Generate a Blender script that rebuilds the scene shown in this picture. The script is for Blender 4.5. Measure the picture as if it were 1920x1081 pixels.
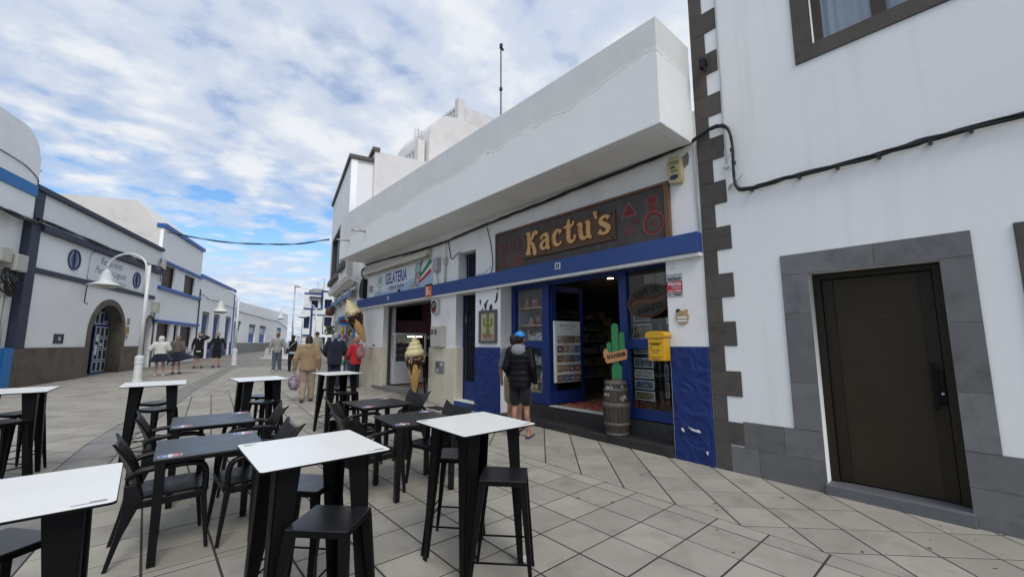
import bpy, bmesh, math, random
from mathutils import Vector, Matrix, noise
random.seed(7)
R = math.radians
PI = math.pi
for _o in list(bpy.data.objects):
    bpy.data.objects.remove(_o, do_unlink=True)
SC = bpy.context.scene
COL = SC.collection

# ------------------------------------------------------------------ camera
EYE = 1.63
YAW, PITCH, ROLL = R(41.21), R(7.36), R(-0.16)
cam_d = bpy.data.cameras.new('camera')
cam = bpy.data.objects.new('camera', cam_d)
COL.objects.link(cam)
cam_d.sensor_width = 36.0
cam_d.lens = 36.0 * 780 / 1920
cam_d.clip_start = 0.05
cam_d.clip_end = 6000
_f = Vector((math.sin(YAW) * math.cos(PITCH), math.cos(YAW) * math.cos(PITCH), math.sin(PITCH)))
_r = Vector((math.cos(YAW), -math.sin(YAW), 0))
_u = _r.cross(_f)
_r2 = _r * math.cos(ROLL) + _u * math.sin(ROLL)
_u2 = -_r * math.sin(ROLL) + _u * math.cos(ROLL)
cam.matrix_world = Matrix(((_r2.x, _u2.x, -_f.x, 0), (_r2.y, _u2.y, -_f.y, 0), (_r2.z, _u2.z, -_f.z, EYE), (0, 0, 0, 1)))
SC.camera = cam

# ------------------------------------------------------------------ sky and sun
SUN_EL, SUN_AZ = R(48), R(196)          # azimuth clockwise from +Y
world = bpy.data.worlds.new('World')
SC.world = world
world.use_nodes = True
wn, wl = world.node_tree.nodes, world.node_tree.links
wn.clear()
def _wn(t, **k):
    n = wn.new(t)
    for a, b in k.items():
        setattr(n, a, b)
    return n
wout = _wn('ShaderNodeOutputWorld')
wbg = _wn('ShaderNodeBackground')
wbg.inputs['Strength'].default_value = 0.1
sky = _wn('ShaderNodeTexSky', sky_type='NISHITA', sun_disc=False, sun_elevation=SUN_EL, sun_rotation=SUN_AZ)
sky.air_density, sky.dust_density, sky.ozone_density = 1.0, 0.6, 2.0
tc = _wn('ShaderNodeTexCoord')
sep = _wn('ShaderNodeSeparateXYZ')
wl.new(tc.outputs['Generated'], sep.inputs[0])
def wmath(op, a, b=None, c=None):
    n = _wn('ShaderNodeMath', operation=op)
    for i, v in enumerate((a, b, c)):
        if v is None:
            continue
        if isinstance(v, (int, float)):
            n.inputs[i].default_value = v
        else:
            wl.new(v, n.inputs[i])
    return n.outputs[0]
zc = wmath('ADD', wmath('MAXIMUM', sep.outputs['Z'], 0.0), 0.10)
comb = _wn('ShaderNodeCombineXYZ')
wl.new(wmath('DIVIDE', sep.outputs['X'], zc), comb.inputs[0])
wl.new(wmath('DIVIDE', sep.outputs['Y'], zc), comb.inputs[1])
def wnoise(scale, detail, rough, dist=0.0, off=(0, 0, 0), sc=(1, 1, 1), rz=0.0):
    mp = _wn('ShaderNodeMapping')
    mp.inputs['Location'].default_value = off
    mp.inputs['Scale'].default_value = sc
    mp.inputs['Rotation'].default_value = (0, 0, rz)
    wl.new(comb.outputs[0], mp.inputs[0])
    n = _wn('ShaderNodeTexNoise')
    n.inputs['Scale'].default_value = scale
    n.inputs['Detail'].default_value = detail
    n.inputs['Roughness'].default_value = rough
    n.inputs['Distortion'].default_value = dist
    wl.new(mp.outputs[0], n.inputs['Vector'])
    return n.outputs['Fac']
def wramp(fac, pts):
    r = _wn('ShaderNodeValToRGB')
    cr = r.color_ramp
    while len(cr.elements) < len(pts):
        cr.elements.new(0.5)
    for e, (p, c) in zip(cr.elements, pts):
        e.position = p
        e.color = c if len(c) == 4 else (*c, 1)
    cr.interpolation = 'EASE'
    wl.new(fac, r.inputs[0])
    return r.outputs[0]
nA = wnoise(1.5, 9, 0.54, 0.0, (3.1, 7.7, 0), (1, 1, 1))
nB = wnoise(5.6, 7, 0.52, 0.0, (11.3, 2.1, 0), (1.0, 1.1, 1), R(60))
nmix = wmath('ADD', wmath('MULTIPLY', nA, 0.52), wmath('MULTIPLY', nB, 0.48))
def wgray(fac, pts):
    return wramp(fac, [(p, (v, v, v)) for p, v in pts])
# thin haze low down, broken cloud in the middle, a nearly closed deck higher up
bias = wgray(wmath('MAXIMUM', sep.outputs['Z'], 0.0), [(0.0, 0.64), (0.10, 0.55), (0.22, 0.455), (0.32, 0.51), (0.44, 0.625), (0.70, 0.68)])
dens = wmath('ADD', nmix, wmath('SUBTRACT', bias, 0.5))
cover = wgray(dens, [(0.405, 0.0), (0.48, 0.60), (0.62, 1.0)])
shade = wramp(wmath('ADD', wmath('MULTIPLY', nmix, 0.6), wmath('MULTIPLY', wnoise(4.2, 8, 0.55, 0.1, (1.7, 9.4, 0)), 0.4)), [(0.37, (3.5, 4.3, 6.1)), (0.47, (5.1, 5.7, 6.8)), (0.60, (7.0, 7.25, 7.6))])
hs = _wn('ShaderNodeHueSaturation')
hs.inputs['Saturation'].default_value = 1.22
hs.inputs['Value'].default_value = 1.5
wl.new(sky.outputs[0], hs.inputs['Color'])
hz = _wn('ShaderNodeMix', data_type='RGBA')      # low haze keeps the horizon pale blue
wl.new(wgray(wmath('MAXIMUM', sep.outputs['Z'], 0.0), [(0.0, 1.0), (0.11, 0.5), (0.23, 0.0)]), hz.inputs['Factor'])
wl.new(hs.outputs[0], hz.inputs[6])
hz.inputs[7].default_value = (4.0, 5.4, 8.2, 1)
mixc = _wn('ShaderNodeMix', data_type='RGBA')
wl.new(cover, mixc.inputs['Factor'])
wl.new(hz.outputs[2], mixc.inputs[6])
wl.new(shade, mixc.inputs[7])
wl.new(mixc.outputs[2], wbg.inputs['Color'])
wl.new(wbg.outputs[0], wout.inputs['Surface'])

sun_d = bpy.data.lights.new('sun', 'SUN')
sun_d.energy = 1.5
sun_d.angle = R(25)
sun_d.color = (1.0, 0.955, 0.89)
sun = bpy.data.objects.new('sun', sun_d)
COL.objects.link(sun)
_sd = Vector((math.sin(SUN_AZ) * math.cos(SUN_EL), math.cos(SUN_AZ) * math.cos(SUN_EL), math.sin(SUN_EL)))
sun.rotation_euler = _sd.to_track_quat('Z', 'Y').to_euler()
sun.location = (0, 0, 30)
VS = SC.view_settings
VS.view_transform = 'Standard'
VS.look = 'None'
VS.gamma = 1.0
VS.exposure = 0.29
VS.use_curve_mapping = False
SC.cycles.use_denoising = True
SC.cycles.max_bounces = 8
SC.cycles.transparent_max_bounces = 12

# ------------------------------------------------------------------ helpers
SLOPE = 0.0152
def G(y):
    return SLOPE * y

def link(o, parent=None):
    COL.objects.link(o)
    if parent is not None:
        o.parent = parent
    return o

def tag(o, label=None, cat=None, group=None, kind=None):
    if label: o['label'] = label
    if cat: o['category'] = cat
    if group: o['group'] = group
    if kind: o['kind'] = kind
    return o

def thing(name, label, cat, loc=(0, 0, 0), rz=0.0, group=None, parent=None):
    o = bpy.data.objects.new(name, None)
    o.empty_display_size = 0.1
    link(o, parent)
    o.location = loc
    o.rotation_euler = (0, 0, rz)
    return tag(o, label, cat, group)

def copy_tree(o, parent=None):
    c = o.copy()
    link(c)
    c.parent = parent
    for ch in o.children:
        copy_tree(ch, c)
    return c

class MB:
    def __init__(self):
        self.v, self.f = [], []
    def add(self, vs, fs):
        b = len(self.v)
        self.v += [tuple(p) for p in vs]
        self.f += [tuple(b + i for i in q) for q in fs]
        return self
    def hexa(self, p):
        return self.add(p, [(0, 3, 2, 1), (4, 5, 6, 7), (0, 1, 5, 4), (1, 2, 6, 5), (2, 3, 7, 6), (3, 0, 4, 7)])
    def box(self, x0, x1, y0, y1, z0, z1):
        x0, x1 = min(x0, x1), max(x0, x1); y0, y1 = min(y0, y1), max(y0, y1); z0, z1 = min(z0, z1), max(z0, z1)
        return self.hexa([(x0, y0, z0), (x1, y0, z0), (x1, y1, z0), (x0, y1, z0), (x0, y0, z1), (x1, y0, z1), (x1, y1, z1), (x0, y1, z1)])
    def cbox(self, c, s):
        return self.box(c[0] - s[0] / 2, c[0] + s[0] / 2, c[1] - s[1] / 2, c[1] + s[1] / 2, c[2] - s[2] / 2, c[2] + s[2] / 2)
    def taper(self, p0, s0, p1, s1):
        """four-sided leg from p0 (size s0=(w,d)) to p1 (size s1)"""
        q = []
        for p, s in ((p0, s0), (p1, s1)):
            q += [(p[0] - s[0] / 2, p[1] - s[1] / 2, p[2]), (p[0] + s[0] / 2, p[1] - s[1] / 2, p[2]), (p[0] + s[0] / 2, p[1] + s[1] / 2, p[2]), (p[0] - s[0] / 2, p[1] + s[1] / 2, p[2])]
        return self.hexa(q)
    def prism(self, poly, y0, y1):
        """poly in x,z, extruded along y"""
        n = len(poly)
        vs = [(x, y0, z) for x, z in poly] + [(x, y1, z) for x, z in poly]
        fs = [tuple(range(n)), tuple(range(2 * n - 1, n - 1, -1))] + [(i, i + n, (i + 1) % n + n, (i + 1) % n) for i in range(n)]
        return self.add(vs, fs)
    def prismz(self, poly, z0, z1):
        n = len(poly)
        vs = [(x, y, z0) for x, y in poly] + [(x, y, z1) for x, y in poly]
        fs = [tuple(range(n - 1, -1, -1)), tuple(range(n, 2 * n))] + [(i, (i + 1) % n, (i + 1) % n + n, i + n) for i in range(n)]
        return self.add(vs, fs)
    def rings(self, rings, closed=False, caps=True):
        n = len(rings[0]); b = len(self.v)
        for r in rings:
            self.v += [tuple(p) for p in r]
        m = len(rings)
        for j in range(m if closed else m - 1):
            k = (j + 1) % m
            for i in range(n):
                i2 = (i + 1) % n
                self.f.append((b + j * n + i, b + j * n + i2, b + k * n + i2, b + k * n + i))
        if caps and not closed:
            self.f.append(tuple(b + i for i in range(n - 1, -1, -1)))
            self.f.append(tuple(b + (m - 1) * n + i for i in range(n)))
        return self
    def tube(self, pts, r, n=8, closed=False, flat=1.0, rot=0.0):
        pts = [Vector(p) for p in pts]
        m = len(pts); rs = []
        nrm = None
        for i, p in enumerate(pts):
            if closed:
                t = (pts[(i + 1) % m] - pts[i - 1])
            else:
                t = pts[min(i + 1, m - 1)] - pts[max(i - 1, 0)]
            t = t.normalized() if t.length > 1e-9 else Vector((0, 0, 1))
            if nrm is None:
                a = Vector((0, 0, 1)) if abs(t.z) < 0.9 else Vector((0, 1, 0))
                nrm = (a - t * a.dot(t)).normalized()
            else:
                nrm = (nrm - t * nrm.dot(t))
                nrm = nrm.normalized() if nrm.length > 1e-6 else t.orthogonal().normalized()
            b = t.cross(nrm)
            rr = r[i] if isinstance(r, (list, tuple)) else r
            rs.append([p + (nrm * math.cos(rot + 2 * PI * k / n) + b * math.sin(rot + 2 * PI * k / n) * flat) * rr for k in range(n)])
        return self.rings(rs, closed)
    def lathe(self, prof, n=24, c=(0, 0, 0), caps=True):
        return self.rings([[(c[0] + r * math.cos(2 * PI * k / n), c[1] + r * math.sin(2 * PI * k / n), c[2] + z) for k in range(n)] for r, z in prof], caps=caps)
    def loft(self, secs, n=20):
        """secs: (z, cx, cy, rx, ry)"""
        return self.rings([[(cx + rx * math.cos(2 * PI * k / n), cy + ry * math.sin(2 * PI * k / n), z) for k in range(n)] for z, cx, cy, rx, ry in secs])
    def ell(self, c, r, n=14, m=9, mat=None):
        rings = []
        for j in range(1, m):
            a = PI * j / m
            ring = []
            for k in range(n):
                p = Vector((r[0] * math.sin(a) * math.cos(2 * PI * k / n), r[1] * math.sin(a) * math.sin(2 * PI * k / n), -r[2] * math.cos(a)))
                if mat is not None:
                    p = mat @ p
                ring.append((c[0] + p.x, c[1] + p.y, c[2] + p.z))
            rings.append(ring)
        return self.rings(rings)
    def cap(self, p0, p1, r0, r1, n=12):
        p0, p1 = Vector(p0), Vector(p1)
        d = p1 - p0
        t = d.normalized() if d.length > 1e-6 else Vector((0, 0, 1))
        pts, rr = [], []
        for a in (80, 50, 20):
            pts.append(p0 - t * r0 * math.sin(R(a))); rr.append(r0 * math.cos(R(a)))
        pts += [p0, p1]; rr += [r0, r1]
        for a in (20, 50, 80):
            pts.append(p1 + t * r1 * math.sin(R(a))); rr.append(r1 * math.cos(R(a)))
        return self.tube(pts, rr, n)
    def mesh(self, name):
        me = bpy.data.meshes.new(name)
        me.from_pydata(self.v, [], self.f)
        me.update()
        return me
    def build(self, name, mat, parent=None, smooth=False, bevel=0.0, remesh=0.0, sm=0, loc=None, rot=None, seg=2, auto=None):
        me = self.mesh(name)
        return mkobj(name, me, mat, parent, smooth, bevel, remesh, sm, loc, rot, seg, auto)

def mkobj(name, me, mat, parent=None, smooth=False, bevel=0.0, remesh=0.0, sm=0, loc=None, rot=None, seg=2, auto=None):
    if mat is not None:
        me.materials.clear()
        me.materials.append(mat)
    if smooth or remesh:
        me.polygons.foreach_set('use_smooth', [True] * len(me.polygons))
    if auto is not None:
        me.polygons.foreach_set('use_smooth', [True] * len(me.polygons))
        me.set_sharp_from_angle(angle=R(auto))
    o = bpy.data.objects.new(name, me)
    link(o, parent)
    if loc: o.location = loc
    if rot: o.rotation_euler = rot
    if remesh:
        m = o.modifiers.new('Remesh', 'REMESH')
        m.mode = 'VOXEL'; m.voxel_size = remesh; m.use_smooth_shade = True
        if sm:
            s = o.modifiers.new('Smooth', 'SMOOTH'); s.iterations = sm; s.factor = 0.5
    if bevel:
        b = o.modifiers.new('Bevel', 'BEVEL')
        b.width = bevel; b.segments = seg; b.limit_method = 'ANGLE'; b.angle_limit = R(35)
    return o

_RX = Matrix.Rotation(PI / 2, 4, 'X')
def shape_mesh(loops, depth, name='shape', bev=0.0):
    """filled outline with holes (loops of x,z), extruded depth along y, centred on y=0"""
    cu = bpy.data.curves.new(name, 'CURVE')
    cu.dimensions = '2D'; cu.fill_mode = 'BOTH'; cu.extrude = depth / 2
    if bev:
        cu.bevel_depth = bev; cu.bevel_resolution = 1; cu.offset = -bev
    for lp in loops:
        sp = cu.splines.new('POLY')
        sp.points.add(len(lp) - 1)
        for p, q in zip(sp.points, lp):
            p.co = (q[0], q[1], 0, 1)
        sp.use_cyclic_u = True
    ob = bpy.data.objects.new('tmp', cu)
    me = bpy.data.meshes.new_from_object(ob)
    bpy.data.objects.remove(ob); bpy.data.curves.remove(cu)
    me.transform(_RX)
    return me

def shape(name, loops, y0, y1, mat, parent=None, bev=0.0, **k):
    me = shape_mesh(loops, abs(y1 - y0) - 2 * bev, name, bev)
    me.transform(Matrix.Translation((0, (y0 + y1) / 2, 0)))
    return mkobj(name, me, mat, parent, **k)

def text(name, body, x, z, size, y, mat, parent, depth=0.002, shear=0.0, bold=0.0, sx=1.0, align='CENTER', rot=0.0, space=1.0):
    cu = bpy.data.curves.new(name, 'FONT')
    cu.body = body; cu.size = size; cu.extrude = depth / 2; cu.shear = shear; cu.offset = bold
    cu.align_x = align; cu.align_y = 'CENTER'; cu.space_character = space; cu.resolution_u = 3
    ob = bpy.data.objects.new('tmp', cu)
    me = bpy.data.meshes.new_from_object(ob)
    bpy.data.objects.remove(ob); bpy.data.curves.remove(cu)
    me.transform(Matrix.Scale(sx, 4, (1, 0, 0)))
    me.transform(_RX)
    me.transform(Matrix.Translation((x, y - depth / 2, z)) @ Matrix.Rotation(rot, 4, 'Y'))
    return mkobj(name, me, mat, parent)

def rect(x0, x1, z0, z1):
    return [(x0, z0), (x1, z0), (x1, z1), (x0, z1)]
def circle(cx, cz, r, n=24, rz=None):
    return [(cx + r * math.cos(2 * PI * k / n), cz + (rz or r) * math.sin(2 * PI * k / n)) for k in range(n)]
def stroke(pts, w, closed=False):
    """outline loop of a polyline with width(s)"""
    P = [Vector(p) for p in pts]; L, Rr = [], []
    for i, p in enumerate(P):
        t = (P[min(i + 1, len(P) - 1)] - P[max(i - 1, 0)]).normalized()
        n = Vector((-t.y, t.x))
        ww = (w[i] if isinstance(w, (list, tuple)) else w) / 2
        L.append(tuple(p + n * ww)); Rr.append(tuple(p - n * ww))
    return L + Rr[::-1]

# ------------------------------------------------------------------ materials
MATS = {}
def mat(name, col, rough=0.6, var=0.08, scale=2.0, bump=0.0, bscale=40.0, metal=0.0, spec=0.4, col2=None, c2lo=0.5, c2hi=0.7, c2scale=1.5, stretch=None, island=0.0, coat=0.0, sheen=0.0, dist=0.01, rvar=0.0):
    if name in MATS:
        return MATS[name]
    m = bpy.data.materials.new(name)
    m.use_nodes = True
    N, L = m.node_tree.nodes, m.node_tree.links
    b = N['Principled BSDF']
    b.inputs['Roughness'].default_value = rough
    b.inputs['Metallic'].default_value = metal
    b.inputs['Specular IOR Level'].default_value = spec
    if coat:
        b.inputs['Coat Weight'].default_value = coat
        b.inputs['Coat Roughness'].default_value = 0.15
    if sheen:
        b.inputs['Sheen Weight'].default_value = sheen
    geo = N.new('ShaderNodeNewGeometry')
    tcn = N.new('ShaderNodeTexCoord')
    src = geo.outputs['Position']
    if stretch:
        mp = N.new('ShaderNodeMapping'); mp.inputs['Scale'].default_value = stretch
        L.new(src, mp.inputs[0]); src = mp.outputs[0]
    def nz(sc, det=5, rg=0.6):
        n = N.new('ShaderNodeTexNoise')
        n.inputs['Scale'].default_value = sc; n.inputs['Detail'].default_value = det; n.inputs['Roughness'].default_value = rg
        L.new(src, n.inputs['Vector'])
        return n.outputs['Fac']
    def mix(a, bb, fac, blend='MIX'):
        x = N.new('ShaderNodeMix'); x.data_type = 'RGBA'; x.blend_type = blend
        for s, val in ((x.inputs[6], a), (x.inputs[7], bb)):
            if isinstance(val, tuple): s.default_value = (*val, 1)
            else: L.new(val, s)
        if isinstance(fac, float): x.inputs[0].default_value = fac
        else: L.new(fac, x.inputs[0])
        return x.outputs[2]
    def mr(fac, a, bb, c, d):
        x = N.new('ShaderNodeMapRange')
        x.inputs[1].default_value = a; x.inputs[2].default_value = bb; x.inputs[3].default_value = c; x.inputs[4].default_value = d
        L.new(fac, x.inputs[0])
        return x.outputs[0]
    cur = tuple(col)
    if col2 is not None:
        cur = mix(cur, tuple(col2), mr(nz(c2scale, 7, 0.65), c2lo, c2hi, 0, 1))
    if var:
        hs = N.new('ShaderNodeHueSaturation')
        if isinstance(cur, tuple): hs.inputs['Color'].default_value = (*cur, 1)
        else: L.new(cur, hs.inputs['Color'])
        L.new(mr(nz(scale, 6, 0.62), 0.25, 0.75, 1 - var, 1 + var), hs.inputs['Value'])
        cur = hs.outputs[0]
    if island:
        hs = N.new('ShaderNodeHueSaturation')
        if isinstance(cur, tuple): hs.inputs['Color'].default_value = (*cur, 1)
        else: L.new(cur, hs.inputs['Color'])
        oi = N.new('ShaderNodeObjectInfo')
        ad = N.new('ShaderNodeMath'); ad.operation = 'ADD'
        L.new(oi.outputs['Random'], ad.inputs[0]); L.new(geo.outputs['Random Per Island'], ad.inputs[1])
        fr = N.new('ShaderNodeMath'); fr.operation = 'FRACT'
        L.new(ad.outputs[0], fr.inputs[0])
        L.new(mr(fr.outputs[0], 0, 1, 1 - island, 1 + island), hs.inputs['Value'])
        cur = hs.outputs[0]
    if isinstance(cur, tuple): b.inputs['Base Color'].default_value = (*cur, 1)
    else: L.new(cur, b.inputs['Base Color'])
    if bump:
        bp = N.new('ShaderNodeBump'); bp.inputs['Strength'].default_value = bump; bp.inputs['Distance'].default_value = dist
        L.new(nz(bscale, 6, 0.6), bp.inputs['Height'])
        L.new(bp.outputs[0], b.inputs['Normal'])
    if rvar:
        L.new(mr(nz(9.0, 8, 0.7), 0.3, 0.75, max(0.05, rough - rvar), min(1, rough + rvar)), b.inputs['Roughness'])
    MATS[name] = m
    return m

def glass(name, tint=(0.8, 0.84, 0.86), refl=0.09, rough=0.02):
    m = bpy.data.materials.new(name); m.use_nodes = True
    N, L = m.node_tree.nodes, m.node_tree.links
    N.clear()
    o = N.new('ShaderNodeOutputMaterial'); mx = N.new('ShaderNodeMixShader')
    t = N.new('ShaderNodeBsdfTransparent'); t.inputs[0].default_value = (*tint, 1)
    g = N.new('ShaderNodeBsdfGlossy'); g.inputs['Roughness'].default_value = rough
    lw = N.new('ShaderNodeLayerWeight'); lw.inputs[0].default_value = 0.5
    fr = N.new('ShaderNodeMath'); fr.operation = 'POWER'; fr.inputs[1].default_value = 5.0; L.new(lw.outputs['Facing'], fr.inputs[0])
    ad = N.new('ShaderNodeMath'); ad.operation = 'MULTIPLY_ADD'; ad.inputs[1].default_value = 0.9; ad.inputs[2].default_value = refl; ad.use_clamp = True
    L.new(fr.outputs[0], ad.inputs[0]); L.new(ad.outputs[0], mx.inputs[0])
    L.new(t.outputs[0], mx.inputs[1]); L.new(g.outputs[0], mx.inputs[2]); L.new(mx.outputs[0], o.inputs[0])
    return m

def emit(name, col, s):
    m = bpy.data.materials.new(name); m.use_nodes = True
    b = m.node_tree.nodes['Principled BSDF']
    b.inputs['Base Color'].default_value = (*col, 1)
    b.inputs['Emission Color'].default_value = (*col, 1); b.inputs['Emission Strength'].default_value = s
    return m

WHITE = mat('white_plaster', (0.86, 0.86, 0.845), 0.85, 0.03, 0.9, 0.35, 14, col2=(0.76, 0.755, 0.73), c2lo=0.54, c2hi=0.85, c2scale=0.7, dist=0.007)
WHITE2 = mat('old_white_plaster', (0.81, 0.805, 0.785), 0.9, 0.05, 1.3, 0.4, 14, col2=(0.64, 0.63, 0.59), c2lo=0.52, c2hi=0.8, c2scale=1.1, dist=0.005)
PINKW = mat('warm_white_plaster', (0.78, 0.745, 0.71), 0.9, 0.04, 1.1, 0.25, 40, col2=(0.62, 0.58, 0.54), c2lo=0.5, c2hi=0.8, c2scale=0.9, dist=0.004)
CREAM = mat('stained_cream_plaster', (0.66, 0.60, 0.47), 0.9, 0.07, 2.2, 0.3, 40, col2=(0.46, 0.41, 0.31), c2lo=0.52, c2hi=0.72, c2scale=2.4, stretch=(1, 1, 0.5), dist=0.004)
BEAMB = mat('blue_beam_paint', (0.028, 0.066, 0.225), 0.55, 0.06, 1.5, 0.15, 50, dist=0.003)
BLUE = mat('blue_paint', (0.009, 0.030, 0.155), 0.42, 0.08, 2.0, 0.12, 60, dist=0.002)
WBLUE = mat('blue_trowelled_paint', (0.010, 0.029, 0.145), 0.55, 0.14, 3.0, 0.3, 28, spec=0.35, dist=0.006)
TBLUE = mat('bright_blue_paint', (0.02, 0.16, 0.42), 0.5, 0.06)
NAVY = mat('navy_slate_paint', (0.035, 0.042, 0.068), 0.6, 0.12, 2.0, 0.2, 40)
LBLUE = mat('trim_blue_paint', (0.035, 0.12, 0.40), 0.5, 0.08)
DOORB = mat('faded_blue_door_paint', (0.03, 0.06, 0.17), 0.5, 0.12, 3.0)
QUOIN = mat('brown_basalt', (0.088, 0.078, 0.068), 0.8, 0.12, 6.0, 0.5, 60, col2=(0.055, 0.05, 0.046), c2lo=0.55, c2hi=0.72, c2scale=7.0, island=0.10)
GSTONE = mat('grey_basalt', (0.150, 0.149, 0.149), 0.6, 0.12, 5.0, 0.4, 60, col2=(0.096, 0.096, 0.098), c2lo=0.5, c2hi=0.75, c2scale=4.0, island=0.13, dist=0.004)
DADO = mat('weathered_grey_dado', (0.135, 0.116, 0.090), 0.85, 0.16, 1.4, 0.4, 30, col2=(0.075, 0.068, 0.058), c2lo=0.48, c2hi=0.7, c2scale=1.8)
GDADO = mat('plain_grey_dado', (0.24, 0.24, 0.235), 0.85, 0.06, 1.0)
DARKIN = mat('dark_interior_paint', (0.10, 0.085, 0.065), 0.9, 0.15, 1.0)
STEPD = mat('dark_step_stone', (0.030, 0.029, 0.029), 0.55, 0.2, 4.0, 0.2, 50, col2=(0.06, 0.058, 0.055), c2lo=0.55, c2hi=0.75, c2scale=5)
BLACKP = mat('black_plastic', (0.0045, 0.0047, 0.0055), 0.36, 0.10, 6.0, 0.12, 90, spec=0.34, dist=0.002, rvar=0.16)
BLACKM = mat('black_powder_steel', (0.0035, 0.0035, 0.0038), 0.5, 0.15, 7.0, 0.10, 120, spec=0.16, dist=0.001, rvar=0.15)
TOPB = mat('black_laminate', (0.016, 0.016, 0.018), 0.33, 0.15, 5.0, 0.0, 90, spec=0.85, rvar=0.05, col2=(0.024, 0.024, 0.025), c2lo=0.5, c2hi=0.8, c2scale=6)
TOPW = mat('white_laminate', (0.82, 0.82, 0.79), 0.32, 0.03, 3.0, 0.0, 90, spec=0.5, col2=(0.77, 0.765, 0.735), c2lo=0.50, c2hi=0.85, c2scale=4)
CABLE = mat('black_cable_rubber', (0.012, 0.012, 0.012), 0.5, 0.2, 8.0)
METAL = mat('grey_metal', (0.42, 0.42, 0.42), 0.42, 0.06, 6.0, metal=0.7)
LAMPW = mat('white_enamel', (0.70, 0.72, 0.70), 0.35, 0.06, 4.0, spec=0.5)
WOOD = mat('brown_wood', (0.17, 0.085, 0.045), 0.6, 0.25, 14.0, 0.3, 60, stretch=(4, 1, 4))
LWOOD = mat('light_pine', (0.50, 0.33, 0.17), 0.55, 0.15, 14.0, stretch=(6, 1, 6))
GREYBOX = mat('grey_beige_plastic', (0.48, 0.46, 0.40), 0.5, 0.06, 5.0)
BROWNSH = mat('brown_shutter', (0.075, 0.047, 0.033), 0.55, 0.15, 5)
SCREEN = mat('black_glass_screen', (0.006, 0.006, 0.007), 0.12, 0.0)
IRON = mat('dark_iron', (0.016, 0.018, 0.024), 0.45, 0.15, 9)
GLASS = glass('window_glass', (0.93, 0.95, 0.96), 0.045)
DGLASS = glass('dark_window_glass', (0.45, 0.5, 0.55), 0.14)
# ------------------------------------------------------------------ ground
SLAB = mat('concrete_paving_slab', (0.335, 0.312, 0.268), 0.80, 0.10, 2.6, 0.3, 70, col2=(0.245, 0.226, 0.192), c2lo=0.50, c2hi=0.76, c2scale=3.1, island=0.12, dist=0.003)
GROUT = mat('dark_joint_grout', (0.048, 0.041, 0.034), 0.95, 0.2, 9.0)
GUTTER = mat('worn_grey_gutter_concrete', (0.235, 0.228, 0.215), 0.8, 0.15, 3.0, 0.3, 50, col2=(0.16, 0.155, 0.145), c2lo=0.45, c2hi=0.7, c2scale=2.0)
TILT = math.atan(SLOPE)

def slab_dirt(m):
    """gum spots and faint drips: small marks with a shape of their own"""
    N, L = m.node_tree.nodes, m.node_tree.links
    b = N['Principled BSDF']
    src = b.inputs['Base Color'].links[0].from_socket
    geo = N.new('ShaderNodeNewGeometry')
    vo = N.new('ShaderNodeTexVoronoi'); vo.inputs['Scale'].default_value = 2.1; vo.inputs['Randomness'].default_value = 1.0
    L.new(geo.outputs['Position'], vo.inputs['Vector'])
    nz = N.new('ShaderNodeTexNoise'); nz.inputs['Scale'].default_value = 35
    L.new(geo.outputs['Position'], nz.inputs['Vector'])
    ad = N.new('ShaderNodeMath'); ad.operation = 'MULTIPLY_ADD'; ad.inputs[1].default_value = 0.035
    L.new(nz.outputs['Fac'], ad.inputs[0]); L.new(vo.outputs['Distance'], ad.inputs[2])
    mr = N.new('ShaderNodeMapRange'); mr.inputs[1].default_value = 0.045; mr.inputs[2].default_value = 0.06; mr.inputs[3].default_value = 0.75; mr.inputs[4].default_value = 0.0
    L.new(ad.outputs[0], mr.inputs[0])
    mx = N.new('ShaderNodeMix'); mx.data_type = 'RGBA'
    L.new(mr.outputs[0], mx.inputs[0]); L.new(src, mx.inputs[6]); mx.inputs[7].default_value = (0.06, 0.056, 0.05, 1)
    L.new(mx.outputs[2], b.inputs['Base Color'])
slab_dirt(SLAB)

gm = MB()
gm.box(-70, 90, -40, 66, -3.0, -0.0045)
pavement = gm.build('pavement', GROUT)
pavement.rotation_euler = (TILT, 0, 0)
tag(pavement, kind='structure')

def clip(poly, a, b, c):
    """keep a*x+b*y<=c"""
    out = []
    n = len(poly)
    for i in range(n):
        p, q = poly[i], poly[(i + 1) % n]
        dp, dq = a * p[0] + b * p[1] - c, a * q[0] + b * q[1] - c
        if dp <= 0: out.append(p)
        if (dp < 0 < dq) or (dq < 0 < dp):
            t = dp / (dp - dq)
            out.append((p[0] + (q[0] - p[0]) * t, p[1] + (q[1] - p[1]) * t))
    return out
def area(p):
    return 0.5 * sum(p[i][0] * p[(i + 1) % len(p)][1] - p[(i + 1) % len(p)][0] * p[i][1] for i in range(len(p)))
def inset(poly, d):
    """shrink a convex ccw polygon"""
    out = list(poly); n = len(poly)
    for i in range(n):
        p, q = poly[i], poly[(i + 1) % n]
        ex, ey = q[0] - p[0], q[1] - p[1]
        l = math.hypot(ex, ey)
        if l < 1e-6: continue
        nx, ny = ey / l, -ex / l
        out = clip(out, nx, ny, nx * p[0] + ny * p[1] - d)
        if len(out) < 3: return []
    # drop doubled points
    o2 = []
    for p in out:
        if not o2 or math.hypot(p[0] - o2[-1][0], p[1] - o2[-1][1]) > 1e-4: o2.append(p)
    return o2
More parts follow.
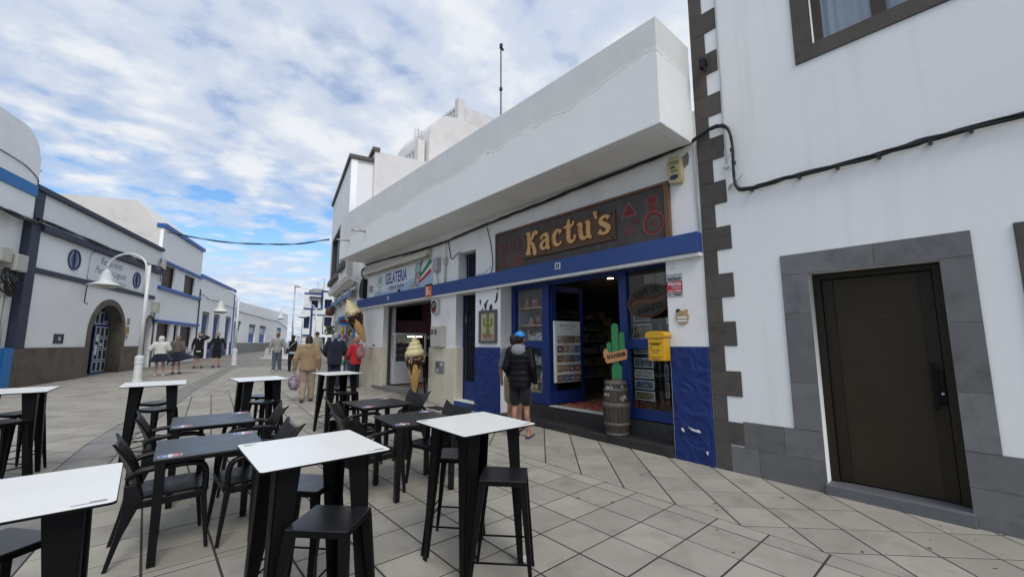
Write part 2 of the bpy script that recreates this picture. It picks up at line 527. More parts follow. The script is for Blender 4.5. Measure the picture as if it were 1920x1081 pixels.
def zone(org, ang, sx, sy, i0, i1, j0, j1, planes, xl=None, yl=None):
    """grid of slabs: axes turned by ang (clockwise from +Y), clipped by half planes"""
    ca, sa = math.cos(ang), math.sin(ang)
    ux, uy = (ca, -sa), (sa, ca)
    res = []
    for i in range(i0, i1):
        for j in range(j0, j1):
            a0, a1, b0, b1 = i * sx, (i + 1) * sx, j * sy, (j + 1) * sy
            q = [(org[0] + ux[0] * a + uy[0] * b, org[1] + ux[1] * a + uy[1] * b) for a, b in ((a0, b0), (a1, b0), (a1, b1), (a0, b1))]
            full = True
            for (a, b, c) in planes:
                q2 = clip(q, a, b, c)
                if len(q2) < 3: q = None; break
                q = q2
            if q and abs(area(q)) > 0.004:
                if area(q) < 0: q = q[::-1]
                res.append(q)
    return res
# the drainage channel runs down the left of the street
CH = [(-1.9, -4.0), (-0.85, 4.0), (-0.30, 9.0), (0.98, 15.6), (3.35, 25.4), (8.0, 42.0)]
def chx(y, off=0.0):
    for (x0, y0), (x1, y1) in zip(CH, CH[1:]):
        if y <= y1: return x0 + (x1 - x0) * (y - y0) / (y1 - y0) + off
    return CH[-1][0] + off
def seg_plane(p, q, keep_right, off):
    ex, ey = q[0] - p[0], q[1] - p[1]; l = math.hypot(ex, ey)
    nx, ny = -ey / l, ex / l                     # left normal
    c = nx * p[0] + ny * p[1]
    return (nx, ny, c - off) if keep_right else (-nx, -ny, -c - off)
slabs = []
D = 0.42
# beside the right hand buildings: slabs on the diagonal
slabs += zone((4.09, 2.81), R(45), 0.424, 0.424, -40, 40, -40, 40, [(-1, 0, -4.09), (1, 0, 5.66), (0, -1, 2.5), (0, 1, 14.6)])
# centre: square to the shops
slabs += zone((3.89, 0.97), 0, D, D, 0, 1, -9, 18, [(1, 0, 4.09)])
for k in range(4):
    p, q = CH[k], CH[k + 1]
    lo, hi = p[1], q[1]
    pl = seg_plane(p, q, True, 0.24)
    if k < 2:
        slabs += zone((3.89, 0.97), 0, D, D, -16, 0, -12, 18, [pl, (0, -1, -lo), (0, 1, min(hi, 8.53))])
    if hi > 8.53 and lo < 14.3:
        slabs += zone((3.89, 8.53), R(0 if False else 5.5), D, D, -14, 2, -4, 16, [pl, (0, -1, -max(lo, 8.53)), (0, 1, min(hi, 14.35)), (1, 0, 4.09)])
    if hi > 14.35:
        slabs += zone((4.4, 14.35), R(14), D, D, -16, 9, -6, 40, [pl, (0, -1, -max(lo, 14.35)), (0, 1, hi), (1, -0.22, 5.66 - 0.22 * 14.5)])
    # left of the channel: diagonal slabs again
    pl2 = seg_plane(p, q, False, 0.24)
    slabs += zone((-1.0, 9.0), R(50), D, D, -46, 46, -46, 46, [pl2, (0, -1, -max(lo, 0)), (0, 1, hi), (-1, 0, 9.0), (-0.9415, 0.337, 1.22 + 0.337 * 24 - 0.05)] if lo > 0 or True else [])
# camera side ranking
_cm = cam.matrix_world.inverted()
def proj_area(poly):
    pts = []
    for x, y in poly:
        p = _cm @ Vector((x, y, G(y)))
        if p.z > -0.3: return 0.0
        pts.append((p.x / -p.z, p.y / -p.z))
    cx = sum(p[0] for p in pts) / len(pts); cy = sum(p[1] for p in pts) / len(pts)
    if abs(cx) > 1.3 or abs(cy) > 0.78: return 0.0
    return abs(area(pts))
slabs.sort(key=proj_area, reverse=True)
def slab_geo(poly, jt=0.0080, ch=0.0025):
    outer = inset(poly, jt)
    inner = inset(poly, jt + ch)
    if len(outer) < 3 or len(inner) != len(outer): return None
    n = len(outer)
    dz = random.uniform(-0.0012, 0.0012)
    vs = [(x, y, -0.018) for x, y in outer] + [(x, y, -0.003 + dz) for x, y in outer] + [(x, y, dz) for x, y in inner]
    fs = [tuple(range(2 * n, 3 * n))]
    for i in range(n):
        k = (i + 1) % n
        fs += [(i, k, n + k, n + i), (n + i, n + k, 2 * n + k, 2 * n + i)]
    return vs, fs
rest = MB(); count = 0
for q in slabs:
    g = slab_geo(q)
    if not g: continue
    if count < 300:
        cx = sum(p[0] for p in q) / len(q); cy = sum(p[1] for p in q) / len(q)
        me = bpy.data.meshes.new('slab')
        me.from_pydata([(x - cx, y - cy, z) for x, y, z in g[0]], [], g[1])
        mkobj('slab', me, SLAB, pavement, loc=(cx, cy, 0))
        count += 1
    else:
        rest.add(*g)
o = rest.build('far_slabs', SLAB, pavement)
o['kind'] = 'stuff'
gm = MB()
gm.add([(-60, 15.0, -.0022), (80, 15.0, -.0022), (80, 65.9, -.0022), (-60, 65.9, -.0022)], [(0, 1, 2, 3)])
gm.add([(-60, -30, -.0022), (-9.2, -30, -.0022), (-9.2, 15, -.0022), (-60, 15, -.0022)], [(0, 1, 2, 3)])
DIST = mat('distant_paving_concrete', (0.255, 0.237, 0.205), 0.8, 0.12, 1.2, 0.2, 30, col2=(0.19, 0.175, 0.15), c2lo=.45, c2hi=.7, c2scale=1.5)
def far_joints(m):
    N, L = m.node_tree.nodes, m.node_tree.links
    b = N['Principled BSDF']; src = b.inputs['Base Color'].links[0].from_socket
    geo = N.new('ShaderNodeNewGeometry'); mp = N.new('ShaderNodeMapping'); mp.inputs['Rotation'].default_value = (0, 0, R(14))
    L.new(geo.outputs['Position'], mp.inputs[0])
    br_ = N.new('ShaderNodeTexBrick'); br_.offset = 0.0; br_.inputs['Scale'].default_value = 1.0; br_.inputs['Brick Width'].default_value = .42; br_.inputs['Row Height'].default_value = .42; br_.inputs['Mortar Size'].default_value = .012
    L.new(mp.outputs[0], br_.inputs['Vector'])
    x = N.new('ShaderNodeMix'); x.data_type = 'RGBA'; L.new(br_.outputs['Fac'], x.inputs[0]); L.new(src, x.inputs[6]); x.inputs[7].default_value = (.07, .06, .05, 1); L.new(x.outputs[2], b.inputs['Base Color'])
far_joints(DIST)
gm.build('distant_paving', DIST, pavement)
# channel with a raised kerb edge
gm = MB()
for (p, q) in zip(CH, CH[1:]):
    ex, ey = q[0] - p[0], q[1] - p[1]; l = math.hypot(ex, ey); nx, ny = -ey / l, ex / l
    n = max(1, int(l / 1.0))
    for i in range(n):
        a, b = i / n + 0.004 / l * 2, (i + 1) / n - 0.004 / l * 2
        A = (p[0] + ex * a, p[1] + ey * a); B = (p[0] + ex * b, p[1] + ey * b)
        w, h = 0.235, -0.003
        pts = [(-w, -0.0005), (0.0, h), (w, -0.0005)]
        for (o0, z0), (o1, z1) in zip(pts, pts[1:]):
            gm.add([(A[0] + nx * o0, A[1] + ny * o0, z0), (B[0] + nx * o0, B[1] + ny * o0, z0), (B[0] + nx * o1, B[1] + ny * o1, z1), (A[0] + nx * o1, A[1] + ny * o1, z1)], [(3, 2, 1, 0)])
gut = gm.build('drain_channel', GUTTER, pavement)
# iron drain grate by the gate
gm = MB()
gm.box(5.05, 5.35, 8.25, 8.85, 0.002, 0.006)
for k in range(8):
    gm.box(5.07, 5.33, 8.29 + k * 0.068, 8.325 + k * 0.068, 0.006, 0.011)
gm.build('drain_grate', IRON, pavement)
# sea beyond the end of the street
SEA = mat('sea_water', (0.02, 0.06, 0.10), 0.15, 0.1, 0.05, 0.4, 0.8)
gm = MB()
gm.add([(-3000, -3000, -2.6), (3000, -3000, -2.6), (3000, 3500, -2.6), (-3000, 3500, -2.6)], [(0, 1, 2, 3)])
tag(gm.build('sea', SEA), kind='structure')
# litter: a flattened paper scrap by the bar stool
gm = MB()
gm.add([(2.215, 2.40, G(2.4) + .004), (2.295, 2.37, G(2.4) + .006), (2.32, 2.43, G(2.4) + .004), (2.27, 2.47, G(2.4) + .009), (2.22, 2.45, G(2.4) + .005)], [(0, 1, 2, 3, 4)])
tag(gm.build('paper_scrap', mat('white_paper', (0.75, 0.75, 0.74), 0.8)), 'small white paper scrap on the slabs by a bar stool leg', 'litter')
rl_ = random.Random(77)
gm = MB()
for k in range(70):
    x, y = (rl_.uniform(3.2, 5.5), rl_.uniform(-.6, 4.5)) if k % 3 else (rl_.uniform(-.5, 4), rl_.uniform(2, 9))
    a = rl_.uniform(0, 6.3); l = rl_.uniform(.008, .026); w = l * rl_.uniform(.3, .55)
    c, s_ = math.cos(a), math.sin(a); z = G(y) + .0015
    gm.add([(x - l * c, y - l * s_, z), (x + w * s_, y - w * c, z + .004), (x + l * c, y + l * s_, z + .002), (x - w * s_, y + w * c, z + .003)], [(0, 1, 2, 3)])
tag(gm.build('leaf_litter', mat('dry_leaf_brown', (.09, .065, .035), .8, .4, 30)), 'scattered bits of dry leaf on the paving before the shops', 'litter', kind='stuff')
# ------------------------------------------------------------------ right-hand shop building (long facade, X = 5.63)
W = 5.63
HR = -PI / 2
# local frame of the facade: x = -Y (to the right when facing it), y = into the building, z up
shop = thing('shop_building', 'long white shop building with cantilevered parapet, blue beam and two shopfronts', 'building', (W, 0, 0), HR)
def holed(x0, x1, z0, z1, holes):
    return [rect(x0, x1, z0, z1)] + holes
def YR(a, b):
    return -max(a, b), -min(a, b)
BT, BB = 3.115, 2.835                      # blue beam top and underside
# wall with shop opening, gate, grille window and ice cream parlour opening
ops = [rect(*YR(3.02, 6.80), -0.3, BB + 0.01), rect(*YR(7.70, 8.50), -0.3, BB - 0.05), rect(*YR(9.66, 12.62), -0.3, BB - 0.06), rect(*YR(7.70, 8.42), BT - 0.02, 3.79)]
shape('wall', holed(-14.52, -2.462, -0.4, 4.9, ops), 0.0, 0.42, WHITE2, shop)
# cantilevered parapet: box with an underside
PARA = mat('parapet_plaster', (0.84, 0.845, 0.825), 0.88, 0.04, 1.2, 0.4, 12, dist=0.008)
def parapet_nodes(m):
    """a long wandering crack; the render above it is older and greyer"""
    N, L = m.node_tree.nodes, m.node_tree.links
    b = N['Principled BSDF']
    src = b.inputs['Base Color'].links[0].from_socket
    geo = N.new('ShaderNodeNewGeometry'); sp = N.new('ShaderNodeSeparateXYZ')
    L.new(geo.outputs['Position'], sp.inputs[0])
    def M(op, a, c=None, d=None, cl=False):
        n = N.new('ShaderNodeMath'); n.operation = op; n.use_clamp = cl
        for i, v in enumerate((a, c, d)):
            if v is None: continue
            if isinstance(v, (int, float)): n.inputs[i].default_value = v
            else: L.new(v, n.inputs[i])
        return n.outputs[0]
    def NZ(sc, det):
        n = N.new('ShaderNodeTexNoise'); n.inputs['Scale'].default_value = sc; n.inputs['Detail'].default_value = det; n.inputs['Roughness'].default_value = 0.6
        L.new(geo.outputs['Position'], n.inputs['Vector']); return n.outputs['Fac']
    # crack height along Y: about 5.45 near, 5.1 mid, 4.9 far
    line = M('ADD', M('MULTIPLY', sp.outputs['Y'], -0.030), M('ADD', 5.42, M('MULTIPLY', M('SUBTRACT', NZ(0.9, 5), 0.5), 0.62)))
    d = M('SUBTRACT', sp.outputs['Z'], line)
    crack = M('MULTIPLY', M('SUBTRACT', 1.0, M('DIVIDE', M('ABSOLUTE', d), M('ADD', 0.004, M('MULTIPLY', NZ(3.0, 2), 0.010))), None, True), M('GREATER_THAN', NZ(1.7, 3), 0.44))
    above = M('MULTIPLY', M('MULTIPLY', d, 14.0, None, True), M('ADD', 0.30, M('MULTIPLY', NZ(2.2, 6), 0.75)))
    m1 = N.new('ShaderNodeMix'); m1.data_type = 'RGBA'
    L.new(above, m1.inputs[0]); L.new(src, m1.inputs[6]); m1.inputs[7].default_value = (0.66, 0.66, 0.635, 1)
    m2 = N.new('ShaderNodeMix'); m2.data_type = 'RGBA'
    L.new(M('MULTIPLY', crack, 0.6, None, True), m2.inputs[0]); L.new(m1.outputs[2], m2.inputs[6]); m2.inputs[7].default_value = (0.25, 0.24, 0.22, 1)
    L.new(m2.outputs[2], b.inputs['Base Color'])
parapet_nodes(PARA)
gm = MB()
z0, z1, xa, xb, pr = 4.40, 5.90, -14.28, -2.50, -0.915
gm.box(xa, xb, pr, pr + 0.16, z0, z1)                     # front upstand
gm.box(xb - 0.16, xb - 0.001, pr + 0.16, -0.001, z0 + 0.001, z1 - 0.001)   # near end cheek
gm.box(xa + 0.001, xa + 0.16, pr + 0.16, -0.001, z0 + 0.001, z1 - 0.001)
gm.build('parapet', PARA, shop, bevel=0.012)
gm = MB(); gm.box(xa + 0.16, xb - 0.16, pr + 0.16, -0.001, z0 + 0.004, z0 + 0.2)
gm.build('soffit', WHITE2, shop)
gm = MB(); gm.box(-14.5, -2.6, 0.0, 9.0, 4.902, 5.0)
gm.build('roof', GDADO, shop)
gm = MB(); gm.box(-14.5, -2.47, 8.6, 9.0, -0.3, 4.9); gm.box(-14.5, -14.2, 0.43, 8.6, -0.3, 4.9)
gm.build('rear_wall', WHITE2, shop)
gm = MB()
for Y, z, l in ((12.05, 4.94, 0.42), (13.35, 4.90, 0.40)):
    gm.tube([(-Y, pr + 0.02, z), (-Y, pr - l, z - 0.02)], 0.028, 10)
gm.build('drain_spout', METAL, shop, smooth=True)
# blue beam and the wall bands
gm = MB(); gm.box(-14.58, -2.475, -0.13, -0.001, BB, BT)
gm.build('beam', BEAMB, shop, bevel=0.008)
gm = MB(); gm.box(-14.575, -2.48, -0.10, -0.0015, BB - 0.05, BB - 0.001)
gm.build('beam_underside', WHITE2, shop)
# trowelled blue wainscots (real relief)
def wainscot(y0, y1, z0a, z0b, z1, nm, side=None):
    nx, nz_ = int((y1 - y0) / 0.016), int(z1 / 0.016)
    vs, fs = [], []
    for i in range(nx + 1):
        for j in range(nz_ + 1):
            y = y0 + (y1 - y0) * i / nx
            zb = z0a + (z0b - z0a) * i / nx
            z = zb + (z1 - zb) * j / nz_
            h = 0.5 + 0.5 * noise.noise(Vector((y * 5.2, z * 4.2, 3.0)))
            r = abs(noise.noise(Vector((y * 7.0 + 3 * h, z * 6.0, 9.0))))
            d = 0.008 + 0.024 * h * (1 - r) + 0.016 * max(0, 0.35 - r) + 0.003 * noise.noise(Vector((y * 30, z * 30, 1)))
            if i in (0, nx) or j in (0, nz_): d = 0.001
            vs.append((-y, -d, z))
    for i in range(nx):
        for j in range(nz_):
            a = i * (nz_ + 1) + j
            fs.append((a, a + 1, a + nz_ + 2, a + nz_ + 1))
    MB().add(vs, fs).build(nm, WBLUE, shop, smooth=True)
wainscot(2.468, 3.015, -0.05, -0.05, 1.565, 'wainscot')
wainscot(6.80, 7.70, -0.02, -0.02, 1.525, 'wainscot')
CHIP = mat('bare_plaster_chip', (0.62, 0.63, 0.64), 0.9, 0.1)
for pts in ([(2.80, .50), (2.72, .47), (2.66, .475), (2.63, .44), (2.68, .445), (2.74, .455)], [(2.90, .47), (2.87, .46), (2.85, .42), (2.88, .43)], [(2.57, .22), (2.56, .18), (2.55, .17), (2.55, .22)]):
    shape('paint_chip', [[(-a, b) for a, b in pts]], -0.045, -0.02, CHIP, shop)
# cream socles of the two parlour pillars
gm = MB(); gm.box(-9.70, -8.505, -0.035, 0.001, -0.3, 1.50); gm.box(-9.70, -9.655, 0.001, 0.30, -0.3, 1.50); gm.box(-8.52, -8.46, 0.001, 0.2, -0.3, 1.50)
gm.build('pillar_base', CREAM, shop, bevel=0.006)
gm = MB(); gm.box(-14.55, -12.62, -0.035, 0.001, -0.3, 1.50); gm.box(-12.68, -12.60, 0.001, 0.18, -0.3, 1.49)
gm.build('pillar_base', CREAM, shop, bevel=0.006)
# ---- souvenir shop front, recessed 0.30
FX = 0.30
def bar(nm, y0, y1, za, zb, d0, d1, m, par=None, bev=0.004):
    g = MB(); g.box(-y1, -y0, d0, d1, za, zb); return g.build(nm, m, par or shop, bevel=bev)
FL = 0.43
bar('doorstep', 3.03, 6.79, -0.2, 0.19, -0.05, 0.60, STEPD, bev=0.012)
bar('doorstep', 3.03, 6.79, 0.0, FL - 0.012, 0.26, 0.62, STEPD, bev=0.01)
bar('threshold', 4.06, 5.66, FL - 0.012, FL + 0.004, 0.25, 0.42, mat('pale_threshold', (0.55, 0.55, 0.53), 0.5))
fr = thing('shopfront', None, None, parent=shop)
for y0, y1, za, zb in ((6.68, 6.795, FL, BB), (5.68, 5.87, FL, BB), (3.90, 4.05, FL, BB), (3.022, 3.09, FL, BB)):
    bar('post', y0, y1, za, zb, FX, FX + 0.09, BLUE, fr)
for y0, y1, za, zb in ((5.87, 6.68, BB - 0.11, BB), (5.87, 6.68, 1.51, 1.66), (5.87, 6.68, FL, FL + 0.20), (3.09, 3.90, BB - 0.05, BB), (3.09, 3.90, 1.52, 1.68), (3.09, 3.90, FL, FL + 0.16), (4.05, 5.68, BB - 0.08, BB)):
    bar('rail', y0, y1, za, zb, FX + 0.01, FX + 0.08, BLUE, fr)
for y0, y1, za, zb in ((5.87, 6.68, 1.66, BB - 0.11), (5.87, 6.68, FL + 0.2, 1.51), (3.09, 3.90, 1.68, BB - 0.05), (3.09, 3.90, FL + 0.16, 1.52)):
    bar('pane', y0, y1, za, zb, FX + 0.045, FX + 0.051, GLASS, fr, bev=0)
# open door leaf, swung 84 degrees into the shop
leaf = thing('door', None, None, (-5.675, FX + 0.06, FL), -R(0), parent=shop)
leaf.rotation_euler = (0, 0, R(84))
def lb(nm, x0, x1, za, zb, y0, y1, m, bev=0.003):
    g = MB(); g.box(x0, x1, y0, y1, za, zb); return g.build(nm, m, leaf, bevel=bev)
lb('stile', 0.0, 0.11, 0.02, 2.32, -0.02, 0.02, BLUE); lb('stile', 0.78, 0.87, 0.02, 2.32, -0.02, 0.02, BLUE)
lb('door_rail', 0.11, 0.78, 0.02, 0.26, -0.02, 0.02, BLUE); lb('door_rail', 0.11, 0.78, 2.2, 2.32, -0.02, 0.02, BLUE)
lb('pane', 0.11, 0.78, 0.26, 2.2, -0.003, 0.003, GLASS, 0)
# shop interior
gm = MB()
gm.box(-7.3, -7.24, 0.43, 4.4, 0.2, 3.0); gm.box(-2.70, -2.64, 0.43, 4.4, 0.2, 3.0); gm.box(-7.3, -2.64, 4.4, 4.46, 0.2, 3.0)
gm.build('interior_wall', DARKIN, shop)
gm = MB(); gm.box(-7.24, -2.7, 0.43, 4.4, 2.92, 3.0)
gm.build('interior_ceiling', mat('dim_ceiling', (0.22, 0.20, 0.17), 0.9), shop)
RUG = mat('patterned_red_rug', (0.28, 0.035, 0.03), 0.95, 0.3, 9, col2=(0.40, 0.28, 0.16), c2lo=0.5, c2hi=0.56, c2scale=7)
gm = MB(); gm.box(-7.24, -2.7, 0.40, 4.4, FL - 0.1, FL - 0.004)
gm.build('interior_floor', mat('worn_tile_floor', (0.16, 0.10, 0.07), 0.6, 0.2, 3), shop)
g = MB(); g.box(-5.6, -4.15, 0.45, 2.2, FL - 0.003, FL + 0.006)
tag(g.build('rug', RUG, None, loc=(W, 0, 0), rot=(0, 0, HR)), 'patterned red rug just inside the souvenir shop doorway', 'rug')
# ---- gate of the flat above: opening Y 7.70..8.50
bar('gate_step', 7.62, 8.62, -0.2, 0.27, -0.02, 0.20, BEAMB, bev=0.015)
g = MB(); g.box(-8.62, -7.62, -0.03, 0.21, 0.271, 0.292); g.build('gate_step_edge', WHITE2, shop, bevel=0.004)
gate = thing('gate', None, None, parent=shop)
bar('gate_panel', 7.71, 8.49, 0.29, 0.72, 0.22, 0.25, BLUE, gate)
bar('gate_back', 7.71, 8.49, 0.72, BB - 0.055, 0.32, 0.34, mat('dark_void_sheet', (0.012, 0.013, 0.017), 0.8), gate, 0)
for y0, y1 in ((7.705, 7.75), (8.45, 8.495)):
    bar('gate_stile', y0, y1, 0.29, BB - 0.06, 0.20, 0.24, BLUE, gate)
for k in range(9):
    y = 7.79 + k * 0.078
    top = 1.98 + 0.27 * math.sin(PI * (k + 0.5) / 9)
    bar('gate_bar', y, y + 0.022, 0.72, top, 0.215, 0.237, IRON, gate, 0)
def scroll(c, r, turns, w, flip=1, n=26):
    return [(c[0] + flip * r * (1 - 0.8 * k / n) * math.cos(turns * 2 * PI * k / n), c[1], c[2] + r * (1 - 0.8 * k / n) * math.sin(turns * 2 * PI * k / n)) for k in range(n + 1)]
g = MB()
arc = [(-8.46 + 0.72 * t, 0.225, 1.98 + 0.27 * math.sin(PI * t)) for t in [i / 12 for i in range(13)]]
g.tube(arc, 0.016, 6); g.build('gate_arch', IRON, gate, smooth=True)
def scr(*a):
    g = MB(); g.tube(scroll(*a), .008, 5); g.build('scroll', IRON, gate, smooth=True)
for sgn in (-1, 1):
    for zz in (1.25, 1.6, 1.78):
        scr((-8.10 + sgn * 0.07, 0.21, zz), 0.06, 1.6, .01, sgn)
    scr((-8.10 + sgn * 0.20, 0.21, 2.44), 0.08, 1.6, .01, sgn)
    scr((-8.10 + sgn * 0.28, 0.205, 2.32), 0.07, 1.4, .01, -sgn)
for k in range(9):
    bar('transom_bar', 7.79 + k * 0.078, 7.808 + k * 0.078, 2.33, BB - 0.06, 0.225, 0.243, IRON, gate, 0)
grille = thing('grille_window', None, None, parent=shop)
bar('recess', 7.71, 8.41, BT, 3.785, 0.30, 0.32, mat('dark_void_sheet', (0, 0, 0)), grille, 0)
for k in range(8):
    bar('grille_bar', 7.75 + k * 0.083, 7.776 + k * 0.083, BT, 3.78, 0.20, 0.226, mat('navy_bar_paint', (0.018, 0.024, 0.055), 0.5), grille, 0)
bar('grille_rail', 7.71, 8.41, 3.70, 3.73, 0.195, 0.23, MATS['navy_bar_paint'], grille, 0)
# ---- ice cream parlour
bar('parlour_step', 9.66, 13.2, -0.2, 0.30, -0.06, 0.60, mat('grey_step_stone', (0.20, 0.19, 0.175), 0.75, 0.15, 4), bev=0.01)
bar('parlour_sill', 9.665, 12.615, 0.30, 0.325, 0.05, 0.16, METAL)
pf = thing('parlour_frame', None, None, parent=shop)
ALU = mat('dark_aluminium', (0.05, 0.05, 0.052), 0.4, 0.1)
bar('frame_post', 12.53, 12.615, 0.325, BB - 0.06, 0.16, 0.24, ALU, pf); bar('frame_post', 9.665, 9.70, 0.325, BB - 0.06, 0.16, 0.24, ALU, pf)
bar('frame_head', 9.70, 12.53, BB - 0.12, BB - 0.06, 0.16, 0.24, ALU, pf)
PINK = mat('plum_wall_paint', (0.42, 0.19, 0.21), 0.8, 0.06, 1)
gm = MB(); gm.box(-13.6, -9.3, 3.2, 3.26, 0.2, 3.2); gm.box(-13.66, -13.6, 0.43, 3.26, 0.2, 3.2); gm.box(-9.36, -9.3, 0.43, 3.2, 0.2, 3.2)
gm.build('parlour_wall', PINK, shop)
gm = MB(); gm.box(-13.59, -9.37, 3.17, 3.198, 0.2, 1.42); gm.box(-13.598, -13.57, 0.43, 3.17, 0.2, 1.42)
gm.build('parlour_panelling', mat('brown_panelling', (0.10, 0.045, 0.025), 0.6, 0.15, 4), shop)
gm = MB(); gm.box(-13.6, -9.36, 0.43, 3.2, 3.12, 3.2)
gm.build('parlour_ceiling', MATS['dim_ceiling'], shop)
gm = MB(); gm.box(-13.6, -9.36, 0.43, 3.2, 0.2, 0.318)
gm.build('parlour_floor', mat('brown_tile_floor', (0.20, 0.12, 0.08), 0.5, 0.15, 3), shop)

# ---- things on and in front of the facade (each its own object, built in the facade frame)
def ft(name, label, cat, Y=0, z=0, d=0.0, group=None):
    """thing on the facade at street-side distance d"""
    return thing(name, label, cat, (W - d, Y, z), HR, group)
def pt(par, nm, x0, x1, y0, y1, z0, z1, m, bev=0.003):
    g = MB(); g.box(x0, x1, y0, y1, z0, z1); return g.build(nm, m, par, bevel=bev)

# carved shop sign
s = ft('shop_sign', 'long dark framed sign with carved wooden lettering and red rock-art symbols above the beam', 'sign', 4.90, 3.535)
SLATE = mat('dark_slate_board', (0.075, 0.064, 0.058), 0.75, 0.22, 3.0, 0.3, 40, col2=(0.12, 0.108, 0.10), c2lo=0.5, c2hi=0.8, c2scale=4, stretch=(1, 1, 0.4))
pt(s, 'board', -1.97, 1.97, -0.03, -0.002, -0.42, 0.42, SLATE)
for x0, x1, a, b in ((-2.02, 2.01, 0.40, 0.44), (-2.02, -1.975, -0.42, 0.40), (1.93, 2.01, -0.42, 0.40)):
    pt(s, 'frame', x0, x1, -0.06, -0.001, a, b, WOOD, 0.006)
pl = pt(s, 'plaque', -1.10, 1.08, -0.065, -0.031, -0.26, 0.22, mat('dark_plank_wood', (0.105, 0.058, 0.032), 0.6, 0.25, 9, 0.3, 50, stretch=(1, 1, 6)), 0.006)
for x, z in ((-1.04, 0.17), (-1.04, -0.21), (1.02, 0.17), (1.02, -0.21)):
    g = MB(); g.ell((x, -0.066, z), (0.022, 0.012, 0.022), 10, 6); g.build('stud', IRON, pl, smooth=True)
LET = mat('carved_pale_wood', (0.64, 0.37, 0.14), 0.55, 0.12, 12, 0.4, 50, col2=(0.33, 0.13, 0.05), c2lo=0.55, c2hi=0.70, c2scale=9)
LETD = mat('burnt_letter_edge', (0.24, 0.095, 0.038), 0.7, 0.2, 10)
def bez(p, n=8):
    """smooth polyline through points (Catmull-Rom)"""
    out = []
    for i in range(len(p) - 1):
        a, b, c, d = p[max(i - 1, 0)], p[i], p[i + 1], p[min(i + 2, len(p) - 1)]
        for k in range(n):
            t = k / n
            out.append(tuple(0.5 * (2 * b[j] + (c[j] - a[j]) * t + (2 * a[j] - 5 * b[j] + 4 * c[j] - d[j]) * t * t + (3 * b[j] - a[j] - 3 * c[j] + d[j]) * t ** 3) for j in range(len(b))))
    out.append(tuple(p[-1]))
    return out
# letters on a 0..1 high box: strokes of (x, z, width)
LT = {
 'K': [[(.10, 0, .26), (.13, .25, .17), (.15, .5, .16), (.13, .75, .17), (.12, 1.0, .24)], [(.16, .50, .06), (.28, .70, .13), (.40, .90, .17), (.50, .92, .16), (.52, .80, .10)], [(.20, .52, .08), (.32, .42, .16), (.40, .20, .17), (.42, .04, .20), (.50, .0, .13)], [(-.02, .0, .05), (.12, .03, .09), (.24, .0, .05)], [(-.02, 1.0, .05), (.12, .97, .09), (.24, 1.0, .05)]],
 'a': [[(.16, .58, .09), (.28, .64, .12), (.40, .58, .16), (.42, .35, .17), (.42, .08, .17), (.52, .0, .10)], [(.40, .40, .08), (.22, .36, .12), (.12, .20, .16), (.20, .05, .13), (.36, .08, .08)], [(.08, .52, .10), (.18, .56, .14)]],
 'c': [[(.44, .52, .19), (.36, .64, .09), (.22, .60, .14), (.12, .34, .19), (.20, .08, .15), (.34, .03, .09), (.46, .14, .06)]],
 't': [[(.24, .98, .07), (.22, .70, .17), (.22, .40, .18), (.22, .15, .18), (.32, .02, .13), (.46, .10, .08), (.46, .26, .14)], [(.02, .66, .06), (.20, .70, .11), (.36, .68, .09), (.44, .86, .07)]],
 'u': [[(.02, .62, .06), (.14, .60, .17), (.14, .35, .17), (.18, .10, .17), (.30, .02, .12), (.42, .12, .06)], [(.34, .64, .08), (.44, .60, .17), (.44, .35, .17), (.46, .08, .17), (.56, .0, .08)]],
 "'": [[(.10, 1.02, .15), (.10, .90, .13), (.15, .70, .03)]],
 's': [[(.44, .56, .17), (.34, .66, .09), (.18, .60, .13), (.16, .46, .16), (.30, .34, .18), (.42, .20, .17), (.36, .05, .12), (.20, .02, .09), (.08, .14, .19)]],
}
xx = -0.99
for ch, w, zoff in (('K', .60, -.20), ('a', .56, -.165), ('c', .53, -.155), ('t', .54, -.15), ('u', .60, -.145), ("'", .12, -.17), ('s', .5, -.14)):
    sc = 0.50; szx = 0.56
    for lay, mm, ex, y0, y1 in ((0, LETD, 0.022, -0.080, -0.066), (1, LET, 0.0, -0.100, -0.081)):
        g = MB()
        for si, st in enumerate(LT[ch]):
            pts = bez(st, 6)
            lp = stroke([(xx + p[0] * szx, zoff + p[1] * 0.44) for p in pts], [max(p[2] * 0.48 + ex, 0.012) for p in pts])
            me = shape_mesh([lp], (y1 - y0) - 0.003 * si, 'l')
            off = (y0 + y1) / 2 + 0.0015 * si * (1 if lay == 0 else 1)
            g.add([(v.co.x, v.co.y + off, v.co.z) for v in me.vertices], [tuple(p.vertices) for p in me.polygons])
            bpy.data.meshes.remove(me)
        g.build('letter' if lay else 'letter_outline', mm, pl)  # the wider burnt-wood layer forms the outline of each letter
    xx += w * szx + 0.012
# rock-art symbols
RED = mat('red_rock_art_paint', (0.165, 0.022, 0.024), 0.7, 0.2, 12)
PINKL = mat('pale_scratched_line', (0.33, 0.17, 0.14), 0.8, 0.2, 12)
def sym(loops, m=RED, y=-0.034, nm='symbol'):
    if loops[0][0][0] > 0:
        loops = [[(1.53 + (x - 1.55) * 0.90, 0.0 + (z - 0.03) * 0.80) for x, z in lp] for lp in loops]
    return shape(nm, loops, y, -0.0295, m, s)
def spiral(cx, cz, r, turns, w, n=60):
    pts = [(cx + r * (k / n) * math.cos(turns * 2 * PI * k / n), cz + r * (k / n) * math.sin(turns * 2 * PI * k / n)) for k in range(3, n + 1)]
    return stroke(pts, w)
sym([[(1.17, .11), (1.47, .11), (1.32, .38)]]); sym([[(1.155, .102), (1.485, .102), (1.32, .40)], [(1.175, .114), (1.465, .114), (1.32, .372)]], PINKL, -0.036)
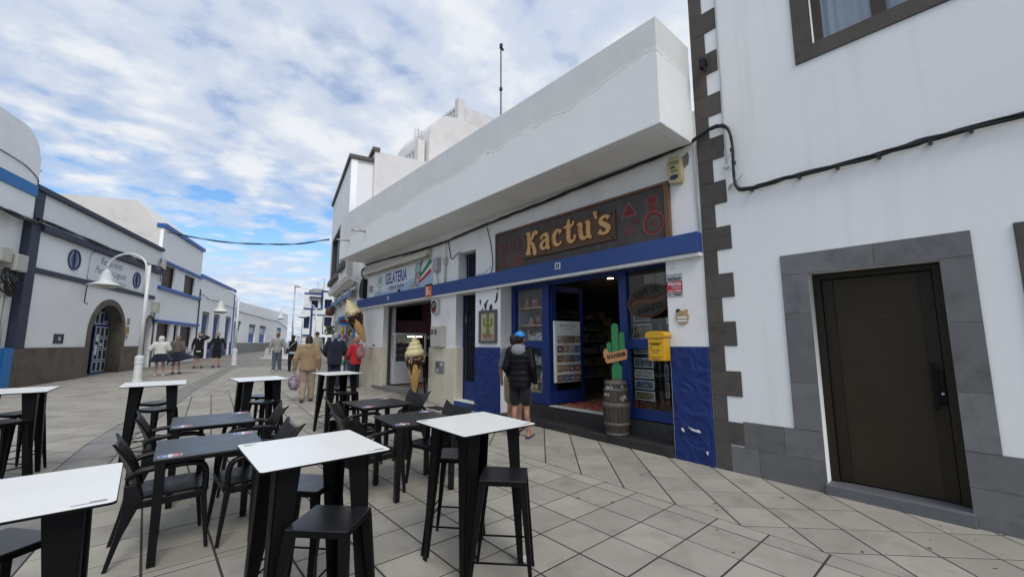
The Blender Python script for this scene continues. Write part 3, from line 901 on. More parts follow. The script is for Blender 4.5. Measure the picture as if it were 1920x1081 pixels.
sym([circle(1.78, -.14, .185, 28, .215), circle(1.78, -.14, .135, 24, .165)]); sym([circle(1.78, -.14, .195, 28, .225), circle(1.78, -.14, .185, 28, .215)], PINKL, -0.036); sym([circle(1.78, -.14, .06, 18), circle(1.78, -.14, .045, 18)]); sym([circle(1.78, -.14, .02, 12)])
sym([circle(1.77, .30, .095, 20, .085)]); sym([stroke([(1.77, .23), (1.77, .14), (1.74, .08), (1.67, .04), (1.65, -.0)], [.09, .06, .09, .07, .07])], RED, -0.0345); sym([stroke([(1.77, .14), (1.80, .08), (1.87, .04), (1.88, -.0)], [.05, .08, .07, .07])], RED, -0.035); sym([circle(1.77, .30, .103, 20, .093), circle(1.77, .30, .095, 20, .085)], PINKL, -0.036)
sym([spiral(1.33, -.20, .12, 2.6, .022)]); sym([spiral(1.33, -.20, .125, 2.6, .006)], PINKL, -0.036); sym([stroke([(1.33, -.08), (1.42, .0), (1.48, -.05), (1.53, .02)], .03)]); sym([stroke([(1.38, -.03), (1.36, .03)], .02)], RED, -.0345); sym([stroke([(1.45, -.06), (1.52, -.1)], .02)], RED, -.0345)
for k in range(3):
    xk = -1.80 + k * 0.13
    sym([stroke([(xk - .05, -.02 + .02 * k), (xk - .02, .14), (xk, .20 - .03 * abs(k - 1)), (xk + .03, .12), (xk + .05, .0)], .02)], RED, -.034 - .0002 * k)
sym([circle(-1.32, .10, .10, 20), circle(-1.32, .10, .075, 20)])
for k in range(10):
    a = 2 * PI * k / 10
    sym([stroke([(-1.32 + .10 * math.cos(a), .10 + .10 * math.sin(a)), (-1.32 + .145 * math.cos(a), .10 + .145 * math.sin(a))], .02)], RED, -.0342)
sym([spiral(-1.30, -.24, .15, 3.2, .026)]); sym([spiral(-1.30, -.24, .158, 3.2, .007)], PINKL, -.036)
sym([[(-1.92, -.34), (-1.78, -.20), (-1.76, -.12), (-1.73, -.20), (-1.58, -.34), (-1.66, -.32), (-1.75, -.27), (-1.85, -.33)]]); sym([circle(-1.76, -.08, .04, 12)])

def house_number(Y, z, txt, label):
    n = ft('house_number', label, 'number plate', Y, z, 0.1305)
    pt(n, 'plate', -0.065, 0.065, -0.012, 0, -0.055, 0.06, mat('white_tile', (0.75, 0.75, 0.74), 0.3), 0.003)
    pt(n, 'panel', -0.042, 0.042, -0.015, -0.012, -0.036, 0.040, mat('navy_tile', (0.02, 0.025, 0.06), 0.3), 0)
    text('digit', txt, 0, 0.0, 0.07, -0.0151, MATS['white_tile'], n)
house_number(5.02, 2.99, '4', 'small white and navy number tile on the beam below the carved sign')
n = house_number(12.05, 2.98, '2', 'small white number tile on the beam left of the ice cream parlour lamp')

# alarm siren box
a = ft('alarm_box', 'yellowed alarm siren box on the wall right of the carved sign', 'alarm box', 2.77, 4.08)
YEL = mat('yellowed_plastic', (0.46, 0.40, 0.22), 0.5, 0.08, 5)
shape('housing', [[(-.085, -.17), (.075, -.2), (.10, -.15), (.095, .17), (.07, .21), (-.07, .21), (-.10, .16), (-.105, -.1)]], -0.09, -0.002, YEL, a, bevel=0.015)
shape('lens', [circle(-0.005, -0.10, 0.065, 20, 0.035)], -0.099, -0.088, mat('dark_blue_lens', (0.012, 0.012, 0.04), 0.15), a)
for x0, x1, zz, w in ((-.07, .05, .125, .012), (-.07, .06, .09, .008), (-.06, .02, .045, .022), (-.05, .05, .005, .008), (-.05, .06, -.02, .010), (.05, .06, .107, .05)):
    pt(a, 'print_line', x0, x1, -0.0915, -0.0895, zz - w / 2, zz + w / 2, BLACKM, 0)
shape('bare_patch', [[(2.68 * -1, 4.27), (-2.60, 4.33), (-2.58, 4.25), (-2.60, 4.14), (-2.66, 4.10), (-2.70, 4.2)]], -0.004, -0.001, mat('bare_render', (0.20, 0.19, 0.18), 0.9, 0.3, 20), shop)

# security company notice
a = ft('alarm_notice', 'grey and red alarm warning notice on the white pillar beside the right shop window', 'sign', 2.90, 2.43)
pt(a, 'plate', -0.118, 0.118, -0.008, 0, -0.165, 0.165, mat('grey_notice', (0.42, 0.42, 0.41), 0.5), 0.003)
pt(a, 'red_band', -0.116, 0.116, -0.0092, -0.008, -0.10, 0.055, mat('notice_red', (0.48, 0.035, 0.05), 0.5), 0)
wt = mat('notice_white', (0.75, 0.75, 0.75), 0.5)
text('lettering', 'verisure', 0, 0.098, 0.062, -0.0085, BLACKM, a, bold=0.001); pt(a, 'print_line', -.09, .09, -0.0095, -0.0075, .066, .073, BLACKM, 0)
text('lettering', 'Alarma', 0, 0.022, 0.068, -0.0095, wt, a, bold=0.0015); text('lettering', 'con grabación\nde imágenes', 0.03, -0.028, 0.026, -0.0095, wt, a); text('lettering', 'Aviso a Policía', 0, -0.078, 0.033, -0.0095, wt, a, bold=0.0006)
for x0, x1, zz in ((-.03, .10, -.122), (.0, .09, -.145), (-.10, -.06, -.13)):
    pt(a, 'print_line', x0, x1, -0.0095, -0.0075, zz - .006, zz + .006, BLACKM, 0)
sh = [stroke([(-.105, -.03), (-.07, -.02), (-.10, -.04)], .018)]
a2 = ft('motion_sensor', 'small round white sensor on the wall above the alarm notice', 'sensor', 2.91, 2.70)
g = MB(); g.lathe([(0.03, 0), (0.03, 0.02), (0.02, 0.035), (0.004, 0.04)], 16); g.build('cap', wt, a2, smooth=True, rot=(PI / 2, 0, 0))
g = MB(); g.tube([(0, -0.006, 0.03), (0.02, -0.006, 0.09), (-.01, -0.006, 0.15)], 0.006, 6); g.build('wire', wt, a2)

# small round plaque of slices of wood
a = ft('wooden_plaque', 'small round wooden plaque with white lines on the white pillar', 'plaque', 2.81, 1.965)
TANW = mat('tan_bark_slice', (0.42, 0.29, 0.15), 0.7, 0.2, 20)
pts = [(0.095 * (1 + 0.06 * math.sin(5 * t)) * math.cos(t), 0.10 * math.sin(t)) for t in [2 * PI * k / 28 for k in range(28)]]
shape('disc', [pts], -0.018, -0.001, TANW, a, bevel=0.003)
shape('bear_ear', [circle(-.055, .095, .032, 12)], -0.017, -0.003, mat('dark_flower', (0.05, 0.03, 0.02), 0.7), a); shape('bear_ear', [circle(.06, .09, .026, 12)], -0.017, -0.003, TANW, a)
for zz in (0.0, -0.045):
    pt(a, 'strip', -0.07, 0.072, -0.022, -0.0185, zz - 0.014, zz + 0.014, wt, 0.002)

# yellow letter box
a = ft('letter_box', 'yellow letter box with rounded lid on the pillar beside the shop window', 'letter box', 3.13, 1.365, 0.02)
YP = mat('yellow_enamel', (0.62, 0.34, 0.010), 0.38, 0.06, 4, spec=0.5)
pt(a, 'body', -0.125, 0.125, -0.17, 0.0, 0.0, 0.33, YP, 0.012)
prof = [(-0.145, 0.325), (0.145, 0.325), (0.15, 0.355), (0.14, 0.385), (0.10, 0.41), (0.0, 0.42), (-0.10, 0.41), (-0.14, 0.385), (-0.15, 0.355)]
shape('lid', [prof], -0.19, 0.0, YP, a, bevel=0.018)
pt(a, 'front_plate', -0.095, 0.09, -0.182, -0.17, 0.06, 0.25, mat('yellow_plate', (0.66, 0.37, 0.012), 0.45, 0.06, 5), 0.004)
g = MB(); g.prism([(-0.105, 0.255), (0.10, 0.255), (0.10, 0.285), (-0.105, 0.285)], -0.195, -0.17); g.build('slot_hood', YP, a, bevel=0.004)
pt(a, 'slot', -0.07, 0.065, -0.184, -0.181, 0.222, 0.238, BLACKM, 0)
text('lettering', 'Correos', -0.005, 0.15, 0.040, -0.1825, mat('navy_print', (0.02, 0.03, 0.12), 0.6), a)
pt(a, 'print_line', -.05, .04, -0.1835, -0.1815, .108, .116, MATS['navy_print'], 0); pt(a, 'print_line', -.06, .05, -0.1715, -0.1695, .022, .03, MATS['navy_print'], 0)
shape('posthorn', [circle(-0.07, 0.185, 0.012, 12), circle(-0.07, 0.185, 0.008, 12)], -0.1835, -0.181, MATS['navy_print'], a)
g = MB(); g.box(-0.10, 0.10, 0.0, 0.019, 0.05, 0.30); g.build('back_plate', METAL, a)

# framed cactus picture
a = ft('framed_poster', 'grey framed parchment poster of a green cactus beside the gate', 'poster', 7.21, 1.97)
FG = mat('grey_weathered_frame', (0.10, 0.095, 0.09), 0.7, 0.2, 8, 0.3)
for x0, x1, z0_, z1_ in ((-.31, -.25, -.36, .36), (.25, .31, -.36, .36), (-.25, .25, .30, .36), (-.25, .25, -.36, -.30)):
    pt(a, 'frame', x0, x1, -0.045, -0.002, z0_, z1_, FG, 0.006)
pt(a, 'print', -0.25, 0.25, -0.022, -0.004, -.30, .30, mat('parchment', (0.44, 0.37, 0.25), 0.7, 0.08, 6), 0)
CG = mat('printed_cactus_green', (0.16, 0.20, 0.035), 0.7)
shape('cactus_print', [stroke([(0, -.10), (0, .25)], [.10, .11])], -.0235, -.022, CG, a); shape('cactus_print', [circle(0, .25, .055, 16)], -.0237, -.022, CG, a)
for sx in (-1, 1):
    shape('cactus_print', [stroke([(0, .0), (sx * .10, .02), (sx * .135, .07), (sx * .13, .19)], [.05, .06, .07, .07])], -.0239 - .0001 * sx, -.022, CG, a)
shape('cactus_print', [circle(0, -.12, .085, 18, .06)], -.0242, -.022, CG, a)
text('lettering', "Kactu's", 0, -.195, .125, -.0225, mat('dark_red_print', (0.22, 0.02, 0.02), 0.7), a, bold=.004, sx=.95); text('lettering', 'artesanía y souvenir', 0, -.262, .04, -.0225, BLACKM, a)

# wrought islands on the pillar
IS = mat('black_cut_metal', (0.02, 0.02, 0.021), 0.5)
isl = {'a': [(-.36, .06), (-.31, .07), (-.30, .0), (-.33, -.06), (-.35, -.03)], 'b': [(-.35, -.20), (-.29, -.17), (-.31, -.22), (-.33, -.25)], 'c': [(-.24, -.14), (-.20, -.13), (-.20, -.19), (-.235, -.19)], 'd': [(-.16, -.03), (-.10, -.04), (-.04, .03), (.03, .04), (0.0, .0), (-.04, -.04), (-.06, -.13), (-.09, -.19), (-.13, -.12)],
       'e': [(.08, -.12), (.14, -.06), (.19, -.08), (.20, -.14), (.17, -.21), (.12, -.22), (.075, -.17)], 'f': [(.29, -.02), (.35, .02), (.37, .13), (.40, .18), (.43, .18), (.43, .10), (.42, .02), (.38, -.01), (.34, -.05)], 'g': [(.40, .25), (.44, .31), (.50, .36), (.51, .32), (.48, .26), (.43, .22)]}
a = ft('island_map', 'seven black metal island silhouettes on the white pillar above the cactus poster', 'wall ornament', 7.24, 2.52)
for k, pts in isl.items():
    shape('island', [[(x * 0.82, z) for x, z in pts]], -0.012, -0.001, IS, a, bevel=0.002)

# coffee bean sign hung in the window
a = ft('bean_sign', 'dark oval carved coffee bean sign in front of the right shop window', 'sign', 3.42, 2.26, -0.20)
BW = mat('dark_bean_wood', (0.034, 0.022, 0.016), 0.6, 0.25, 12, 0.4)
BE = mat('brown_bean_edge', (0.085, 0.036, 0.018), 0.6, 0.2, 12)
rot = R(12)
def ro(p, c=(0, 0)):
    return (p[0] * math.cos(rot) - p[1] * math.sin(rot), p[0] * math.sin(rot) + p[1] * math.cos(rot))
shape('bean', [[ro((.37 * math.cos(t), .255 * math.sin(t))) for t in [2 * PI * k / 40 for k in range(40)]]], -0.05, -0.0, BE, a, bevel=0.012)
up = [ro((.34 * math.cos(t), .232 * math.sin(t))) for t in [PI * k / 20 for k in range(21)]] + [ro((-.34 + .68 * k / 10, .02 + .03 * math.sin(PI * k / 5) + .03)) for k in range(1, 10)]
dn = [ro((.34 * math.cos(t), .232 * math.sin(t))) for t in [PI + PI * k / 20 for k in range(21)]] + [ro((.34 - .68 * k / 10, -.03 + .03 * math.sin(PI * (10 - k) / 5) - .02)) for k in range(1, 10)]
shape('bean_half', [up], -0.066, -0.05, BW, a, bevel=0.006); shape('bean_half', [dn], -0.066, -0.05, BW, a, bevel=0.006)
BL = mat('burnt_black', (0.006, 0.005, 0.004), 0.7)
text('lettering', 'CAFÉ DE', -.03, .135, .115, -.0665, BL, a, bold=.003, rot=-R(12), depth=.006); text('lettering', 'AGAETE', .03, -.125, .12, -.0665, BL, a, bold=.003, rot=-R(14), depth=.006)
g = MB(); g.tube([(-.1, -.02, .22), (-.1, -.02, .55)], .003, 5); g.tube([(.12, -.02, .24), (.12, -.02, .55)], .003, 5); g.build('hanging_wire', IRON, a)
a = ft('paper_note', 'small pale paper note stuck on the shop window under the bean sign', 'note', 3.14, 1.95, -(FX + 0.043))
pt(a, 'sheet', -0.10, 0.10, -0.003, 0, -0.045, 0.045, mat('pale_blue_paper', (0.55, 0.62, 0.66), 0.7), 0)

# bar/café category plate and coffee brand sign
a = ft('orange_plate', 'small orange plate with white letters on the blue beam end of the parlour', 'sign', 9.60, 2.975, 0.131)
pt(a, 'plate', -0.17, 0.17, -0.012, 0, -0.16, 0.13, mat('orange_plate', (0.62, 0.12, 0.02), 0.4), 0.003); pt(a, 'header', -0.17, 0.17, -0.014, 0, 0.131, 0.175, BLACKM, 0.002)
text('lettering', 'B', -0.055, -0.01, 0.30, -0.0125, wt, a, bold=.004, sx=.8); text('lettering', 'c', 0.085, -0.03, 0.24, -0.0125, wt, a, sx=.8)
a = ft('coffee_sign', 'small square lightbox with a black and red oval on the parlour pillar', 'sign', 9.38, 2.545)
pt(a, 'box', -0.15, 0.15, -0.10, -0.001, -0.18, 0.18, mat('pale_grey_metal', (0.45, 0.45, 0.44), 0.4), 0.01)
shape('oval', [circle(0, 0, .125, 28, .155)], -0.106, -0.10, BLACKM, a)
shape('oval_half', [[(.115 * math.cos(t), .145 * math.sin(t)) for t in [PI + R(25) + (PI - R(25)) * k / 16 for k in range(17)]]], -0.109, -0.106, mat('dark_red_oval', (0.15, 0.02, 0.02), 0.5), a)
text('lettering', 'CAFFÈ', 0, .065, .05, -.1065, wt, a, rot=-R(15)); text('lettering', 'VERGNANO', 0, .01, .042, -.1065, wt, a, rot=-R(15))

# electricity meter box and post panel
a = ft('meter_box', 'beige electricity meter box with two small windows on the parlour pillar', 'meter box', 9.20, 1.77)
pt(a, 'case', -0.27, 0.27, -0.13, -0.001, -0.255, 0.27, GREYBOX, 0.012)
pt(a, 'door', -0.25, 0.12, -0.14, -0.131, -0.235, 0.25, GREYBOX, 0.006)
for x in (-.17, 0.0):
    pt(a, 'window', x - .06, x + .06, -0.143, -0.14, 0.06, 0.19, mat('smoked_plastic', (0.12, 0.12, 0.11), 0.25), 0)
a = ft('intercom_panel', 'small grey metal door panel with stickers on the cream pillar base', 'panel', 9.12, 1.02, 0.036)
pt(a, 'plate', -0.20, 0.20, -0.02, 0, -0.15, 0.15, METAL, 0.005); pt(a, 'keypad', -.12, -.04, -.026, -.02, -.02, .10, mat('smoked_plastic', (0, 0, 0)), 0)
for x, z, c in ((-.1, -.08, (0.5, .5, .5)), (.09, -.06, (.1, .2, .45)), (.09, .07, (.6, .6, .6))):
    shape('sticker', [circle(x, z, .045, 14)], -.0225, -.02, mat('sticker%d' % int(c[2] * 100), c, .5), a)

# ice cream parlour sign board
s = ft('parlour_sign', 'white board with blue lettering, an ice cream cup and tricolour ribbon over the parlour', 'sign', 11.52, 3.47)
pt(s, 'board', -1.84, 1.90, -0.025, -0.001, -0.35, 0.42, mat('white_sign_vinyl', (0.68, 0.70, 0.71), 0.45, 0.03), 0.004)
SB = mat('sign_pale_blue', (0.36, 0.52, 0.66), 0.45)
hill = [(-1.83, -.345), (1.89, -.345), (1.89, .06)] + [(1.89 - 3.72 * t, -.20 + .24 * (1 - t) ** 2 + .07 * math.sin(t * 7)) for t in [k / 24 for k in range(1, 24)]] + [(-1.83, -.22)]
shape('hill_print', [hill], -.027, -.024, SB, s)
BT_ = mat('sign_blue', (0.02, 0.06, 0.30), 0.5)
text('lettering', 'GELATERIA', -.28, .13, .47, -.0255, BT_, s, bold=.012, sx=.62); text('lettering', 'artigianal italiana', -.25, -.14, .20, -.0275, BT_, s, shear=.45, sx=.80)
GR_, RD_, BKL = mat('flag_green', (0.02, .22, .08), .5), mat('flag_red', (.5, .03, .03), .5), BLACKM
def ribbon(off, w, m, y):
    pts = [(.55 + 1.28 * t, -.27 + .50 * t ** 1.6 + off * t) for t in [k / 14 for k in range(15)]]
    shape('ribbon', [stroke(pts, [max(.006, w * k / 14) for k in range(15)])], y, -.024, m, s)
ribbon(.13, .15, GR_, -.0285); ribbon(-.0, .12, wt, -.0283); ribbon(-.13, .15, RD_, -.0281)
cup = [(.98, .10), (1.02, -.18), (1.08, -.27), (1.16, -.27), (1.22, -.18), (1.30, .10)]
shape('cup_print', [cup], -.031, -.024, mat('cup_pink', (.55, .40, .36), .5), s)
shape('cup_outline', [stroke(cup, .022)], -.033, -.03, BKL, s)
shape('scoop_print', [circle(1.14, .22, .15, 22, .14)], -.0315, -.024, mat('cup_mint', (.35, .52, .45), .5), s); shape('cup_outline', [circle(1.14, .22, .165, 22, .155), circle(1.14, .22, .145, 22, .135)], -.0335, -.03, BKL, s)
shape('cup_outline', [stroke([(1.27, .30), (1.34, .42), (1.37, .40), (1.31, .28)], .02)], -.034, -.03, BKL, s); shape('cup_outline', [stroke([(1.0, .08), (1.07, .02), (1.1, -.05), (1.16, -.05), (1.19, .03), (1.27, .08)], .02)], -.034, -.03, BKL, s)
shape('swirl_print', [spiral(-1.42, .17, .15, 2.2, .03)], -.028, -.024, GR_, s); shape('swirl_print', [stroke([(-1.62, .05), (-1.52, -.04), (-1.42, -.06), (-1.30, -.03), (-1.2, .06)], .02)], -.0285, -.024, mat('print_slate', (.12, .18, .22), .5), s)
shape('swirl_print', [stroke([(-1.50, -.08), (-1.43, -.33)], .012)], -.0286, -.024, MATS['print_slate'], s); shape('swirl_print', [stroke([(-1.34, -.08), (-1.41, -.33)], .012)], -.0288, -.024, MATS['print_slate'], s)
# folded awning cassette above it
a = ft('awning', 'folded cream awning cassette above the parlour sign', 'awning', 11.8, 4.02)
AW = mat('cream_awning', (0.62, 0.58, 0.48), 0.6, 0.06, 3)
g = MB(); g.tube([(-2.2, -.10, 0), (2.1, -.10, .02)], .075, 12); g.build('roller', AW, a, smooth=True)
g = MB(); g.box(-2.2, 2.1, -.20, -.15, -.11, -.02); g.build('front_rail', AW, a, bevel=.01)
g = MB(); g.box(-2.2, 2.1, -.135, -.10, -.1, -.085); g.build('valance', mat('brown_trim', (.10, .05, .03), .6), a)
for x0, x1 in ((-.1, 1.9), (-2.0, -.1)):
    g = MB(); g.tube([(x0, -.06, -.13), (x1, -.12, -.05)], .022, 8); g.build('folding_arm', AW, a, smooth=True)
for x in (-2.15, 2.05):
    g = MB(); g.box(x, x + .06, -.09, -.001, -.1, .1); g.build('bracket', GREYBOX, a)
a = ft('beam_lamp', 'small cream lamp on the blue beam under the parlour sign', 'lamp', 11.62, 3.16, 0.05)
g = MB(); g.lathe([(.035, -.1), (.045, -.08), (.045, .08), (.035, .1)], 14); g.build('housing', AW, a, smooth=True, rot=(0, PI / 2, 0)); g = MB(); g.box(.09, .17, -.03, .03, -.03, .045); g.build('bracket', IRON, a); g = MB(); g.box(-.02, .02, -.015, .015, -.05, -.03); g.build('foot', IRON, a)
# boxes, conduits and wires round the awning
a = ft('junction_box', 'grey junction box with hanging conduit beside the parlour sign', 'junction box', 9.34, 3.62)
pt(a, 'case', -.11, .11, -.12, -.001, -.16, .20, METAL, .01); g = MB(); g.tube([(-.02, -.05, -.16), (.0, -.04, -.35), (.05, -.03, -.49)], .012, 6); g.build('conduit', METAL, a, smooth=True)
a = ft('junction_box', 'small cream junction box with twin white conduits left of the grille window', 'junction box', 8.95, 3.62)
pt(a, 'case', -.07, .07, -.07, -.001, -.02, .16, GREYBOX, .006)
g = MB(); g.tube([(-.03, -.03, -.02), (-.05, -.03, -.2), (-.04, -.03, -.49)], .014, 6); g.tube([(.03, -.03, -.02), (.03, -.03, -.2), (.0, -.03, -.49)], .011, 6); g.tube([(0, -.03, .16), (.0, -.03, .62)], .01, 6); g.build('conduit', GREYBOX, a, smooth=True)
a = ft('junction_box', 'small grey junction box left of the parlour sign', 'junction box', 13.62, 3.43)
pt(a, 'case', -.09, .09, -.07, -.001, -.1, .1, METAL, .006)
a = ft('speaker_column', 'tall black speaker box with tangled cables at the end of the parlour wall', 'speaker', 14.12, 3.48)
pt(a, 'case', -.11, .11, -.16, -.001, -.33, .33, BLACKP, .01)
g = MB()
for k in range(5):
    g.tube(bez([(-.15 - .03 * k, -.05 - .02 * k, -.3), (-.22 - .02 * k, -.10, .0 + .05 * k), (-.12 + .03 * k, -.08, .35), (-.18, -.12, .55 + .03 * k), (0.05 * k, -.06, .72)], 5), .011, 6)
g.build('cable', CABLE, a, smooth=True)

# ---- cables under the soffit and over the corner building
def twist(name, label, pts, r=0.016, n=3, sag=0.0, seed=1):
    t = thing(name, label, 'cable')
    rnd = random.Random(seed)
    base = bez(pts, 10)
    for k in range(n):
        ph = rnd.uniform(0, 6); rr = r * rnd.uniform(.7, 1.2)
        q = []
        for i, p in enumerate(base):
            a = ph + i * .45
            off = r * 1.1
            q.append((p[0] + off * math.cos(a) * .6 - abs(off) * .3, p[1], p[2] + off * math.sin(a) + .012 * noise.noise(Vector((i * .3, k * 7, seed)))))
        g = MB(); g.tube(q, rr, 7); g.build('strand', CABLE, t, smooth=True)
    return t
wx = W - 0.05
cb = twist('cable_bundle', 'bundle of black cables running under the parapet to the stone corner and down its wall', [(wx, 14.1, 4.30), (wx, 13.59, 4.31), (wx, 11.5, 4.24), (wx, 9.57, 4.18), (wx, 8.2, 4.22), (wx, 6.87, 4.28), (wx, 5.8, 4.30), (wx, 4.73, 4.34), (wx, 3.18, 4.385), (wx, 2.60, 4.42), (wx - .02, 2.21, 4.50), (wx, 2.06, 4.47), (wx, 1.99, 4.30), (wx, 1.985, 3.9), (wx, 1.985, 3.68), (wx, 1.93, 3.57), (wx, 1.80, 3.545), (wx, 1.29, 3.55), (wx, .58, 3.55), (wx, -.07, 3.58), (wx, -1.2, 3.56), (wx, -3, 3.6)], 0.015, 4, seed=3)
g = MB()
for Y, z in ((1.995, 4.12), (1.985, 3.95), (1.80, 3.53), (1.29, 3.535), (.93, 3.535), (.58, 3.535), (.2, 3.55), (-.07, 3.565)):
    g = MB(); g.box(W - .075, W - .001, Y - .014, Y + .014, z - .02, z + .02); g.build('clip', IRON, cb)
g = MB(); g.add([(W - .03, 2.07, 3.66), (W - .05, 1.90, 3.72), (W - .08, 1.86, 3.76), (W - .07, 1.98, 3.65), (W - .09, 2.06, 3.56)], [(0, 1, 2, 3), (0, 3, 4)]); g.build('torn_bracket', METAL, cb)
g = MB()
rnd = random.Random(5)
for k in range(7):
    Y = 9.9 + k * .22
    g.tube([(wx, Y + .07 * math.cos(t), 4.12 + .07 * math.sin(t) - .02 * (k % 2)) for t in [2 * PI * i / 14 for i in range(15)]], .007, 5)
g.build('loop', CABLE, cb, smooth=True)
wire = thing('hanging_wire', 'thin dark wire hanging down the wall left of the carved sign', 'wire')
g = MB(); g.tube(bez([(wx + .02, 7.25, 4.2), (wx + .03, 7.15, 3.9), (wx + .03, 7.08, 3.6), (wx + .03, 7.05, 3.3), (wx + .03, 7.12, 3.14)], 6), .009, 6); g.tube(bez([(wx + .03, 7.12, 3.3), (wx + .03, 7.3, 3.2), (wx + .03, 7.65, 3.16)], 6), .004, 5); g.build('strand', CABLE, wire, smooth=True)
wire = thing('hanging_wire', 'looped dark wire hanging beside the grille window', 'wire')
g = MB(); g.tube(bez([(wx + .02, 8.85, 4.18), (wx + .03, 8.80, 3.95), (wx + .03, 8.72, 3.72), (wx + .02, 8.58, 3.72), (wx + .02, 8.40, 3.80), (wx + .1, 8.2, 3.80)], 6), .010, 6); g.build('strand', CABLE, wire, smooth=True)
wire = thing('corner_wire', 'thin pale wire pair running down the corner beside the alarm box', 'wire')
g = MB(); g.tube([(W - .012, 2.475, 4.38), (W - .012, 2.50, 3.6), (W - .012, 2.49, 3.13)], .007, 5); g.tube([(W - .012, 2.52, 4.38), (W - .012, 2.52, 3.6), (W - .012, 2.505, 3.14)], .005, 5); g.build('strand', METAL, wire)
# antenna mast on the roof
a = thing('antenna_mast', 'rusty antenna mast on the roof behind the parapet', 'antenna', (7.5, 9.05, 5.0))
RUST = mat('rusty_pipe', (0.09, 0.06, 0.045), 0.7, 0.3, 8)
g = MB(); g.tube([(0, 0, 0), (0, 0, 5.65)], .021, 8); g.build('pole', RUST, a, smooth=True)
g = MB(); g.tube([(0, 0, 4.2), (0, 0, 4.28)], .05, 8); g.tube([(0, 0, 5.6), (0, -.02, 5.72)], .05, 8); g.box(-.02, .1, -.02, .02, 5.55, 5.62); g.build('clamp', IRON, a)
# ------------------------------------------------------------------ corner building with stone quoins (Y < 2.46)
cb_ = thing('corner_house', 'white corner house with dark stone quoins, grey stone door surround and brown door', 'building', (W, 0, 0), HR)
STAIN = mat('rain_streaked_white_plaster', (0.83, 0.835, 0.825), 0.85, 0.03, 0.8, 0.3, 14, dist=0.006)
def streaks(m):
    N, L = m.node_tree.nodes, m.node_tree.links
    b = N['Principled BSDF']; src = b.inputs['Base Color'].links[0].from_socket
    geo = N.new('ShaderNodeNewGeometry'); mp = N.new('ShaderNodeMapping'); mp.inputs['Scale'].default_value = (1, 4.2, 0.22)
    L.new(geo.outputs['Position'], mp.inputs[0])
    n = N.new('ShaderNodeTexNoise'); n.inputs['Scale'].default_value = 1.3; n.inputs['Detail'].default_value = 5
    L.new(mp.outputs[0], n.inputs['Vector'])
    r = N.new('ShaderNodeMapRange'); r.inputs[1].default_value = 0.53; r.inputs[2].default_value = 0.78; r.inputs[4].default_value = 0.32
    L.new(n.outputs['Fac'], r.inputs[0])
    x = N.new('ShaderNodeMix'); x.data_type = 'RGBA'
    L.new(r.outputs[0], x.inputs[0]); L.new(src, x.inputs[6]); x.inputs[7].default_value = (0.60, 0.585, 0.54, 1)
    L.new(x.outputs[2], b.inputs['Base Color'])
streaks(STAIN)
shape('wall', [rect(-2.455, 5.0, -0.4, 8.2), rect(-1.30, -.25, -0.2, 2.40), rect(-1.05, .10, 5.10, 6.6), rect(.42, 1.6, 1.0, 2.45)], 0.0, 0.40, STAIN, cb_)
gm = MB(); gm.box(-2.45, 5.0, 8.0, 8.4, -.4, 8.2); gm.box(-2.452, -2.05, 0.401, 8.0, -.4, 8.2); gm.box(4.6, 5.0, .401, 8.0, -.4, 8.2)
gm.build('side_wall', WHITE2, cb_)
gm = MB(); gm.box(-2.4, 4.95, 0.05, 8.3, 8.201, 8.35); gm.build('roof', GDADO, cb_)
# quoins
h = 0.3135; z = 0.635
for k in range(24):
    wd = 0.36 if k % 2 else 0.19
    d = 0.012 + 0.004 * ((k * 7) % 3) / 3
    g = MB(); g.box(-2.462, -2.462 + wd + .01 * ((k * 5) % 3 - 1), -d, 0.05, z + .001, z + h - .001)
    g.build('quoin', QUOIN, cb_, bevel=0.004)
    z += h
def stone(y0, y1, z0, z1, m=GSTONE, d=0.014):
    g = MB(); g.box(-max(y0, y1) + .0012, -min(y0, y1) - .0012, -d, 0.03, z0 + .0012, z1 - .0012)
    return g.build('stone', m, cb_, bevel=0.0025)
# plinth
stone(2.462, 2.11, .36, .635, QUOIN); stone(2.462, 2.27, -.1, .36, QUOIN)
stone(2.11, 1.67, .345, .655); stone(1.67, 1.30, .345, .655); stone(2.27, 1.95, -.1, .345); stone(1.95, 1.30, -.1, .345)
stone(.25, -.45, .345, .655); stone(.25, -.2, -.1, .345); stone(-.2, -.9, -.1, .345); stone(-.45, -1.1, .345, .655); stone(-1.1, -2, .345, .655); stone(-.9, -2, -.1, .345)
# door surround
for a, b in ((.655, 1.17), (1.17, 1.95), (1.95, 2.40)): stone(1.565, 1.30, a, b, d=0.018)
for a, b in ((.655, 1.17), (1.17, 1.80), (1.80, 2.40)): stone(.25, .028, a, b, d=0.018)
stone(1.565, .72, 2.40, 2.64, d=0.018); stone(.72, .028, 2.40, 2.64, d=0.018)
g = MB(); g.box(-1.32, -.235, -.045, .32, .0, .125); g.build('door_sill', mat('grey_sill_stone', (.12, .122, .13), .6, .1, 6), cb_, bevel=0.012)
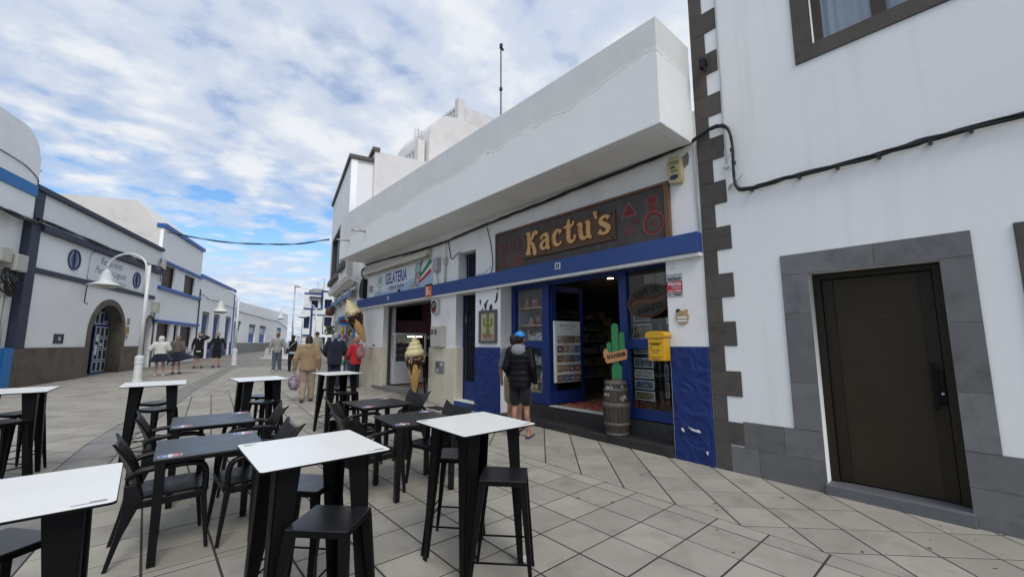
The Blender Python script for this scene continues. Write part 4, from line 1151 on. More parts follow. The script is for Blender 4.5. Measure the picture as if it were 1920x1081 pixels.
# brown door
dr = thing('door', None, None, parent=cb_)
DB = mat('dark_bronze_door', (0.020, 0.0148, 0.0088), 0.55, 0.08, 4, spec=0.25)
DB2 = mat('dark_bronze_panel', (0.033, 0.0240, 0.0135), 0.55, 0.10, 3, 0.1, 150, spec=0.25)
def dp(nm, y0, y1, z0, z1, d0, d1, m, bev=.003):
    g = MB(); g.box(-y1, -y0, d0, d1, z0, z1); return g.build(nm, m, dr, bevel=bev)
dp('door_frame', 1.225, 1.295, .13, 2.395, .14, .24, DB); dp('door_frame', .255, .32, .13, 2.395, .14, .24, DB); dp('door_frame', .32, 1.225, 2.33, 2.395, .14, .24, DB)
dp('stile', 1.12, 1.22, .14, 2.325, .17, .22, DB); dp('stile', .325, .425, .14, 2.325, .17, .22, DB)
for z0, z1 in ((.14, .27), (.82, .89), (1.36, 1.44), (1.86, 1.93), (2.24, 2.325)):
    dp('door_rail', .425, 1.12, z0 + .0008, z1 - .0008, .1885, .215, DB2, 0)
for z0, z1 in ((.27, .82), (.89, 1.36), (1.44, 1.86), (1.93, 2.24)):
    dp('door_panel', .425, 1.12, z0, z1, .19, .21, DB2, 0)
hd = dp('door_handle', .385, .415, .98, 1.42, .11, .14, BLACKM)
g = MB(); g.box(-.405, -.395, .14, .175, 1.02, 1.05); g.box(-.405, -.395, .14, .175, 1.35, 1.38); g.build('handle_mount', BLACKM, dr)
dp('lock_plate', .33, .375, 1.02, 1.36, .16, .17, BLACKM); g = MB(); g.lathe([(.012, 0), (.012, .01)], 12); g.build('lock', METAL, dr, rot=(PI / 2, 0, 0), loc=(-.352, .16, 1.13))
# upper window with stone surround, second window at the right edge
for x0, x1, z0, z1 in ((-1.225, -1.05, 4.92, 6.8), (.10, .28, 4.92, 6.8), (-1.05, .10, 4.92, 5.10), (-1.05, .10, 6.6, 6.8)):
    g = MB(); g.box(x0, x1, -.02, .05, z0, z1); g.build('window_surround', QUOIN, cb_, bevel=.003)
wd = thing('window', None, None, parent=cb_)
def wp(nm, x0, x1, z0, z1, d0, d1, m, bev=.003):
    g = MB(); g.box(x0, x1, d0, d1, z0, z1); return g.build(nm, m, wd, bevel=bev)
WF = mat('brown_window_frame', (0.05, 0.035, 0.026), 0.5)
for x0, x1, z0, z1 in ((-1.05, -.97, 5.10, 6.6), (.02, .10, 5.10, 6.6), (-.52, -.40, 5.10, 6.6), (-.97, -.52, 5.10, 5.17), (-.40, .02, 5.10, 5.17), (-.97, .02, 6.52, 6.6)):
    wp('frame', x0, x1, z0, z1, .14, .22, WF)
wp('pane', -.97, -.52, 5.17, 6.52, .175, .181, GLASS, 0); wp('pane', -.40, .02, 5.17, 6.52, .175, .181, GLASS, 0)
CURT = mat('grey_blue_curtain', (.42, .48, .55), .9, .1)
g = MB()
for k in range(24):
    x = -1.0 + k * .045
    g.add([(x, .27 + .015 * (k % 2), 5.1), (x + .045, .27 + .015 * ((k + 1) % 2), 5.1), (x + .045, .27 + .015 * ((k + 1) % 2), 6.6), (x, .27 + .015 * (k % 2), 6.6)], [(0, 1, 2, 3)])
g.build('curtain', CURT, wd)
for x0, x1, z0, z1 in ((.225, .42, .85, 2.65), (1.6, 1.8, .85, 2.65), (.42, 1.6, 2.45, 2.65), (.42, 1.6, .85, 1.0)):
    g = MB(); g.box(x0, x1, -.02, .05, z0, z1); g.build('window_surround', QUOIN, cb_, bevel=.003)
g = MB(); g.box(.42, 1.6, .2, .23, 1.0, 2.45); g.build('shutter', WF, cb_)
# security camera remnant and thin wire on the quoins
a = thing('broken_bracket', 'small broken black bracket on the stone quoins high on the corner house', 'bracket', (W - .02, 2.27, 5.47), HR)
g = MB(); g.box(-.05, .03, -.09, 0, -.05, .09); g.build('arm', BLACKP, a, bevel=.01); g = MB(); g.tube([(-.0, -.05, -.04), (.04, -.10, -.10), (.03, -.08, -.15)], .02, 6); g.build('stub', IRON, a)
wire = thing('quoin_wire', 'thin white wire clipped beside the stone quoins', 'wire')
g = MB(); g.tube([(W - .014, 2.09 - .004 * math.sin(k), 3.95 + k * .16) for k in range(26)], .008, 5); g.build('strand', METAL, wire)
a = thing('round_sensor', 'small round white sensor hanging by the cable bend on the corner house', 'sensor', (W, 2.09, 3.93), HR)
g = MB(); g.lathe([(.035, 0), (.035, .02), (.018, .035), (.004, .04)], 16); g.build('cap', LAMPW, a, smooth=True, rot=(PI / 2, 0, 0)); g = MB(); g.tube(bez([(0, -.01, .03), (-.01, -.012, .2), (.03, -.012, .42)], 5), .005, 5); g.build('wire', LAMPW, a)

# ------------------------------------------------------------------ next house on the right, turned 12.5 degrees, with an oriel
A1 = R(12.5)
ha = thing('oriel_house', 'white two storey house with projecting oriel and grey coping beyond the ice cream parlour', 'building', (5.19, 14.70, 0), -PI / 2 - A1)
def hp(nm, s0, s1, y0, y1, z0, z1, m, bev=.006, par=None):
    g = MB(); g.box(-s1, -s0, y0, y1, z0, z1); return g.build(nm, m, par or ha, bevel=bev)
ops = [rect(-3.2, -.9, -.3, 2.55), rect(-6.0, -3.55, -.3, 2.75), rect(-7.8, -6.2, 1.0, 2.7)]
shape('wall', [rect(-9.3, -.25, -.4, 4.1)] + ops, .45, .80, WHITE2, ha)
hp('upper_wall', .30, 9.3, .80, 8.0, 3.9, 8.9, PINKW, .01)
hp('coping', .25, 9.3, .70, .98, 8.9, 9.05, mat('dark_grey_coping', (.11, .10, .09), .7, .1), .01)
hp('rear', .4, 9.2, .81, 7.9, -.3, 3.9, WHITE2, 0)
# oriel: box with a chamfered underside
wb, we = .55, 7.05
shape('oriel', [rect(-we, -wb, 4.02, 8.55), rect(-6.1, -3.0, 4.5, 6.55), rect(-2.25, -.85, 4.62, 6.3)], 0.0, .22, WHITE, ha)
hp('oriel_cheek', wb, wb + .2, .22, .80, 4.02, 8.55, WHITE, 0); hp('oriel_cheek', we - .2, we, .22, .80, 4.02, 8.55, WHITE, 0)
hp('oriel_top', wb, we, .22, .8, 8.4, 8.55, WHITE, 0)
g = MB(); g.hexa([(-we, .0, 4.02), (-we, .8, 3.62), (-wb, .8, 3.62), (-wb, .0, 4.02), (-we, .01, 4.04), (-we, .8, 4.04), (-wb, .8, 4.04), (-wb, .01, 4.04)]); g.build('oriel_underside', WHITE2, ha)
for k in range(3):
    hp('moulding', wb - .03, we + .03, -.035 + .03 * k, .08, 4.02 - .06 * k, 4.07 - .06 * k, WHITE, .01)
g = MB(); g.box(-we - .06, -wb + .06, -.09, .80, 8.551, 8.70); g.build('coping', MATS['dark_grey_coping'], ha, bevel=.01)
GF = mat('grey_stone_frame', (.10, .095, .088), .75, .1)
for s0, s1, z0, z1 in ((3.0, 6.1, 4.5, 6.55), (.85, 2.25, 4.62, 6.3)):
    wv = thing('window', None, None, parent=ha)
    hp('window_frame', s0 - .02, s0 + .22, -.03, .15, z0, z1, GF, .004, wv); hp('window_frame', s1 - .22, s1 + .02, -.03, .15, z0, z1, GF, .004, wv); hp('window_frame', s0 + .22, s1 - .22, -.03, .15, z1 - .15, z1, GF, .004, wv)
    hp('window_sill', s0 - .1, s1 + .1, -.16, .1, z0 - .22, z0 - .001, GF, .02, wv)
    hp('pane', s0 + .22, s1 - .22, .1, .12, z0, z1 - .15, mat('deep_navy_glass', (.010, .012, .030), .12), 0, wv)
# ground floor shops under the oriel
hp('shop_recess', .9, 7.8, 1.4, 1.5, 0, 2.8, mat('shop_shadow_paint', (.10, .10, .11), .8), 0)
hp('roller_frame', 3.55, 3.75, .5, .62, .0, 2.75, mat('grey_alu', (.35, .36, .37), .5), .004); hp('roller_frame', 1.0, 2.9, .62, .72, .3, 2.5, MATS['grey_alu'], .004)
hp('blue_post', .88, .98, .40, .52, .0, 2.55, LBLUE, .004); hp('pilaster', 3.22, 3.53, .40, .449, -.2, 3.3, WHITE, .01); hp('door_surround', 6.1, 7.9, .40, .449, 2.7, 2.85, WHITE2, .02)
hp('blue_low_panel', .98, 3.0, .50, .56, .0, .85, BLUE, .004)
a = thing('shop_awning', 'rolled blue and white awning over the shop beyond the parlour', 'awning', (5.19, 14.70, 0), -PI / 2 - A1)
g = MB(); g.tube([(-8.6, .30, 3.68), (-.5, .30, 3.60)], .06, 8); g.build('roller', LAMPW, a, smooth=True)
g = MB(); g.hexa([(-8.6, .20, 3.46), (-.5, .20, 3.38), (-.5, .24, 3.38), (-8.6, .24, 3.46), (-8.6, .22, 3.62), (-.5, .22, 3.54), (-.5, .26, 3.54), (-8.6, .26, 3.62)]); g.build('valance', LBLUE, a)
for s_ in (1.2, 3.4, 5.6, 8.0):
    g = MB(); g.box(-s_ - .03, -s_ + .03, .18, .449, 3.3, 3.66); g.build('bracket', GREYBOX, a)
a = twist('wall_cable', 'tangle of dark cables under the oriel of the next house', [(5.50 + .2164 * (s_ - .2), 14.75 + .976 * (s_ - .2), 3.78 - .1 * math.sin(s_)) for s_ in (0.2, 1.5, 3, 4.5, 6, 7.5, 9)], .014, 3, seed=8)
a = thing('toy_rack', 'rack of colourful beach toys hanging outside the far souvenir shop', 'rack', (6.20, 17.45, G(17.4)), R(20))
g = MB(); g.box(-.03, .03, -.03, .03, 0, 2.1); g.box(-.35, .35, -.3, .3, 0, .04); g.build('stand', METAL, a)
rnd = random.Random(4)
cols = [(.55, .05, .08), (.05, .2, .55), (.6, .45, .05), (.5, .1, .35), (.6, .6, .6), (.05, .35, .2), (.65, .25, .05)]
for k in range(34):
    z_ = .5 + 1.45 * rnd.random(); an = rnd.uniform(0, 2 * PI); c = cols[k % 7]
    g = MB(); g.ell((.30 * math.cos(an), .24 * math.sin(an), z_), (.07 + .04 * rnd.random(), .05, .09 + .05 * rnd.random()), 8, 6)
    g.build('toy', mat('toy_%d' % (k % 7), c, .5), a, smooth=True)
a = thing('shop_signboard', 'small blue sign with rounded top outside the far souvenir shop', 'sign', (6.05, 17.3, 2.35), R(-20))
shape('board', [[(-.22, 0), (.22, 0), (.24, .30), (.0, .38), (-.24, .30)]], -.02, .02, TBLUE, a, bevel=.006); shape('panel', [rect(-.15, .15, .08, .24)], -.026, -.02, RED, a)
g = MB(); g.tube([(0, .0, -.2), (0, 0, .02)], .02, 6); g.tube([(0, 0, .1), (.55, .3, .12)], .015, 6); g.build('bracket', IRON, a)
a = thing('hanging_lantern', 'rusty brown lantern on a bracket at the far end of the oriel house', 'lantern', (7.05, 22.3, 3.15), 0)
g = MB(); g.lathe([(.02, .34), (.20, .20), (.24, .0), (.16, -.12), (.05, -.16)], 14); g.build('shade', mat('rusty_lantern', (.14, .065, .035), .6, .2), a, smooth=True)
g = MB(); g.tube([(0, 0, .34), (0, 0, .5), (.5, .1, .55)], .015, 6); g.build('bracket', IRON, a)
a = thing('hanging_plant', 'small green plant hanging below the rusty lantern', 'plant', (7.0, 22.0, 2.35), 0)
g = MB()
for k in range(110):
    v = Vector((rnd.gauss(0, .09), rnd.gauss(0, .09), rnd.uniform(-.30, .12))); n_ = Vector((rnd.gauss(0, 1), rnd.gauss(0, 1), rnd.gauss(0, 1))).normalized(); t_ = n_.orthogonal() * .07; b_ = n_.cross(t_) * .5
    g.add([v - t_, v + b_, v + t_, v - b_], [(0, 1, 2, 3)])
g.build('leaves', mat('plant_leaf', (.10, .17, .06), .6, .3), a); g = MB(); g.lathe([(.08, -.1), (.12, .04)], 10); g.build('pot', BROWNSH, a)

# roof terraces behind the shop building
rt = thing('stair_tower_house', 'white house with arched stair tower and pierced parapet rising behind the shop roof', 'building', (0, 0, 0))
arch = [(10.72, 5), (17, 5), (17, 13.6), (14.12, 14.31), (12.6, 14.42), (11.79, 14.32), (11.3, 14.0), (11.0, 13.6), (10.80, 13.2), (10.72, 12.7)]
g = MB(); g.prism(arch, 19.0, 23.0); g.build('arched_tower', PINKW, rt, bevel=.03)
g = MB(); g.prism([(16.43, 5), (24, 5), (24, 18.2), (19.39, 19.13), (16.44, 18.96)], 24.0, 30); g.build('upper_block', PINKW, rt)
g = MB(); g.box(15.86, 16.43, 24.0, 24.5, 5, 19.48); g.build('parapet_pier', PINKW, rt, bevel=.02)
g = MB()
for Y0, Y1, x, z0, z1 in ((24.5, 29, 16.1, 18.0, 18.9), (19.6, 24, 10.55, 11.4, 12.3)):
    g.box(x - .1, x + .1, Y0, Y1, z1, z1 + .2); g.box(x - .1, x + .1, Y0, Y1, z0 - 6, z0)
    n_ = int((Y1 - Y0) / .4)
    for k in range(n_): g.box(x - .07, x + .07, Y0 + k * .4 + .1, Y0 + k * .4 + .26, z0, z1)
g.build('pierced_parapet', WHITE2, rt)
g = MB(); g.box(10.2, 10.6, 19.3, 19.6, 5, 12.55); g.build('parapet_pier', PINKW, rt)
a = thing('roof_antenna', 'small wire antenna on the terrace behind the shop roof', 'antenna', (10.45, 19.8, 12.5))
g = MB(); g.tube([(0, 0, 0), (0, 0, .9)], .02, 5)
for k in range(4): g.tube([(-.2, 0, .25 + k * .18), (.2, 0, .25 + k * .18)], .012, 5)
g.tube([(-.2, 0, .25), (-.2, 0, .8)], .012, 5); g.tube([(.2, 0, .25), (.2, 0, .8)], .012, 5); g.build('rods', METAL, a)

# ------------------------------------------------------------------ far blue and white house closing the street
fh = thing('far_house', 'white three storey house with blue bands and balconies at the end of the street', 'building', (0, 46, 0))
def fp(nm, x0, x1, y0, y1, z0, z1, m, bev=.01, par=None):
    g = MB(); g.box(x0, x1, y0, y1, z0, z1); return g.build(nm, m, par or fh, bevel=bev)
wins = [(12.66, 13.32, 5.25, 6.0), (13.95, 14.72, 5.2, 6.2), (12.02, 12.58, 3.1, 4.33), (14.0, 14.8, 3.35, 4.34), (13.55, 14.2, .6, 2.2), (14.4, 15.2, .6, 2.2), (12.3, 13.1, .6, 2.1), (15.3, 16.0, 5.2, 6.2), (15.3, 16.2, 3.3, 4.4)]
shape('wall', [rect(11.92, 17.5, .3, 6.75)] + [rect(a, b, c, d) for a, b, c, d in wins], 0, .35, WHITE, fh)
MB().prismz([(11.94, .36), (17.4, .36), (17.4, 8), (14.2, 8)], .3, 6.74).build('body', WHITE, fh); MB().prismz([(13.7, .02), (17.4, .02), (17.4, 7), (15.4, 7)], 6.751, 7.10).build('upper_wall', WHITE, fh)
for x0, x1, z0, z1 in ((11.92, 13.60, 6.62, 6.76), (13.58, 13.78, 5.1, 7.12), (13.78, 15.4, 6.98, 7.12), (11.95, 13.58, 5.05, 5.2), (12.62, 12.82, .9, 5.05), (12.82, 14.85, 4.48, 4.58), (11.95, 12.62, 2.30, 2.48), (13.85, 13.92, 2.6, 4.40), (13.92, 14.6, 2.6, 2.67)):
    fp('blue_band', x0, x1, -.06, -.001, z0, z1, BEAMB)
for (a0, b0, c0, d0) in wins:
    wv = thing('window', None, None, parent=fh)
    fp('pane', a0, b0, .18, .2, c0, d0, mat('deep_navy_glass', (0, 0, 0)), 0, wv); fp('mullion', (a0 + b0) / 2 - .03, (a0 + b0) / 2 + .03, .12, .18, c0, d0, BLUE, 0, wv); fp('window_head', a0, b0, .10, .18, d0 - .07, d0, BLUE, 0, wv)
    if c0 > 4: fp('railing', a0, b0, .04, .08, c0, c0 + .28, BLUE, 0, wv)
fp('roof_block', 13.4, 14.6, 2.0, 4.0, 7.1, 7.5, mat('grey_roof_block', (.30, .30, .29), .8)); fp('chimney', 14.3, 14.6, 1.5, 1.9, 7.1, 8.2, WHITE2)
g = MB()
for x, h_ in ((13.5, 1.0), (14.1, 1.5), (14.7, 1.3), (14.9, .9)):
    g.tube([(x, 1, 7.1), (x, 1, 7.1 + h_)], .025, 5); g.tube([(x - .25, 1, 6.95 + h_), (x + .25, 1, 6.95 + h_)], .015, 5)
g.build('antenna', METAL, fh)
g = MB()
g.box(12.4, 13.5, -.5, 0, 6.28, 6.36); g.tube([(12.45, -.45, 6.3), (12.45, -.45, 5.9)], .04, 6); g.tube([(13.5, -.4, 6.4), (13.5, -.4, 5.9)], .08, 6); g.build('lamp_bracket', IRON, fh)
for k in range(3) if False else ():
    fp('side_balcony', 11.55, 11.92, 1 + k * .2, 4, 2.4 + k * 1.7, 2.5 + k * 1.7, WHITE2)

# ------------------------------------------------------------------ left-hand street front, turned 19.7 degrees
A2 = R(19.7)
LP, LA_ = (-1.3, 24.0, 0), PI / 2 - A2
def lp(par, nm, x0, x1, y0, y1, z0, z1, m, bev=.006):
    g = MB(); g.box(x0, x1, y0, y1, z0, z1); return g.build(nm, m, par, bevel=bev)
def arch_loop(x0, x1, z0, zs, zt, n=18):
    cx, r = (x0 + x1) / 2, (x1 - x0) / 2
    return [(x0, z0), (x1, z0), (x1, zs)] + [(cx + r * math.cos(PI * k / n), zs + (zt - zs) * math.sin(PI * k / n)) for k in range(1, n)] + [(x0, zs)]
rs = thing('restaurant', 'white restaurant with navy mouldings, arched doorway and round windows on the left', 'building', LP, LA_)
a1, a2 = arch_loop(-1.02, 1.48, -.2, 2.05, 3.25), arch_loop(3.70, 4.52, -.2, 2.35, 2.92)
ov1, ov2 = circle(-2.6, 4.63, .34, 24, .36), circle(2.25, 4.56, .34, 24, .36)
shape('wall', [rect(-4.62, 4.66, -.4, 6.42), a1, a2], 0, .35, WHITE, rs)
lp(rs, 'body', -4.6, 4.6, 1.6, 8, -.4, 6.3, WHITE2, 0); lp(rs, 'roof', -4.62, 4.64, .36, 8, 6.2, 6.3, GDADO, 0)
for _a, _b in ((-5.02, -1.02), (1.48, 3.70), (4.52, 4.66)): lp(rs, 'dado', _a, _b, -.05, -.001, -.4, 1.50, DADO, .004)
def arch_band(x0, x1, z0, zs, zt, w):
    o_, i_ = arch_loop(x0 - w, x1 + w, z0, zs, zt + w)[1:], arch_loop(x0, x1, z0, zs, zt)[1:]
    return o_ + [(x0 - w, z0), (x0, z0)] + i_[::-1]
shape('arch_surround', [arch_band(-1.02, 1.48, 1.502, 2.05, 3.25, .21)], -.04, -.002, DADO, rs)
shape('arch_surround', [arch_band(3.70, 4.52, 1.502, 2.35, 2.92, .13)], -.04, -.002, DADO, rs)
lp(rs, 'pilaster', -5.05, -4.62, -.08, .3, 1.50, 6.42, NAVY); lp(rs, 'cornice', -5.08, 4.68, -.14, .30, 6.42, 6.58, NAVY); lp(rs, 'ledge', -4.615, 4.68, -.16, -.001, 5.20, 5.42, NAVY); lp(rs, 'string_course', -4.615, 4.3, -.07, -.001, 3.85, 4.02, NAVY)
for c in ((-2.6, 4.63), (2.25, 4.56)):
    wv = thing('round_window', None, None, parent=rs)
    shape('ring', [circle(c[0], c[1], .36, 28, .38), circle(c[0], c[1], .31, 28, .33)], -.04, -.001, BLUE, wv); shape('disc', [circle(c[0], c[1], .31, 28, .33)], -.012, -.001, mat('grey_blue_disc', (.10, .12, .16), .4), wv)
    lp(wv, 'bar', c[0] - .035, c[0] + .035, -.045, -.012, c[1] - .33, c[1] + .33, BLUE, 0); shape('inner_line', [circle(c[0], c[1], .25, 24, .27), circle(c[0], c[1], .235, 24, .255)], -.016, -.012, LAMPW, wv)
# deep doorway with a blue glazed door
shape('doorway_lining', [arch_band(-.99, 1.45, -.2, 2.05, 3.22, .029)], -.045, .44, DADO, rs)
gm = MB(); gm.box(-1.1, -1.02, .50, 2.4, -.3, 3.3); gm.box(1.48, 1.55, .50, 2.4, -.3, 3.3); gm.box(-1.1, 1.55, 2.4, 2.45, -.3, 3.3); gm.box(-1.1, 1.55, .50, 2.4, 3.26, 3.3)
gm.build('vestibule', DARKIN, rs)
dd = thing('door', None, None, (0, .44, .36), parent=rs)
PANE = mat('door_pane_grey', (.03, .04, .06), .15)
lp(dd, 'leaf', .33, 1.45, 0, .05, 0, 2.0, BLUE)
for r_ in range(4):
    for c_ in range(3):
        lp(dd, 'glazing_frame', .39 + c_ * .345, .69 + c_ * .345, -.012, 0, .10 + r_ * .48, .53 + r_ * .48, LAMPW, 0); lp(dd, 'pane', .42 + c_ * .345, .66 + c_ * .345, -.016, -.012, .13 + r_ * .48, .50 + r_ * .48, PANE, 0)
def fan(z0, ins):
    cx, r, zs, zt = .23, 1.22 - ins, 2.05 - .36, 3.22 - .36 - ins
    pts = [(cx + r * math.cos(a), zs + (zt - zs) * math.sin(a)) for a in [PI * k / 30 for k in range(31)]]
    pts = [p for p in pts if p[1] >= z0]
    return [(pts[-1][0], z0), (pts[0][0], z0)] + pts
shape('fanlight', [fan(2.01, 0)], 0, .05, BLUE, dd)
for k in range(6):
    x0, x1 = -.86 + k * .36, -.56 + k * .36
    zt = min(2.01 - .0 + .62, 1.69 + 1.10 * math.sqrt(max(0.02, 1 - (max(abs(x0 - .23), abs(x1 - .23)) / 1.15) ** 2)))
    if zt > 2.2:
        lp(dd, 'fan_frame', x0, x1, -.012, 0, 2.08, zt, LAMPW, 0); lp(dd, 'pane', x0 + .03, x1 - .03, -.016, -.012, 2.11, zt - .03, PANE, 0)
for x0, z0, w_, h_ in ((.45, 1.35, .18, .30), (.41, .80, .17, .42), (.80, 1.15, .14, .14)):
    lp(dd, 'notice', x0, x0 + w_, -.024, -.019, z0, z0 + h_, LAMPW, 0)
lp(rs, 'side_door', 3.70, 4.52, .5, .55, -.2, 2.95, DADO, 0)
gm = MB(); gm.box(3.68, 3.70, .36, .55, -.2, 3); gm.box(4.52, 4.54, .36, .55, -.2, 3); gm.box(3.68, 4.54, .36, .55, 2.93, 2.98); gm.build('side_doorway', DADO, rs)
lp(rs, 'meter_hatch', -3.15, -2.62, -.02, -.001, 1.63, 1.96, NAVY, .003); lp(rs, 'meter_window', -2.92, -2.80, -.026, -.02, 1.73, 1.86, GREYBOX, 0)
# restaurant name board
sb = thing('restaurant_sign', 'white restaurant name board with blue script lettering between the round windows', 'sign', LP, LA_)
bd = [(-1.70, 4.06), (1.72, 4.06), (1.72, 5.18), (-1.35, 5.18), (-1.55, 5.10), (-1.66, 4.95)]
shape('board', [bd], -.03, -.002, mat('white_sign_board', (.74, .75, .75), .5, .02), sb); shape('board_edge', [stroke(bd[2:] + [bd[0]], .02)], -.033, -.029, mat('grey_edge', (.35, .36, .37), .6), sb)
SCR = mat('script_blue', (.10, .11, .25), .6)
text('lettering', 'Restaurante', -.1, 4.90, .42, -.0305, SCR, sb, shear=.42, sx=.85); text('lettering', 'Puerto de Laguete', -.05, 4.52, .40, -.0305, SCR, sb, shear=.42, sx=.82); text('lettering', 'Blad Cuo', .95, 4.18, .19, -.0305, SCR, sb, shear=.42)
for x, z in ((-1.2, 5.1), (.35, 5.1), (1.6, 5.0), (1.6, 4.15), (0.2, 4.1)):
    shape('screw', [circle(x, z, .02, 8)], -.034, -.03, IRON, sb)
for nm, lb_, x0, x1, z0, z1, c in (('menu_board', 'small grey and red menu notice beside the restaurant arch', 1.80, 2.02, 2.45, 2.76, (.35, .30, .33)), ('menu_board', 'yellow menu notice beside the restaurant arch', 1.80, 2.06, 2.06, 2.38, (.55, .28, .03)), ('menu_board', 'lower grey notice beside the restaurant arch', 1.80, 1.98, 1.82, 2.02, (.40, .41, .42))):
    t_ = thing(nm, lb_, 'notice', LP, LA_); lp(t_, 'plate', x0, x1, -.02, -.002, z0, z1, mat('notice_%d' % int(c[1] * 100), c, .5), .002)
    for q in range(3): lp(t_, 'print_line', x0 + .03, x1 - .03, -.0225, -.02, z0 + (z1 - z0) * (.25 + .22 * q), z0 + (z1 - z0) * (.33 + .22 * q), mat('print_dark', (.06, .05, .06), .6), 0)
t_ = thing('wall_hook', 'thin metal lamp bracket under the navy string course', 'bracket', LP, LA_); g = MB(); g.tube([(-1.75, -.08, 3.9), (-1.85, -.10, 3.5), (-1.9, -.12, 3.15), (-1.83, -.2, 3.1)], .02, 6); g.build('arm', IRON, t_)
for lb_, x, z in (('cream electricity box at the end of the restaurant cornice', 4.55, 5.75), ('cream cable box beside the small arched door', 4.30, 3.45)):
    t_ = thing('cable_box', lb_, 'cable box', LP, LA_); lp(t_, 'case', x - .17, x + .17, -.25, -.001 - (.14 if z > 5 else 0), z - .27, z + .27, GREYBOX, .02); g = MB(); g.tube([(x, -.1, z - .27), (x + .05, -.08, z - .7), (x + .15, -.06, z - .9)], .02, 6); g.build('conduit', CABLE, t_)
c_, s_ = math.cos(LA_), math.sin(LA_)
def LW(u, y, z): return (LP[0] + u * c_ - y * s_, LP[1] + u * s_ + y * c_, z)
twist('facade_cable', 'dark cables along the navy ledge of the restaurant', [LW(-4.9, -.14, 5.52), LW(-2, -.18, 5.46), LW(1, -.18, 5.47), LW(3, -.2, 5.44), LW(4.4, -.18, 5.50), LW(4.7, -.1, 5.2)], .03, 3, seed=11)
# gabled neighbour behind
gb = thing('gabled_house', 'pale old upper block with sloped shoulder rising behind the restaurant roof', 'building', LP, LA_)
_p = [(.16, 6.0), (.16, 7.90), (.32, 7.98), (1.27, 9.08), (9.0, 8.95), (9.0, 6.0)]
_n = len(_p)
MB().add([(4.665, y, z) for y, z in _p] + [(10.8, y, z) for y, z in _p], [tuple(range(_n)), tuple(range(2 * _n - 1, _n - 1, -1))] + [(i, i + _n, (i + 1) % _n + _n, (i + 1) % _n) for i in range(_n)]).build('wall', mat('weathered_cream_gable', (.76, .73, .67), .9, .06, 1.2, .3, 30, col2=(.55, .50, .43), c2lo=.56, c2hi=.80, c2scale=1.3), gb)
t_ = thing('finial', 'thin iron cross finial on the restaurant corner', 'finial', LW(-4.9, .1, 6.58)); g = MB(); g.tube([(0, 0, 0), (0, 0, .75)], .02, 5); g.tube([(-.12, 0, .5), (.12, 0, .5)], .015, 5); g.build('rod', IRON, t_)
# neighbour at the far left: rounded parapet and turquoise bands
rh = thing('rounded_house', 'white house with rounded parapet shoulder and blue band at the far left', 'building', LP, LA_)
pr_ = [(-14, -.4), (-5.07, -.4), (-5.07, 7.3)] + [(-5.12 - .9 * (1 - math.cos(R(t))), 7.3 + .86 * math.sin(R(t))) for t in (10, 25, 40, 55, 70, 82, 90)] + [(-14, 8.16)]
shape('wall', [pr_], .12, 6, WHITE2, rh)
shape('upper_skin', [[(-14, 5.45), (-5.10, 5.45), (-5.10, 7.3)] + [(-5.14 - .9 * (1 - math.cos(R(t))), 7.3 + .84 * math.sin(R(t))) for t in (10, 25, 40, 55, 70, 82, 90)] + [(-14, 8.14)]], -.10, .119, WHITE, rh)
lp(rh, 'blue_band', -14, -5.12, -.14, -.1005, 6.15, 6.50, TBLUE); lp(rh, 'blue_base', -14, -5.42, -.06, .119, -.4, 1.5, TBLUE); lp(rh, 'blue_pilaster', -5.41, -5.08, -.10, .119, -.4, 1.5, TBLUE)
t_ = thing('utility_boxes', 'cream utility boxes with a nest of dark cables on the far left house', 'utility box', LP, LA_)
lp(t_, 'case', -5.75, -5.28, -.25, .118, 3.75, 4.25, GREYBOX, .02); lp(t_, 'case', -6.25, -5.85, -.2, .118, 3.95, 4.35, GREYBOX, .02)
g = MB(); rnd = random.Random(9)
for k in range(16):
    x = -5.6 + rnd.uniform(-.3, .25)
    g.tube(bez([(x, -.1, 3.8), (x + rnd.uniform(-.25, .2), -.12 - rnd.random() * .1, 3.5), (x + rnd.uniform(-.2, .3), -.1, 3.25), (-5.42, -.03, 3.0)], 5), .022, 5)
g.build('cable_nest', CABLE, t_, smooth=True); g = MB(); g.tube([(-5.42, .06, 3.1), (-5.42, .06, 1.5)], .04, 8); g.tube([(-5.55, .06, 3.1), (-5.55, .06, 1.5)], .03, 8); g.build('conduit', GREYBOX, t_, smooth=True)
twist('house_cable', 'dark cable along the ledge of the far left house', [LW(-9, -.15, 5.45), LW(-6.5, -.16, 5.38), LW(-5.3, -.16, 5.36), LW(-4.75, -.15, 5.44)], .035, 3, seed=13)
twist('roof_cable', 'thin cable looping down the rounded parapet', [LW(-8, -.12, 7.0), LW(-6.4, -.12, 6.98), LW(-5.3, -.12, 6.80), LW(-5.12, -.12, 6.5), LW(-5.1, -.13, 5.5)], .012, 1, seed=14)

# two storey house with brown shutters
sh_ = thing('shuttered_house', 'white two storey house with brown roller shutters and blue ledges on the left', 'building', LP, LA_)
shape('wall', [rect(4.68, 11.2, -.4, 7.8), rect(5.0, 6.72, 4.62, 5.86), rect(8.3, 10.1, 4.62, 5.78), rect(5.05, 6.7, 1.2, 2.70), rect(7.35, 7.95, 1.2, 2.68), rect(8.4, 10.3, 1.2, 2.66)], 0, .35, WHITE, sh_)
lp(sh_, 'body', 4.7, 11.1, .36, 8, -.4, 5.99, WHITE2, 0)
for z0, z1, d in ((7.75, 7.95, .12), (5.90, 6.03, .14), (4.46, 4.62, .14), (2.72, 2.86, .16)): lp(sh_, 'blue_ledge', 4.60, 11.25, -d, -.001 if z0 < 7 else .3, z0, z1, LBLUE)
lp(sh_, 'blue_sill', 5.0, 10.6, -.10, -.001, 1.0, 1.2, LBLUE); lp(sh_, 'blue_base', 6.9, 9.2, -.05, -.001, .2, 1.0, BLUE)
